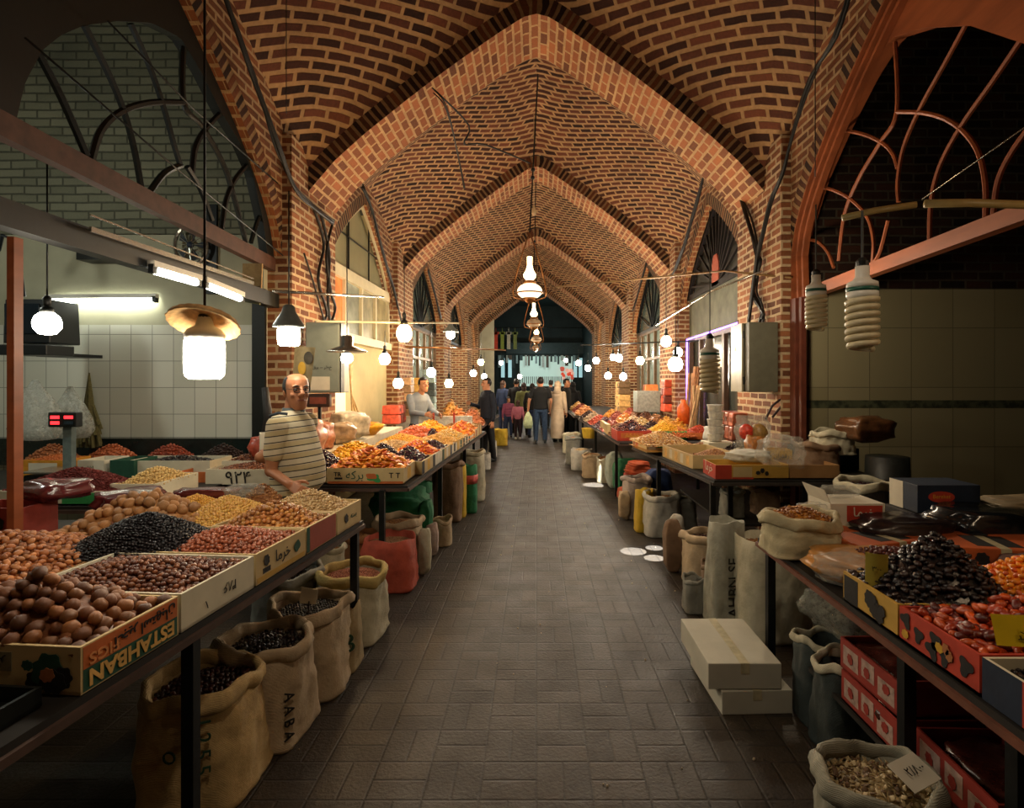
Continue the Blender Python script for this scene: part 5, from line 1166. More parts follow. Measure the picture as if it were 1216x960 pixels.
# price card in the third sack
e = empty('price_card', (-1.22, 3.07, .45), 'small pale price card on a stick in the sack of black raisins', 'price card')
obj('card', G().slab([(-.045, 0, .04), (.04, .01, .03), (.055, 0, .11), (-.03, -.01, .13)], (0, .002, 0)), PAPER, e); obj('stick', G().bar((0, .004, -.04), (.005, .004, .05), .006), DKWOOD, e)
# right side floor
sack((1.08, 1.83), .175, .45, weave('grey-white sack', '8d8a78', 'a8a592'), 'grey-white sack of pistachio shells with a pale price card before the date table', fill=('flake', .022, [mat('pistachio shell', 'a8946a', .5, .25, 50, .2), mat('brown shell', '6a5238', .5, .25, 50, .2), mat('cream shell', 'c0ac82', .5, .25, 50, .2)], 'shelled nuts in the grey-white sack nearest the date table', 'nut', .03, 200, 'nuts in the grey-white sack'), seed=41, sq=2.6, ry=.9)
e = empty('price_card', (1.17, 1.76, .46), 'pale handwritten price card stuck in the sack of pistachio shells', 'price card', rz=.4); obj('card', G().slab([(-.06, -.03, -.01), (.06, -.03, .0), (.06, .06, .03), (-.06, .06, .02)], (0, 0, .003)), PAPER, e)
lettering('۲/۸۰۰', face_m((0, .012, .022), (1, 0, .05), (0, 1, .3)), .07, INK, e)
def carton(c, size, rz, m, label, z=0, name='cardboard_box', flaps=False, cat='box'):
    w, l, h = size; e = empty(name, (c[0], c[1], z), label, cat, rz=rz); obj('body', G().box((0, 0, h/2), (w, l, h)), m, e, bevel=.004)
    obj('tape', G().box((0, 0, h+.0005), (.045, l*.995, .0015)).box((0, -l/2-.0008, h*.8), (.045, .0015, h*.4)), mat('pale tape', 'b0a888', .3), e); return e
BOXW = mat('white corrugated card', 'b5b2a2', .8, .08, 6, .05)
carton((1.1, 3.15), (.36, .52, .12), .04, BOXW, 'lower white cardboard box on the floor before the tall pale sacks')
carton((1.05, 3.17), (.37, .55, .13), .0, BOXW, 'upper white cardboard box stacked on another by the tall pale sacks', z=.124)
sack((1.56, 3.85), .22, .63, OFFW, 'tall pale sack standing open behind the table post and the white boxes', seed=42, roll=False, fill=('pea', .015, BRN, 'brown grain in the tall pale sack', 'grain', .0, 0, ''), fl=.9, sq=2.6)
sack((1.3, 4.0), .12, .7, weave('striped white sack', '9a9a8a', 'b4b4a4', 300), 'tall narrow white sack with black lettering folded to a peak beside the white boxes', roll=False, seed=43, text=[('AHBN SE', -1.45, .4, .4, PI/2, INK)], lean=(.03, .04))
sack((1.42, 4.75), .2, .42, BEIW, 'squat rolled sack of dark grain under the empty red crate', fill=('oval', .02, LIME, 'dark grain in the squat rolled sack', 'grain', .01, 0, ''), seed=44)
sack((1.32, 4.25), .1, .34, BRNW, 'small brown sack in front of the squat rolled sack', seed=45)
sack((1.27, 4.02), .08, .25, GRYW, 'smallest grey rolled bag at the foot of the table post', seed=46) if False else sack((1.16, 4.2), .085, .25, GRYW, 'smallest grey rolled bag at the foot of the table post', seed=46)
slim((1.2, 5.05), .07, .45, BRNW, 'slim brown bag leaning at the edge of the squat rolled sack', 47)
sack((1.02, 5.0), .06, .4, WHTW, 'slim white plastic bag hanging against the table leg', roll=False, seed=48, mouth=.6) if False else slim((1.3, 5.32), .06, .42, WHTW, 'slim white plastic bag against the leg of the red crate table', 48)
sack((1.37, 6.3), .19, .45, WHTW, 'white sack with a bright yellow side under the red crate table', seed=49, roll=True, fill=('pea', .02, BRN, 'goods in the white sack with a yellow side', 'grain', .0, 0, ''))
sack((1.2, 6.42), .1, .46, YELW, 'bright yellow plastic sack peeking out beside the white sack', seed=50, roll=False)
sack((1.62, 6.35), .13, .4, GRYW, 'grey bucket-like sack right behind the white sack with the yellow side', seed=51)
sack((1.24, 7.1), .17, .5, weave('pinkish white sack', 'b0a49c', 'c8bcb4'), 'pinkish white sack with folded top under the fruit table', seed=52, roll=True)
slim((1.06, 6.95), .06, .33, BEIW, 'slim beige bag leaning on the pinkish white sack', 53)
for k, (x, y, w, l, h, m, lab) in enumerate(((1.36, 8.6, .4, .4, .52, GRNW, 'square green plastic bale under the far table'), (1.22, 9.0, .26, .36, .55, weave('white green print', 'a8b4a8', 'c4cec4'), 'white plastic bale with green print beside the green bale'),
        (1.55, 7.35, .35, .3, .5, weave('blue plastic', '22386a', '2c4a80'), 'crumpled blue plastic bag under the fruit table'), (1.3, 7.9, .36, .3, .22, weave('orange plastic', 'b04a20', 'c45c2c'), 'orange plastic bag on the floor below the green bale'))):
    pillow('plastic_bale', (x, y, .0 if k != 2 else .05), (w, l, h), .1, m, lab, 'bag', 60+k, amp=.05)
for k in range(3): pillow('plastic_bag', (1.38, 7.75, .42+.05*k), (.34-.04*k, .3, .07), .1*k, MATS['orange plastic'], ['lowest of the folded orange plastic bags under the fruit heap', 'middle one of the folded orange plastic bags', 'topmost of the folded orange plastic bags'][k], 'bag', 70+k)
g = G().box((1.4, 7.75, .2), (.4, .4, .42)); tag(obj('plastic_crate', g, mat('red plastic', 'a03a2a', .4), bevel=.01), 'red plastic crate under the folded orange bags', 'crate')
for k, (x, y, r_, h_, m, lab) in enumerate(((.96, 10.0, .16, .4, BEIW, 'beige sack on the floor just past the white-green bale'), (.86, 10.9, .2, .38, WHTW, 'wide white sack with a narrow top farther along the fruit tables'), (.75, 11.6, .16, .55, GRYW, 'grey sack behind the wide white sack'), (.82, 13.4, .2, .45, OFFW, 'pale sack with rust goods near the far brick pier'), (1.12, 9.5, .12, .42, OFFW, 'thin pale sack between the bale and the beige sack'))):
    sack((x, y), r_, h_, m, lab, seed=80+k, roll=k != 1, fill=('pea', .02, ALM if k == 1 else BRN, 'goods in the '+lab.split(' on')[0].split(' farther')[0].split(' near')[0].split(' behind')[0].split(' between')[0], 'grain', .06, 0, ''))
# under the date table: rolled plastic sacks, red cartons
pillow('plastic_sack', (1.6, 2.95, .38), (.34, .36, .2), .4, film('grey film', '8a8c80', .8), 'crumpled clear plastic bundle on top of the dark rolled sacks', 'bag', 90)
for k, (x, y, h_) in enumerate(((1.42, 2.86, .42), (1.4, 2.62, .42))): sack((x, y), .12, h_, weave('dark slate sack', '2c3634', '3c4644'), ['dark slate sack with a pale rolled rim behind another beside the red cartons', 'dark slate sack with a pale rolled rim nearest the red cartons'][k], seed=91+k, rimm=OFFW)
REDC = mat('red carton', '8f3026', .6, .15, 12, .05); PKR = mat('pale carton print', 'a58c80', .7, .3, 30)
def red_carton(x, y, z, rz, lab, goods):
    e = crate((x, y), (.3, .38, .13), rz, z, REDC, lab, [('l', .06, .34, .2, .8, PKR), ('l', .4, .62, .3, .85, PKR), ('l', .68, .94, .15, .7, PKR), ('f', .1, .9, .2, .8, MR)], name='red_carton', th=.008); s = (.3, .38, .13)
    for u in (.2, .5, .82): blob(e, s, 'l', u, .5, .02, REDC)
    pillow('packed_dates', (x, y, z+.02), (.27, .34, .1), rz, goods, 'clear-wrapped dates in the '+lab, 'packed fruit', int(x*100+z*100))
DW = mat('wrapped dark dates', '4a2018', .25, .45, 25, .6, coat=.6)
def shelf(x0, x1, y0, y1, z, lab): return tag(obj('low_shelf', G().box(((x0+x1)/2, (y0+y1)/2, z), (x1-x0, y1-y0, .02)), TOPM), lab, 'shelf')
shelf(1.3, 2.2, 1.4, 2.75, .3, 'low board under the date table'); 
for k in range(4): tag(obj('support_block', G().box((1.38+.6*(k % 2), 1.5+1.1*(k//2), .145), (.12, .12, .29)), DKWOOD), 'dark support block under the low board of the date table', 'block', 'support blocks of the low board')
red_carton(1.46, 2.28, .312, 0, 'lower red carton under the date table', DW); red_carton(1.47, 2.3, .445, .03, 'upper red carton under the date table', DW)
red_carton(1.86, 2.25, .312, .05, 'lower red carton standing farther in beside the table post', DW); red_carton(1.85, 2.25, .445, 0, 'upper red carton standing farther in beside the table post', DW)
red_carton(1.5, 1.86, .312, -.03, 'single red carton nearest under the date table', DW)
for k, (x, y) in enumerate(((1.52, 1.5), (1.78, 1.5))): pillow('plastic_bag', (x, y, .315), (.2, .2, .3), 0, mat('bagged brown nuts', '4c3826', .25, .5, 20, .6, coat=.5), ['bag of brown nuts under the near end of the date table', 'second bag of brown nuts, deeper under the date table'][k], 'bag', 95+k)
# bottom shelf goods under the far-right table
shelf(1.65, 2.9, 5.0, 6.6, .42, 'shelf board under the red crate table')
for k, (x, y, r_, h_) in enumerate(((1.8, 5.3, .1, .24), (2.15, 5.4, .12, .24))): sack((x, y, .431), r_, h_, BRNW if k else GRYW, ['small grey jar-like sack on the shelf under the red crate table', 'small brown sack on the shelf under the red crate table'][k], seed=97+k, cat='sack')

# ------------------------------------------------------------------ apricot table goods
Z3 = .842
def t2x(y): return -1.03+.036*(y-4.6)
e = crate((-1.38, 4.86), (.62, .44, .13), 0, Z3, CR, 'pale crate with green fruit print and orange base line, full of dried apricots'); s = (.62, .44, .13)
panel(e, s, 'f', .01, .99, .03, .18, OR); blob(e, s, 'f', .62, .36, .03, GRB, k=1.6, n=3); blob(e, s, 'f', .58, .5, .024, OR, k=1.8, n=4, out=.004); write(e, s, 'f', 'T T', .88, .55, .09, INK, bold=.01); write(e, s, 'f', 'TR', .14, .62, .06, INK, bold=.02); write(e, s, 'f', fa('برگه'.replace('گ', 'ک')), .36, .5, .14, GR)
panel(e, s, 'f', .1, .2, .3, .42, DKF); panel(e, s, 'r', .3, .6, .15, .85, YE)
e = crate((-1.83, 4.88), (.26, .44, .12), 0, Z3, CR, 'short crate with a dark green top band beside the apricot crate', [('f', .02, .98, .75, .98, GR)]); s = (.26, .44, .12); write(e, s, 'f', fa('آلو'.replace('آ', 'ا')), .5, .4, .07, MR)
e = crate((-2.32, 4.75), (.62, .36, .13), 0, Z3, CRW, 'pale crate with handwritten digits behind the bald seller'); s = (.62, .36, .13); write(e, s, 'f', '۹۲۴', .42, .5, .2, INK, bold=.01)
crate((-2.78, 4.78), (.24, .3, .1), 0, Z3, OR, 'small orange carton next to the crate with handwritten digits')
ys = [5.1, 5.55, 6.0, 6.45, 6.9, 7.35, 7.8, 8.25, 8.7]
descr = ['pale crate with a dark end at the apricot table edge', 'crate with a cream side and black end stripe', 'crate with a green end stripe at the table edge', 'crate with a white side and dark stripe', 'crate with a yellow band on its side', 'crate with broad dark stripes', 'white-sided crate before the end crates', 'dull crate with an orange corner', 'long pale end crate nearest the man in the dark jacket']
for k, y in enumerate(ys):
    w = .5; e = crate((t2x(y+.22)-w/2, y+.22), (w, .44, .12 if k < 8 else .16), -.036, Z3, [CR, CRW, CR, CRW, CR, CRW, CRW, CR, KRAFT][k], descr[k]+(' of the apricot stall' if k not in (0, 8) else ''), [('r', .0, .22, .02, .98, [DKF, DKF, GR, BL, YE, DKF, GR, OR, CR][k]), ('r', .5, .72, .1, .9, [YE, PAPER, PAPER, DKF, GR, DKF, PAPER, MR, CR][k])])
heap((-1.38, 4.86), .3, .21, .965, .13, 0, 'apricot', .05, APR, 260, 'dried_apricot', 'dried apricot in the crate with the green fruit print', 'lower layers of the dried apricots', 'dried apricots in the front crate', 'dried apricot', seed=51, spacing=.72, layers=1.25)
heap((-1.83, 4.88), .15, .24, .96, .13, 0, 'plum', .033, PLU, 160, 'dried_plum', 'shiny purple plum beside the seller\'s belly', 'lower layers of the purple plums beside the seller', 'purple plums beside the seller', 'plum', seed=52, spacing=.8)
heap((-2.3, 4.78), .3, .17, .95, .05, 0, 'oval', .03, HZD, 0, 'brown_nut', '', 'dark nuts in the crate with handwritten digits', '', 'nut', seed=53)
spec = [(-1.66, 5.3, .2, .2, .11, 'apricot', .04, YEL, 'yellow dried fruit', 'yellow fruit heap behind the purple plums'), (-1.42, 5.32, .16, .2, .14, 'plum', .035, PLU, 'purple plums', 'purple plum heap set in the yellow fruit'), (-1.18, 5.32, .14, .22, .11, 'plum', .035, PLU, 'plums', 'dark plum heap on the edge right after the apricots'),
        (-1.2, 5.78, .2, .22, .12, 'apricot', .045, [APR[2], APR[0]], 'red apricots', 'red-orange apricot heap between two dark plum heaps'), (-1.12, 6.2, .14, .2, .08, 'plum', .035, PLU, 'prunes', 'blackish prune heap past the red-orange apricots'), (-1.85, 5.85, .2, .3, .1, 'apricot', .045, YEL, 'amber fruit', 'amber fruit heap toward the shopfront'),
        (-1.55, 6.2, .25, .3, .08, 'almond', .035, ALM, 'almonds', 'pale almond heap in the middle of the apricot stall'), (-1.17, 6.75, .22, .3, .09, 'oval', .035, CHI, 'nuts', 'light yellow nut heap along the edge'), (-1.12, 7.35, .2, .28, .1, 'oval', .035, [CHI[0], ALM[1]], 'nuts', 'cream nut heap along the edge'),
        (-1.62, 6.9, .22, .32, .08, 'oval', .035, YEL, 'raisins', 'yellow raisin heap behind the light nut heap'), (-1.08, 7.95, .2, .3, .12, 'apricot', .05, APR, 'apricots', 'orange apricot heap before the end crates'), (-1.6, 7.7, .25, .35, .12, 'apricot', .05, [APR[2]], 'red fruit', 'rust-red fruit heap farthest toward the shopfront'),
        (-1.55, 8.4, .25, .3, .14, 'apricot', .05, YEL, 'yellow fruit', 'bright yellow fruit heap at the back of the apricot stall'), (-1.1, 8.55, .2, .25, .12, 'apricot', .05, APR, 'apricots', 'second orange apricot heap near the table end'), (-1.1, 8.98, .2, .18, .05, 'almond', .05, ALM, 'almonds', 'pale goods in the long end crate'), (-1.35, 7.5, .07, .12, .1, 'plum', .04, PLU, 'plums', 'tiny dark plum heap within the yellow nuts')]
for k, (x, y, a, b, hp, kd, sz, mm, nm, lab) in enumerate(spec): heap((x, y), a, b, .955, hp, -.036, kd, sz, mm, 0, 'dried_fruit' if kd in ('apricot', 'plum') else 'nut', '', lab, '', 'dried fruit' if kd in ('apricot', 'plum') else 'nuts', seed=60+k, spacing=.8)
# behind: packed goods, scale, bowls, sheets
tag(obj('goods_shelf', G().box((-2.25, 6.8, .92), (.5, 3.6, .14)), CRW), 'long pale display board behind the apricot heaps', 'shelf')
for k, (x, y, sx_, sy_, h_, c_, lab) in enumerate(((-2.15, 5.35, .35, .35, .3, 'c08a70', 'clear bag with red print behind the yellow fruit'), (-2.2, 5.8, .3, .4, .26, 'b87858', 'pinkish clear bag of sweets behind the amber fruit'), (-2.15, 6.3, .3, .35, .22, 'a88f70', 'grey-beige clear bag of nuts by the scale'), (-2.2, 6.75, .4, .4, .3, 'c4bca8', 'large white paper packet leaning beside the yellow bowls'), (-2.3, 5.0, .3, .3, .2, 'a84a38', 'red printed packet beside the seller\'s back'))):
    pillow('goods_bag', (x, y, .99), (sx_, sy_, h_), .3*k, mat('goods bag '+c_, c_, .3, .45, 12, .6, coat=.5), lab, 'bag', 110+k)
e = empty('weighing_scale', (-2.28, 6.0, .99), 'small dark weighing scale with a raised display before the cream shopfront', 'scale'); obj('base', G().box((0, 0, .05), (.28, .28, .1)), IRON, e, bevel=.01); obj('post', G().bar((0, .05, .1), (0, .05, .42), .03), IRON, e); dsp = obj('display', G().box((0, .04, .48), (.24, .07, .14)), mat('brown plastic', '3a2418', .4), e, bevel=.01); obj('display_window', G().box((0, .0, .48), (.17, .01, .07)), mat('red lcd', '7a4030', .3), dsp)
g = G().tube([(-2.35, 5.0, .9), (-2.36, 5.02, 1.2), (-2.33, 5.0, 1.35), (-2.36, 5.0, 1.62)], [.03, .045, .04, .03], 8); tag(obj('carved_post', g, DKWOOD, smooth=True), 'dark twisted wooden post below the grey electric cabinet', 'post')
for k, (x, y, m) in enumerate(((-2.15, 7.3, 'd8a020'), (-2.3, 7.6, 'c88828'))):
    tag(obj('bowl', G().lathe([(.0, 0), (.1, .0), (.2, .09), (.22, .13), (.2, .12), (.1, .03), (0, .03)], 24).xf(Matrix.Translation((x, y, .99))), mat('bowl '+m, m, .4), smooth=True), ['wide yellow bowl on the display board', 'amber bowl behind the wide yellow bowl'][k], 'bowl')
tag(obj('upright_panel', G().box((-2.62, 7.6, 1.55), (.03, .5, 1.1)), emit('glowing white panel', 'd8c8a0', .9)), 'glowing pale narrow panel standing in the cream shopfront', 'panel')  # white panel given a glow of its own
for k in range(3): tag(obj('hanging_cane', G().tube([(-2.2+.05*k, 6.9+.1*k, 1.05), (-2.25, 7.0, 1.5), (-2.3, 7.05+.06*k, 2.0)], .012, 6), mat('pale cane', 'b89a68', .6)), 'pale cane leaning against the cream shop wall', 'cane', 'pale canes leaning by the shopfront')
# seller's carton with red/yellow print held by his back
e = crate((-1.98, 4.3), (.16, .12, .17), .5, 1.12, PAPER, 'white packet with red base and yellow mark at the bald seller\'s back', [('f', .0, 1, 0, .3, RD), ('f', .3, .8, .6, .95, YE)], name='carton', cat='packet')


def packets(x, y, z0, w, h_, c_, label, seed):
    """packets stacked against a wall, each one a thing"""
    rd = random.Random(seed); n = max(2, round(w/.17)); m = max(2, round(h_/.15)); pw, ph = w/n, h_/m
    ms = [mat('packet '+c_, c_, .4, .35, 16, .3), mat('packet b '+c_, '%02x%02x%02x' % tuple(min(255, int(int(c_[i:i+2], 16)*1.25)+12) for i in (0, 2, 4)), .4, .3, 16, .3), mat('packet c '+c_, '%02x%02x%02x' % tuple(int(int(c_[i:i+2], 16)*.6) for i in (0, 2, 4)), .4, .3, 16, .3)]
    for j in range(m):
        for i in range(n):
            e = empty('goods_packet', (x, y-w/2+pw*(i+.5), z0+ph*j), label, 'packet', label, rd.uniform(-.06, .06)); hh = ph*.96
            obj('wrapper', G().box((0, 0, hh/2), (.28, pw*.93, hh), taper=.92), ms[rd.randrange(3)], e, bevel=.015)
            if rd.random() < .6: s_ = -1 if x > 0 else 1; obj('front_label', G().box((s_*.1415, 0, hh*.5), (.004, pw*.5, hh*.35)), ms[rd.randrange(3)], e)
# stall of the light-shirted seller and far-left stall
g = G().box((-1.75, 9.85, .92), (1.3, .06, .3)); e = tag(obj('stall_front_board', g, mat('white stall board', 'b8b4a8', .6)), 'white board closing the front of the light-shirted seller\'s stall', 'board')
for k, x in enumerate((-1.75, -1.4)): tag(obj('red_post', G().box((x, 9.78, .95), (.03, .03, .36)), RD), ['slim red post on the white stall board nearer the light-shirted seller', 'slim red post on the white stall board nearer the walkway'][k], 'post')
for k, (x, y, c_, h_) in enumerate(((-1.55, 10.25, '3a2418', .12), (-1.3, 10.4, 'a0683a', .2), (-1.5, 10.9, 'c87a40', .35), (-1.25, 11.2, 'b87048', .3), (-1.7, 11.5, 'd09a50', .45), (-1.3, 12.2, 'b89060', .3), (-1.3, 13.2, 'a07048', .3))):
    flat_heap((x, y), .24, .26, .84, h_, 'apricot', .07, [mat('far heap '+c_, c_, .4, .3, 20, .2)], 'dried_fruit', ['dark brown goods heap in front of the light-shirted seller', 'tan goods heap at the corner of the light-shirted seller\'s stall', 'orange-brown heap under the yellow bulb', 'pinkish brown heap behind the tan heap', 'tall golden heap at the back of the light-shirted seller\'s stall', 'pale brown heap next to the man in the dark jacket', 'brown heap past the man in the dark jacket'][k], 120+k, 'dried fruit', spacing=.9)
for k, (x, y, z, w, h_, c_) in enumerate(((-2.35, 9.3, 1.0, .5, .3, 'a8402c'), (-2.55, 11.0, 1.1, .3, .9, '8a6a48'), (-2.55, 12.0, 1.2, .25, .9, 'c08a40'), (-2.55, 13.5, 1.2, .3, 1.1, '7a8a86'))): packets(-2.3 if k == 0 else -2.5, y, [.99, .84, .84, .84][k], w, h_, c_, ['rust-red packed goods beside the light-shirted seller', 'brown packed goods on the wall of the second stall', 'yellow-orange packed goods on the wall of the second stall', 'grey-green packed goods by the third arch'][k].replace('packed goods', 'packet in the wall of packets'), 300+k)

# ------------------------------------------------------------------ right table goods
e = crate((1.83, 5.06), (.62, .36, .12), 0, Z3, CRY, 'open nearly empty crate, red and yellow with dark fruit prints'); s = (.62, .36, .12)
panel(e, s, 'f', .0, .22, .0, 1, RD); panel(e, s, 'f', .24, .5, .15, .85, CR); panel(e, s, 'f', .23, .52, .0, .13, RD); panel(e, s, 'l', .0, 1, .0, 1, RD); write(e, s, 'l', fa('خرما'), .5, .6, .2, PAPER)
for u, v, r_ in ((.58, .45, .018), (.64, .6, .02), (.7, .4, .018)): blob(e, s, 'f', u, v, r_, DKF)
crate((2.36, 5.06), (.42, .36, .12), 0, Z3, KRAFT, 'plain brown cardboard tray next to the red and yellow crate')
e = crate((1.68, 5.9), (.5, .9, .13), .1, Z3, CR, 'long cream crate with faded prints behind the empty red crate'); s = (.5, .9, .13)
for k in range(5): panel(e, s, 'l', .08+.18*k, .17+.18*k, .15, .85, CRW if k % 2 else MATS['print cream letters'])
flat_heap((1.78, 5.75), .16, .22, .92, .07, 'pea', .022, BRN, 'grain', 'small brown grain heap in the long cream crate', 150, 'grain')
crate((1.45, 6.95), (.42, .6, .12), .1, Z3, CR, 'striped crate with green and orange end under the pale nut mound', [('l', .05, .15, .05, .95, MR), ('l', .2, .4, .05, .95, OR), ('f', .3, .95, .5, .95, GRB), ('f', .05, .25, .05, .95, PAPER)])
heap((1.48, 6.85), .28, .42, .95, .12, .1, 'oval', .03, [CHI[1], ALM[1], BRN[1]], 260, 'mixed_nut', 'pale mixed nut in the mound above the folded orange bags', 'rest of the pale mixed nut mound', 'pale mixed nuts in the mound', 'nut', seed=151, spacing=.85)
for k, (x, y, a, b, hp, kd, sz, mm, lab) in enumerate(((2.35, 6.4, .3, .28, .16, 'plum', .04, BPL, 'black fruit mound beside the white tubs'), (2.1, 5.9, .25, .2, .12, 'flake', .03, [CRW], 'white flaky goods mound in front of the black fruit'), (2.4, 5.75, .2, .2, .1, 'plum', .035, [mat('maroon fruit', '4c1c1c', .3, .3, 30, .2)], 'maroon dried fruit next to the white flaky mound'), (1.98, 6.7, .2, .25, .1, 'oval', .035, [BRN[0]], 'brown nut mound behind the pale mixed nuts'),
        (2.0, 8.3, .25, .3, .1, 'oval', .04, [OR], 'orange goods on the table by the bundled sticks'))):
    flat_heap((x, y), a, b, .87 if k != 4 else .9, hp, kd, sz, mm, 'nut' if kd == 'oval' else 'dried_fruit', lab, 152+k, 'nuts' if kd == 'oval' else 'dried fruit')
e = crate((1.35, 8.2), (.48, .5, .14), .03, Z3, RD, 'bright red crate full of dark mixed fruit', [('f', .1, .75, .3, .8, OR)]); write(e, (.48, .5, .14), 'f', fa('خشکبار'), .42, .55, .2, YE)
flat_heap((1.35, 8.2), .22, .23, .97, .15, 'oval', .035, [PLU[0], DAT[2], HZR[0]], 'dried_fruit', 'dark mixed fruit heap in the bright red crate', 160, 'dried fruit')
crate((1.87, 8.35), (.5, .5, .12), .0, Z3, GRB, 'green-sided crate full of yellow raisins'); flat_heap((1.87, 8.35), .23, .23, .95, .13, 'oval', .035, YEL, 'raisin', 'yellow raisin heap in the green-sided crate', 161, 'raisins')
crate((2.35, 8.3), (.42, .45, .1), .0, Z3, OR, 'orange-sided crate of reddish fruit beside the yellow raisins'); flat_heap((2.35, 8.3), .2, .2, .93, .1, 'oval', .035, [DAT[0]], 'dried_fruit', 'reddish fruit heap in the orange-sided crate', 162, 'dried fruit')
far = [('8a5a38', 'brown'), ('3a2420', 'blackish'), ('c88a30', 'golden'), ('a8503a', 'rust-red'), ('b89a60', 'sandy'), ('d8a848', 'bright yellow'), ('5a2c38', 'plum-coloured'), ('c0a888', 'cream'), ('9a6a40', 'tan'), ('b8482a', 'vermilion'), ('d0904a', 'amber'), ('6a4430', 'chocolate-coloured'), ('a89070', 'dusty beige'), ('8c3c2a', 'brick-red')]
k = 0
for y in (8.95, 9.6, 10.3, 11.1, 11.9, 12.6):
    for x in (1.3, 1.8, 2.2):
        c_, nm = far[k % 14]; where = ['at the walkway edge', 'in the middle', 'against the shop wall'][[1.3, 1.8, 2.2].index(x)]
        rowt = ['first row past the red crate', 'second row past the red crate', 'third row of the far table', 'fourth row of the far table', 'fifth row of the far table', 'last row of the far table'][[8.95, 9.6, 10.3, 11.1, 11.9, 12.6].index(y)]
        flat_heap((x-.04*(y-8.9), y), .2, .28, .86, .16+.03*(k % 3), 'apricot', .05, [mat('far heap '+c_, c_, .4, .3, 20, .2)], 'dried_fruit', nm+' goods heap '+where+', '+rowt, 170+k, 'dried fruit', spacing=.9); k += 1
for y, c_, lab in ((14.2, 'b87a48', 'tan'), (15.3, '7a3428', 'dark red'), (16.4, 'c09a50', 'golden'), (17.6, '9a6a4a', 'brown')): flat_heap((1.2, y), .25, .4, .86, .2, 'apricot', .08, [mat('far heap '+c_, c_, .4, .3, 20, .2)], 'dried_fruit', lab+' heap on the farthest table near the crowd', int(y*9), 'dried fruit', spacing=.9)
tag(obj('crate_side', G().box((1.12, 9.4, .92), (.05, 1.0, .15)), CR), 'pale crate side along the far table edge', 'crate'); tag(obj('yellow_tub', G().lathe([(.0, 0), (.12, 0), (.15, .18), (.13, .18), (.1, .02), (0, .02)], 20).xf(Matrix.Translation((.98, 10.6, .62))), YELW), 'yellow tub hooked on the far table edge', 'tub')
# tubs, boxes, bags around the spice shop front
for k in range(5): tag(obj('plastic_tub', G().lathe([(.0, 0), (.075, 0), (.088, .068), (.092, .07), (.092, .08), (0, .082)], 20).xf(Matrix.Translation((2.05+.01*(k % 2), 6.6, .99+.083*k))), mat('white tub print', 'b8b8b0', .4, .35, 20)), ['bottom white tub of the stack', 'second white tub from the bottom of the stack', 'middle white tub of the stack', 'second white tub from the top of the stack', 'topmost white tub of the stack'][k]+' by the spice shop door', 'tub', None)
tag(obj('cardboard_box', G().box((2.08, 6.6, .91), (.3, .3, .14)), CRW, bevel=.004), 'pale box under the stack of white tubs', 'box')
pillow('plastic_bag', (2.22, 5.9, .96), (.34, .26, .34), .2, film('clear film', 'd8d8cc'), 'puffed clear bag with twisted handle above the yellow carton', 'bag', 180)
for k, (x, z, r_, c_) in enumerate(((2.08, 1.17, .07, 'b83a28'), (2.2, 1.15, .09, '8a6a38'))): tag(obj('wrapped_bundle', G().ball((x, 5.7, z), (r_, r_, r_*1.15), 14, 10), mat('bundle '+c_, c_, .4, .4, 40, .6), smooth=True), ['red ball-shaped bundle by the puffed clear bag', 'golden-brown ball-shaped bundle by the puffed clear bag'][k], 'bundle')
pillow('goods_bag', (2.1, 5.55, .9), (.16, .14, .24), 0, mat('amber packets', '9a6230', .3, .5, 30, .6, coat=.5), 'clear packet of amber sweets standing by the yellow carton', 'bag', 181)
tag(obj('bag_handle', G().tube([(2.35, 5.9, 1.28), (2.42, 5.9, 1.42), (2.52, 5.9, 1.5), (2.53, 5.9, 1.44), (2.42, 5.9, 1.3)], .013, 8), mat('dark brown rope', '2c1a18', .6), smooth=True), 'dark rope handle curling above the puffed clear bag', 'handle')
e = crate((2.33, 5.55), (.2, .2, .12), -.1, .9, YE, 'small yellow carton with a black script mark'); write(e, (.2, .2, .12), 'f', fa('زعفران'.replace('ز', 'ر').replace('ع', 'ف')), .5, .5, .14, INK)
e = crate((2.75, 6.0), (.22, .2, .2), .1, 1.02, CRW, 'white box with green leaf print behind the rope handle', [('f', .1, .5, .2, .8, GRB)], name='carton', cat='box'); blob(e, (.22, .2, .2), 'f', .65, .35, .03, DKF)
e = crate((2.78, 5.6), (.5, .4, .2), 0, .84, BLACK, 'black crate at the foot of the brick pier'); 
g = pillow('plastic_bag', (2.1, 4.95, .9), (.36, .24, .22), .1, film('clear film', 'd8d8cc'), 'clear peaked plastic bag on the plain brown tray', 'bag', 182); g.scale.z = 1.25
pillow('plastic_bag', (1.95, 5.3, .93), (.4, .3, .1), .4, WHTW, 'crumpled white bag lying behind the empty red crate', 'bag', 183)
sack((2.58, 5.3, .84), .17, .26, BRNW, 'brown-rimmed sack of nuts on the table behind the clear peaked bag', fill=('oval', .03, BRN, 'brown nuts in the sack behind the clear peaked bag', 'nut', .02, 0, ''), seed=184)
sack((2.75, 5.35, 1.0), .17, .2, OFFW, 'pale-rimmed dark bucket-like sack against the door post', seed=185)
pillow('wrapped_bundle', (2.98, 5.2, 1.12), (.42, .3, .22), .2, mat('brown wrapped bundle', '5c3c24', .3, .4, 12, .5, coat=.5), 'brown plastic-wrapped bundle against the grey tile', 'bundle', 186)
sack((2.6, 4.55, .55), .2, .33, weave('clear dark sack', '4a4844', '5c5a54'), 'dark bag with a thick pale rim between the two tables', fill=('plum', .035, PLU, 'dark fruit in the bag with a thick pale rim', 'dried_fruit', .0, 0, ''), seed=187, rimm=OFFW)
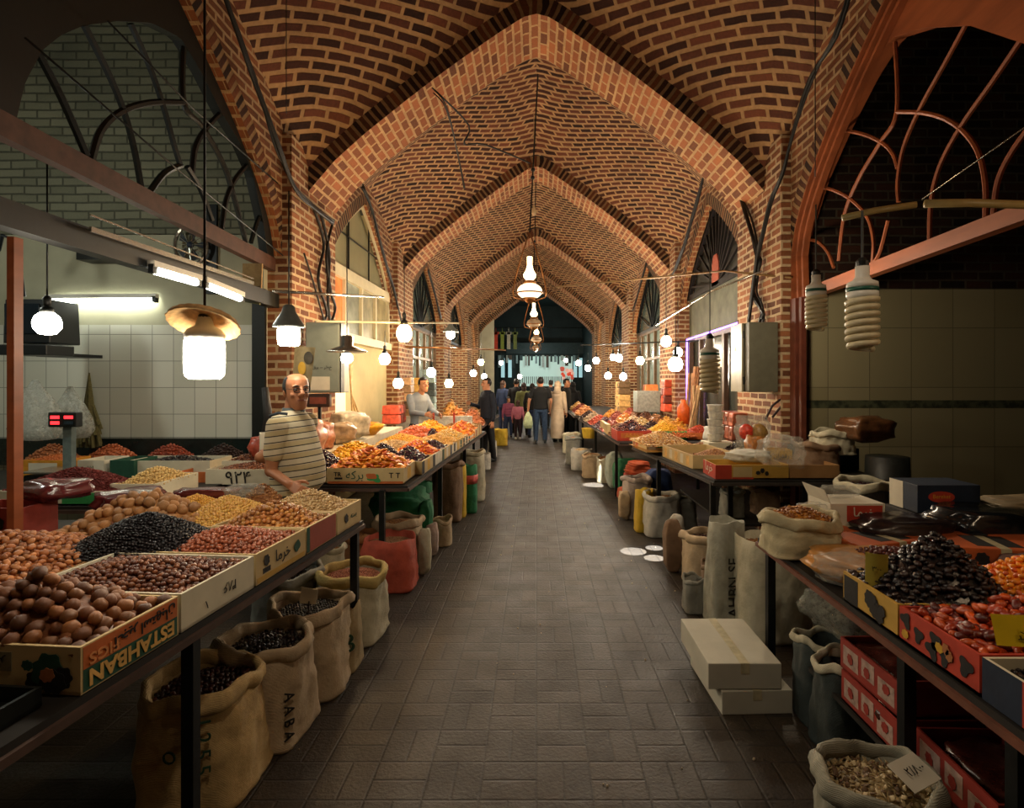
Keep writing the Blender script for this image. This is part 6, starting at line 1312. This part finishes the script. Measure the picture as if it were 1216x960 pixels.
tag(obj('storage_drum', G().lathe([(0, 0), (.2, 0), (.21, .1), (.2, .5), (.19, .55), (0, .55)], 24).xf(Matrix.Translation((2.6, 4.55, 0))), mat('dark drum', '1e201e', .5), smooth=True), 'dark drum under the bag with a thick pale rim', 'drum')
tag(obj('storage_drum', G().lathe([(0, 0), (.17, 0), (.18, .5), (.17, 1.02), (0, 1.02)], 24).xf(Matrix.Translation((3.05, 5.0, 0))), mat('dark drum', '1e201e'), smooth=True), 'tall dark drum against the grey tile wall', 'drum')
# ------------------------------------------------------------------ date table goods
Z4 = .782
def t4c(y0, y1, w, m, label, h=.118): return crate((1.258+w/2, (y0+y1)/2), (w, y1-y0-.006, h), 0, Z4, m, label), (w, y1-y0-.006, h)
e, s = t4c(2.0, 2.36, .5, CRY, 'yellow crate with black fruit print, full of black plums'); panel(e, s, 'l', .02, .3, .05, .9, DKF)
for k, (u, v, r_) in enumerate(((.52, .62, .03), (.62, .45, .034), (.7, .3, .028), (.6, .7, .02), (.76, .5, .02))): blob(e, s, 'l', u, v, r_, DKF, out=.002+.0007*k)
e, s = t4c(1.63, 1.995, .62, RD, 'red crate with black trefoil prints, full of shiny red dates')
for k, (u, v, r_) in enumerate(((.1, .7, .024), (.28, .5, .022), (.5, .65, .024), (.46, .35, .026), (.62, .35, .022), (.86, .5, .026))): blob(e, s, 'l', u, v, r_, DKF, n=3, out=.002)
for u, v in ((.56, .55), (.64, .62), (.68, .5), (.1, .3)): blob(e, s, 'l', u, v, .016, YE if u < .6 else mat('print fig flesh', 'a5683a'), out=.004)
e, s = t4c(1.2, 1.625, .62, CRW, 'navy-ended pale crate with black handwriting, nearest on the date table'); panel(e, s, 'l', .0, .32, .0, 1, BL); panel(e, s, 'l', .32, .37, 0, 1, RD)
for k, v in enumerate((.72, .5, .28)): write(e, s, 'l', fa(['خرمای', 'مضافتی'.replace('ض', 'س'), 'بم'][k]), .66, v, .14-.03*k, INK)
heap((1.50, 2.18), .235, .2, .89, .2, 0, 'plum', .031, BPL, 300, 'black_plum', 'wrinkled black plum in the tall heap of the yellow crate', 'lower layers of the black plum heap', 'black plums in the yellow crate', 'plum', seed=201, spacing=.8, layers=1.2, shape=(2.2, 1.2), peak=(.1, .05))
heap((1.57, 1.82), .29, .165, .885, .14, 0, 'date', .052, DAT, 260, 'date', 'shiny reddish date in the crate with trefoil prints', 'lower layers of the reddish dates', 'reddish dates in the red crate', 'date', seed=202, spacing=.62, layers=1.35, shape=(2.6, 1.1), peak=(.5, .1))
heap((1.6, 1.42), .29, .19, .87, .03, 0, 'plum', .03, BPL, 100, 'black_plum', 'black plum in the navy-ended crate', 'lower layers of the black plums in the navy-ended crate', 'black plums in the navy-ended crate', 'plum', seed=203)
flat_heap((1.85, 2.15), .14, .2, .9, .12, 'oval', .028, APR, 'orange_fruit', 'orange fruit heap between the black plums and the dates', 204, 'dried fruit')
def card(c, w, h, rz, tl, m, label, txts, curl=.02):
    e = empty('price_sign', c, label, 'price sign', rz=rz); g = G().grid(7, 4, lambda i, j: Vector(((i-.5)*w, curl*math.sin(i*PI)*-1+j*h*math.sin(tl), j*h*math.cos(tl)))); obj('card', g, m, e, smooth=True)
    for t_, x, z, wd, r_ in txts: lettering(t_, face_m((x*w, -curl-.006+z*h*math.sin(tl), z*h*math.cos(tl)), (math.cos(r_), 0, math.sin(r_)), (-math.sin(r_), math.sin(tl), math.cos(r_))), wd, INK, e)
    return e
YC = mat('bright yellow card', 'd6b81c', .5, .08, 10)
card((1.42, 1.66, .92), .2, .085, .1, .25, YC, 'wide bright yellow price card leaning on the dates', [('۲۸۰۰', -.15, .5, .05, 1.4), ('۲', .28, .6, .012, 0)])
card((1.30, 2.2, .88), .075, .15, -.5, -.2, mat('dull yellow card', 'a8963c', .5, .08, 10), 'narrow curled yellow price card stuck between the raisins and the black plums', [('۳۰۰', 0, .6, .03, 0)], curl=.012)
# raisins in clear bag, folded cartons, bags behind
pillow('goods_bag', (1.52, 2.62, .785), (.5, .4, .1), .2, mat('orange waxed paper', 'a87438', .35, .3, 10, .5), 'crumpled amber paper lining next to the yellow crate', 'paper', 210)
flat_heap((1.62, 2.62), .13, .12, .88, .03, 'plum', .025, [mat('maroon raisin', '4c201c', .35, .3, 30, .2)], 'raisin', 'maroon raisins on the crumpled amber paper', 211, 'raisins')
pillow('plastic_bag', (1.36, 2.55, .785), (.22, .22, .11), .5, film('clear film', 'd8d8cc'), 'crinkled clear plastic bag on the table edge behind the yellow crate', 'bag', 212)
OC = mat('orange printed card', 'b0562a', .6, .2, 8, .1)
for k, (x, y, w, l, z, rz, lab) in enumerate(((1.75, 3.0, .5, .36, .83, .3, 'orange printed carton lying flat behind the amber paper'), (2.25, 2.9, .5, .4, .84, -.2, 'second orange printed carton lying flat farther from the walkway'))):
    e = carton((x, y), (w, l, .1), rz, OC, lab, z=.785); s = (w, l, .1); panel(e, s, 't', .3, .7, .1, .6, DKF); blob(e, s, 't', .5, .7, .05, DKF, n=4, out=.004); blob(e, s, 'f', .3, .5, .03, DKF)
for k, (x, y, w, l, h_, m, rz, lab) in enumerate(((2.45, 2.45, .7, .55, .1, mat('striped brown cloth', '4a2a20', .7, .4, 6, .2, stretch=(1, 8, 1)), -.4, 'flat brown striped pack beside the dates'), (1.95, 3.1, .5, .3, .16, mat('dark wrapped goods', '231a1c', .3, .4, 14, .5, coat=.3), .1, 'dark wrapped fruit pack below the blue carton'), (2.4, 3.12, .5, .3, .2, mat('black plastic wrap', '12161a', .2, .4, 10, .5, coat=.5), 0, 'black plastic-wrapped pack before the blue carton'))):
    pillow('goods_pack', (x, y, .785), (w, l, h_), rz, m, lab, 'pack', 220+k)
e = empty('cardboard_box', (1.72, 3.18, .785), 'white carton with a red label at the far end of the date table', 'box'); s = (.3, .26, .22); e.location = (1.76, 3.28, .785)
obj('body', G().box((0, 0, .11), s), PAPER, e, bevel=.003); panel(e, s, 'l', 0, 1, 0, .7, RD); panel(e, s, 'f', .3, .95, .55, .95, RD); write(e, s, 'f', fa('خرما'), .62, .76, .12, PAPER); blob(e, s, 'f', .9, .15, .035, mat('print fig flesh', 'a5683a')); blob(e, s, 'f', .6, .48, .016, MR, out=.004)
for u in (.52, .6): panel(e, s, 'f', u, u+.03, .15, .3, DKF)
obj('flap', G().slab([(-.15, -.13, .22), (-.2, -.16, .3), (-.2, .1, .3), (-.15, .13, .22)], (.003, 0, 0)), PAPER, e)
pillow('plastic_bag', (1.55, 3.22, .785), (.16, .16, .2), .1, film('clear film', 'd8d8cc'), 'crumpled clear bag pressed beside the white carton with the red label', 'bag', 225)
pillow('plastic_bag', (1.74, 3.3, 1.01), (.2, .14, .06), .1, film('clear film', 'd8d8cc'), 'flat clear bag lying on the white carton with the red label', 'bag', 226)
e = empty('cardboard_box', (2.35, 3.3, .9), 'dark blue carton with a red oval mark deep on the date table', 'box'); s = (.36, .26, .16); e.location = (2.36, 3.42, .92)
obj('body', G().box((0, 0, .08), s), BL, e, bevel=.003); panel(e, s, 'l', .0, .5, 0, 1, PAPER); blob(e, s, 'f', .38, .6, .035, RD, k=2, n=1); write(e, s, 'f', 'Bereket', .38, .6, .1, YE)
tag(obj('cardboard_box', G().box((2.4, 3.42, .85), (.5, .3, .13)), mat('dark card', '2a2622', .8), bevel=.004), 'dark carton under the dark blue carton', 'box')
pillow('paper_sheets', (2.85, 3.35, .93), (.5, .35, .06), .1, mat('pale rag', '8a7a5c', .7, .3, 10, .3), 'pale folded cloth at the far side of the date table', 'cloth', 228)
tag(obj('cardboard_box', G().box((2.95, 3.3, .855), (.6, .4, .14)), mat('dark card', '2a2622'), bevel=.004), 'dark carton under the pale folded cloth', 'box')
sack((1.52, 3.12, .785), .2, .2, weave('cream cotton sack', 'b8ac88', 'cfc49e'), 'low cream cotton sack heaped with golden chips on the date table corner', fill=('flake', .025, [mat('golden chip', 'b87c34', .5, .3, 40, .2), mat('brown chip', '8a5426', .5, .3, 40, .2)], 'golden dried flakes in the low cream sack', 'dried_flake', .06, 200, 'golden flakes in the low cream sack'), seed=230, ry=.8, sq=2.6, fl=.92) if False else sack((1.37, 3.0, .785), .18, .19, weave('cream cotton sack', 'b8ac88', 'cfc49e'), 'low cream cotton sack heaped with golden chips on the date table corner', fill=('flake', .022, [mat('golden chip', 'b87c34', .5, .3, 40, .2), mat('brown chip', '8a5426', .5, .3, 40, .2)], 'golden dried flakes in the low cream sack', 'dried_flake', .06, 200, 'golden flakes in the low cream sack'), seed=230, ry=.85, sq=2.6, fl=.9)
# things against the spice shop wall and far right
for k, (x, y, a, b, c_, lab) in enumerate(((2.45, 9.2, 1.0, 1.9, '8a5a34', 'brown bundled sticks leaning by the far brick pier'), (2.5, 9.5, 1.0, 1.8, 'a5784c', 'tan bundled sticks leaning by the far brick pier'), (2.4, 8.9, 1.0, 1.6, 'b89468', 'pale bundled sticks leaning nearest the spice shop'))):
    g = G(); random.seed(k)
    for q in range(7): g.tube([(x+random.uniform(-.06, .06), y+random.uniform(-.06, .06), a-.1), (x+.1+random.uniform(-.1, .1), y+random.uniform(-.1, .1), b)], .02, 6)
    tag(obj('stick_bundle', g, mat('sticks '+c_, c_, .7)), lab, 'sticks')
tag(obj('traffic_jug', G().lathe([(0, 0), (.09, 0), (.1, .25), (.04, .33), (.04, .38), (0, .38)], 16).xf(Matrix.Translation((2.3, 9.0, 1.0))), mat('orange jug', 'c8561e', .4), smooth=True), 'orange jug beside the leaning sticks', 'jug').name = 'plastic_jug'
e = crate((2.2, 11.5), (.45, .45, .42), 0, 1.05, mat('pale grey bucket', '9aa09a', .4), 'pale grey square bucket at the back of the far table', name='bucket', cat='bucket')
for k, (x, y, z, w, h_, c_, lab) in enumerate(((2.1, 14.0, 1.0, .7, .75, 'b88a50', 'amber packet in the pile beside the far brick pier'), (2.5, 10.8, 1.2, .35, .6, 'b0442c', 'red packet stacked at the shop wall behind the pale bucket'), (2.5, 12.6, 1.2, .4, .5, 'c8602c', 'orange packet stacked under the bulb cluster'), (2.45, 7.1, .9, .6, .5, '8a4a34', 'reddish packet stacked by the violet-lit door'))): packets(x, y, [.84, .84, .84, .84][k] if False else z-.1, w, h_, c_, lab, 310+k)
pillow('plastic_sack', (2.35, 7.3, .86), (.35, .4, .25), .2, WHTW, 'white plastic sack slumped in front of the violet-lit door', 'sack', 240)
# ------------------------------------------------------------------ people
def remesh(g, voxel, smooth=4):
    me = mk(g, 'tmp', [], True) if False else bpy.data.meshes.new('tmp'); me.from_pydata([tuple(v) for v in g.v], [], g.f)
    o = bpy.data.objects.new('tmp', me); C.objects.link(o)
    r = o.modifiers.new('r', 'REMESH'); r.mode = 'VOXEL'; r.voxel_size = voxel; r.use_smooth_shade = True
    s = o.modifiers.new('s', 'SMOOTH'); s.iterations = smooth; s.factor = .5
    bpy.context.view_layer.update(); out = bpy.data.meshes.new_from_object(o.evaluated_get(bpy.context.evaluated_depsgraph_get()))
    C.objects.unlink(o); bpy.data.objects.remove(o)
    for p in out.polygons: p.use_smooth = True
    return out
def oval(c, rx, ry, n=24, rot=None):
    c = Vector(c); vs = [Vector((rx*math.cos(2*PI*j/n), ry*math.sin(2*PI*j/n), 0)) for j in range(n)]
    return [c+(rot @ v if rot is not None else v) for v in vs]
def limb(g, pts, rs, n=14):
    g.tube(pts, rs, n)
    for p, r in zip(pts, rs): g.ball(p, r*1.0, 12, 8)
def hand(g, wrist, dirv, palm_n, side, k=1.0, curl=.35):
    """palm and five fingers; dirv = along the fingers, palm_n = out of the back of the hand, side = +1/-1 thumb side"""
    X = Vector(dirv).normalized(); Z = Vector(palm_n); Z = (Z-X*Z.dot(X)).normalized(); Y = Z.cross(X)*side; w = Vector(wrist)
    P = lambda x, y, z: w+(X*x+Y*y+Z*z)*k
    g.add([P(x, y*(.8+.2*x/.09), z) for x in (-.01, .095) for y, z in ((-.034, -.012), (.036, -.012), (.036, .012), (-.034, .012))], [(3, 2, 1, 0), (4, 5, 6, 7), (0, 1, 5, 4), (1, 2, 6, 5), (2, 3, 7, 6), (3, 0, 4, 7)])
    for i, L in enumerate((.066, .078, .073, .056)):
        y = .031-.0205*i; a = 0; p = P(.088, y, 0); pts = [p]; q = Vector((.088, y, 0))
        for s in (.42, .32, .26): a -= curl*(1+.15*i); q = q+Vector((math.cos(a)*L*s, (.5-i/3)*.006, math.sin(a)*L*s)); pts.append(P(*q))
        limb(g, pts, [.0098*k, .0092*k, .0085*k, .0072*k], 8)
    limb(g, [P(.02, .03, -.004), P(.045, .052, -.014), P(.07, .062, -.022), P(.088, .06, -.03)], [.014*k, .012*k, .0105*k, .0085*k], 8)
def head_geo(g, M, face=True):
    """head facing -Y around its centre"""
    n = 24; R = []
    for z, rx, ry, cy in ((-.122, .022, .022, -.058), (-.115, .036, .036, -.05), (-.1, .048, .054, -.036), (-.075, .06, .075, -.018), (-.045, .067, .086, -.006), (-.01, .072, .092, 0), (.025, .0755, .096, .004), (.055, .077, .098, .006), (.085, .07, .09, .008), (.107, .054, .07, .01), (.12, .03, .04, .01)):
        R.append([M @ Vector((rx*math.cos(2*PI*j/n), cy+ry*math.sin(2*PI*j/n), z)) for j in range(n)])
    g.loft(R); s = M.to_scale()[0]
    def B(c, r): 
        k = len(g.v); g.ball((0, 0, 0), r, 12, 8)
        for i in range(k, len(g.v)): g.v[i] = M @ (g.v[i]+Vector(c))
    for x in (-1, 1): B((x*.077, .012, -.005), (.009, .019, .031))
    k = len(g.v); g.tube([(0, -.088, .032), (0, -.106, .008), (0, -.122, -.014), (0, -.112, -.028)], [.009, .012, .016, .011], 10)
    for i in range(k, len(g.v)): g.v[i] = M @ g.v[i]
    for x in (-1, 1): B((x*.013, -.102, -.022), (.010, .012, .009)); B((x*.031, -.083, .036), (.023, .013, .008)); B((x*.042, -.062, -.022), (.019, .019, .018))
    B((0, -.087, -.05), (.023, .011, .0055)); B((0, -.084, -.06), (.02, .011, .006)); B((0, -.072, -.098), (.024, .02, .016))
SKIN = mat('warm skin', 'a06a48', .5, .12, 12, .05); SKIN2 = mat('skin tone', 'a87454', .5, .12, 12, .05); HAIR = mat('black hair', '14100e', .6, .3, 60, .5, stretch=(1, 1, .2))
def person(c, rz, H, label, top, bottom, hair=HAIR, skin=SKIN2, arms=None, legs=((.1, 0, 0), (-.1, 0, 0)), sleeve='long', shape=1.0, headrz=0, style='short', coat=None, shoes=BLACK, skirt=None, vox=.012, belly=0, hem=.9, hand_k=1.0, bend=0, extra=None):
    """standing figure in clothes, facing -Y before rotation; arms = ((elbow, wrist), (elbow, wrist)) right and left in body space"""
    k = H/1.75; e = empty('person', (c[0], c[1], 0), label, 'person', rz=rz); K = lambda p: Vector(p)*k
    arms = arms or (((-.25, .02, 1.12), (-.26, -.05, .86)), ((.25, .02, 1.12), (.26, -.05, .86)))
    g = G(); hm = Matrix.Translation(K((0, -.025-bend, 1.612))) @ Matrix.Rotation(headrz, 4, 'Z') @ Matrix.Scale(k, 4); head_geo(g, hm)
    limb(g, [K((0, .01-bend*.5, 1.42)), K((0, -.005-bend, 1.56))], [.062*k, .054*k])
    for s, (el, wr) in zip((-1, 1), arms):
        sh = (s*.185*shape, 0, 1.4); limb(g, [K(sh), K(el), K(wr)], [.047*k, .04*k, .028*k])
        d = K(wr)-K(el); hand(g, K(wr)+d.normalized()*.01, d, Vector((s, -.3, .2)), -s if True else s, k*hand_k)
    g.loft([oval(K((0, 0, .95)), .12*k, .09*k), oval(K((0, 0, 1.2)), .13*k, .09*k), oval(K((0, 0, 1.4)), .15*k, .08*k), oval(K((0, 0, 1.46)), .06*k, .06*k)])
    me = remesh(g, vox*.75, 3); me.materials.append(skin); me.name = 'body'; link('body', me, e)
    # top
    g = G(); S_ = shape
    rows = [(hem, .17*S_, .125*S_, -belly*.3), (1.0, .165*S_, (.12+belly)*S_, -belly*.6), (1.12, .168*S_, (.12+belly)*S_, -belly*.6), (1.24, .183*S_, (.122+belly*.5)*S_, -belly*.3), (1.34, .193*S_, .125*S_, 0), (1.41, .18*S_, .105, 0), (1.455, .12, .085, 0), (1.49, .07, .07, 0)]
    g.loft([oval(K((0, cy-bend*(z-.9)*.5, z)), rx*k, ry*k) for z, rx, ry, cy in rows])
    for s, (el, wr) in zip((-1, 1), arms):
        sh = Vector((s*.18*S_, 0, 1.395)); el = Vector(el); wr = Vector(wr)
        if sleeve == 'long': limb(g, [K(sh), K(el), K(el.lerp(wr, .93))], [.068*k, .056*k, .042*k])
        else: limb(g, [K(sh), K(sh.lerp(el, .62))], [.07*k, .062*k])
    me = remesh(g, vox, 3); me.materials.append(top); me.name = 'shirt'; link({'long': 'jacket', 'short': 'shirt'}[sleeve] if not coat else 'coat', me, e)
    # bottom
    g = G()
    if skirt: g.loft([oval(K((0, 0, z)), rx*k, ry*k) for z, rx, ry in skirt])
    else:
        for s, (kx, ky, ay) in zip((-1, 1), legs):
            kx = abs(kx)*s; limb(g, [K((s*.085, 0, .9)), K((kx, ky, .5)), K((kx*1.02, ay, .1))], [.1*k, .072*k, .058*k])
        g.loft([oval(K((0, 0, .82)), .15*k, .11*k), oval(K((0, 0, 1.0)), .155*k, .112*k)])
    me = remesh(g, vox, 3); me.materials.append(bottom); me.name = 'trousers'; link('skirt' if skirt else 'trousers', me, e)
    for s, (kx, ky, ay) in zip((-1, 1), legs):
        kx = abs(kx)*s*1.02; g = G(); g.ball(K((kx, ay-.05, .04)), (.047*k, .125*k, .045*k), 14, 8); g.ball(K((kx, ay+.02, .08)), (.045*k, .05*k, .045*k), 12, 8)
        for i, v in enumerate(g.v): g.v[i].z = max(v.z, .002)
        obj('shoe', g, shoes, e, smooth=True)
    # hair or scarf
    g = G()
    if style in ('short', 'bald'):
        g.ball((0, 0, 0), (.082, .102, .1), 24, 14); kp = []
        for i, v in enumerate(g.v): g.v[i] = v+Vector((0, .012, .035))
        g.f = [f for f in g.f if all(not (g.v[i].y < -.03 and g.v[i].z < .075) and g.v[i].z > -.055 and not (style == 'bald' and (g.v[i].z > .098 or g.v[i].y < -.01 and g.v[i].z > .08)) for i in f)]; g.m = [0]*len(g.f)
    elif style == 'long':
        g.ball((0, .012, .035), (.086, .106, .1), 20, 12); g.ball((0, .06, -.1), (.075, .05, .14), 16, 10); g.f = [f for f in g.f if not all(g.v[i].y < -.045 and g.v[i].z < .07 for i in f)]; g.m = [0]*len(g.f)
    else:
        g.ball((0, .01, .02), (.095, .115, .125), 20, 14); g.loft([oval((0, .03, -.22), .17, .12), oval((0, .03, -.12), .09, .09), oval((0, .02, -.02), .09, .1)]); g.f = [f for f in g.f if not all(g.v[i].y < -.06 and -.1 < g.v[i].z < .07 for i in f)]; g.m = [0]*len(g.f)
    g.xf(hm); h = obj('hair' if style != 'scarf' else 'headscarf', g, hair, e, smooth=True); md = h.modifiers.new('s', 'SOLIDIFY'); md.thickness = .008; md.offset = 0
    for s in (-1, 1):
        g = G(); g.ball((s*.031, -.0835, .014), (.013, .008, .006), 10, 8); g.xf(hm); ew = obj('eye', g, mat('eye white', '9a9284', .3), e, smooth=True) if vox < .011 else e
        g = G(); g.ball((s*.031, -.091, .014), (.0055, .003, .0055), 10, 8); g.xf(hm); obj('iris', g, BLACK, ew, smooth=True)
        g = G(); g.tube([(s*.014, -.099, .037), (s*.032, -.099, .043), (s*.05, -.088, .036)], [.004, .006, .003], 6); g.xf(hm); obj('eyebrow', g, HAIR, e)
    if extra: extra(e, k, hm)
    return e
# striped polo of the near seller
t = NT('striped knit'); z = t.new('ShaderNodeSeparateXYZ'); t.ln(t.coord(), z.inputs[0]); zz = t.math('ADD', z.outputs[2], t.math('MULTIPLY', z.outputs[1], .12))
f1 = t.math('FRACT', t.math('MULTIPLY', zz, 25.0)); f2 = t.math('FRACT', t.math('MULTIPLY', zz, 12.5))
thin = t.math('LESS_THAN', f1, .17); band = t.math('MULTIPLY', t.math('GREATER_THAN', f2, .55), t.math('LESS_THAN', f2, .95))
t.ln(t.mix(thin, t.mix(band, lin('c9c0a4'), lin('b8a880')), lin('35302c')), t.b.inputs['Base Color']); t.b.inputs['Roughness'].default_value = .85; STRIPE = t.m
def glasses(e, k, hm):
    g = G()
    for s in (-1, 1):
        g.tube([(s*.031+.021*math.cos(a), -.108+.004*abs(math.cos(a)), .012+.015*math.sin(a)) for a in (2*PI*i/18 for i in range(19))], .0024, 6); g.tube([(s*.052, -.102, .02), (s*.075, -.06, .022), (s*.083, .01, .018), (s*.082, .03, .0)], .0018, 6)
    g.tube([(-.011, -.107, .018), (0, -.11, .02), (.011, -.107, .018)], .0015, 6); g.xf(hm); obj('eyeglasses', g, mat('dark wire frame', '2a2a2c', .3, metal=.6), e, smooth=True)
    g = G(); g.lathe([(.068, 1.445*k), (.07, 1.47*k), (.062, 1.505*k), (.058, 1.5*k), (.064, 1.46*k), (.068, 1.445*k)], 20, wob=lambda a, i: 1+.1*abs(math.sin(a))); obj('collar', g, mat('grey blue knit', '4a5254', .8), e, smooth=True)
    g = G(); g.tube([(-.027, -.093, -.056), (-.01, -.1, -.054), (.01, -.1, -.054), (.027, -.093, -.056)], [.002, .0055, .0055, .002], 6); g.xf(hm); obj('lips', g, mat('lip', '7a4034', .5), e, smooth=True)
    obj('shoulder_stripe', G().tube([(-.15, -.05, 1.462), (-.175, .0, 1.47), (-.17, .06, 1.45)], .01, 6), mat('dark blue stripe', '26323c', .8), e)
bx, by, br_ = -1.64, 3.88, math.radians(82)
iM = (Matrix.Translation((bx, by, 0)) @ Matrix.Rotation(br_, 4, 'Z')).inverted()
def loc(p): return tuple(iM @ Vector(p))
person((bx, by), br_, 1.74, 'bald seller with glasses and striped polo shirt leaning on the nut table', STRIPE, mat('dark trousers', '1c1c20', .8), skin=SKIN, sleeve='short', shape=1.03, belly=.055, headrz=math.radians(-42), style='bald', vox=.008,
       arms=((loc((-1.69, 3.66, 1.11)), loc((-1.51, 3.53, 1.045))), (loc((-1.93, 4.02, 1.15)), loc((-1.78, 4.2, 1.0)))), legs=((.1, 0, 0), (.1, 0, 0)), extra=glasses, hem=.93)
JK = mat('dark navy cloth', '0d1422', .8, .2, 20, .1); BLK = mat('black cloth', '090a0c', .8, .2, 20, .1); JEAN = mat('blue jeans', '24364e', .85, .3, 30, .1); LTS = mat('light grey-blue shirt', '747c86', .8, .1, 14, .05); PINK = mat('pink cloth', 'a86070', .8, .15, 14, .05); MAG = mat('magenta striped cloth', '7a3c54', .8, .4, 50, .05, stretch=(.1, .1, 1)); CREAMC = mat('cream cloak', 'b8a48c', .85, .15, 6, .2); OLV = mat('olive cloth', '6a7044', .8, .15, 14, .05); DKB = mat('dark blue cloth', '24304c', .8, .2, 14, .05)
P_ = lambda px, d: ((px-CX)*d/F, d)
person(P_(496, 9.95), math.radians(55), 1.74, 'seller in light grey-blue shirt leaning over his stall of dried goods', LTS, BLK, arms=(((-.24, -.12, 1.15), (-.2, -.38, 1.12)), ((.24, -.12, 1.15), (.12, -.4, 1.1))), bend=.12, headrz=-.2)
person(P_(579, 11.9), math.radians(-62), 1.74, shape=1.18, label='man in a dark navy jacket standing side-on before the stall', top=JK, bottom=mat('dark trousers', '1c1c20'), arms=(((-.22, -.1, 1.14), (-.14, -.33, 1.2)), ((.25, .04, 1.12), (.27, .0, .86))), legs=((.09, -.02, -.05), (.09, .05, .1)), headrz=.1)
person(P_(642, 15.3), math.radians(178), 1.78, 'man seen from behind in black t-shirt and blue jeans', BLK, JEAN, sleeve='short', shape=1.1, arms=(((-.27, .02, 1.12), (-.25, -.1, .9)), ((.3, .0, 1.12), (.33, -.05, .86))), legs=((.11, .0, -.04), (.12, .0, .06)))
person(P_(662, 15.6), math.radians(150), 1.66, 'woman wrapped in a long cream cloak beside the black t-shirt man', CREAMC, CREAMC, hair=CREAMC, style='scarf', skirt=((.12, .2, .16), (.5, .21, .17), (.95, .19, .14)), shape=1.1)
person(P_(672, 16.3), math.radians(60), 1.74, 'dark-haired man in black looking sideways past the cream cloak', BLK, BLK)
person(P_(680, 17.3), math.radians(170), 1.64, 'woman in a black headscarf and long black coat near the far brick pier', BLK, BLK, hair=BLK, style='scarf', skirt=((.05, .22, .17), (.5, .2, .16), (.95, .18, .13)))
person(P_(615, 16.4), math.radians(175), 1.12, 'small girl in a pink top seen from behind with a ponytail', PINK, mat('dark maroon leggings', '2c1a20', .8), style='long', hair=mat('brown hair', '3a2418', .6), shoes=WHITE)
person(P_(604, 17.0), math.radians(10), 1.2, 'child in a magenta striped top facing the camera', MAG, DKB, style='long', shoes=BLACK)
person(P_(613, 18.2), math.radians(170), 1.74, 'dark-clothed person with short black hair behind the children', BLK, BLK)
person(P_(622, 17.6), math.radians(185), 1.62, 'woman in an olive-green top with dark hair behind the pink girl', OLV, BLK, style='long', hair=mat('dark brown hair', '2a1a14', .6))
person(P_(632, 16.8), math.radians(160), 1.6, 'person in black standing close beside the jeans man', BLK, DKB)
person(P_(597, 19.0), math.radians(140), 1.68, 'person in dark blue at the edge of the crowd by the grey wall', DKB, DKB, style='long', hair=mat('brown hair', '3a2418'))
person(P_(640, 20.5), math.radians(10), 1.72, 'distant person in grey beyond the crowd', mat('grey cloth', '6a7070', .8), BLK)
person(P_(654, 20.0), math.radians(180), 1.7, 'distant person in a dark shirt beyond the black t-shirt man', JK, BLK)
p = onz(627, 520, .55); d = 15.15; q = at(627, 500, d)
g = G(); g.loft([oval((q.x, d, .42), .1, .07), oval((q.x, d, .55), .13, .08), oval((q.x, d, .72), .1, .05), oval((q.x, d, .86), .02, .02)]); tag(obj('shopping_bag', g, mat('white green bag', 'a8b48c', .5, .3, 10, .2), smooth=True), 'pale green and white shopping bag hanging from the black t-shirt man\'s hand', 'bag')
# dropped specks on the paving: crumbs and pips
random.seed(5); g = G()
for _ in range(70): g.ball((random.uniform(-1.1, 1.3), random.uniform(2.3, 9), .003), (random.uniform(.003, .008),)*3, 6, 4)
tag(obj('floor_litter', g, mat('pale crumb', 'a89a80', .8)), 'scattered crumbs and nut shells on the paving', 'litter', None, 'stuff')
g = G()
for y0_, y1_ in ((2.2, 4.4), (5.9, 8.4)): g.bar((-1.02, y0_, .03), (-.97, y1_, .03), .025, .02)
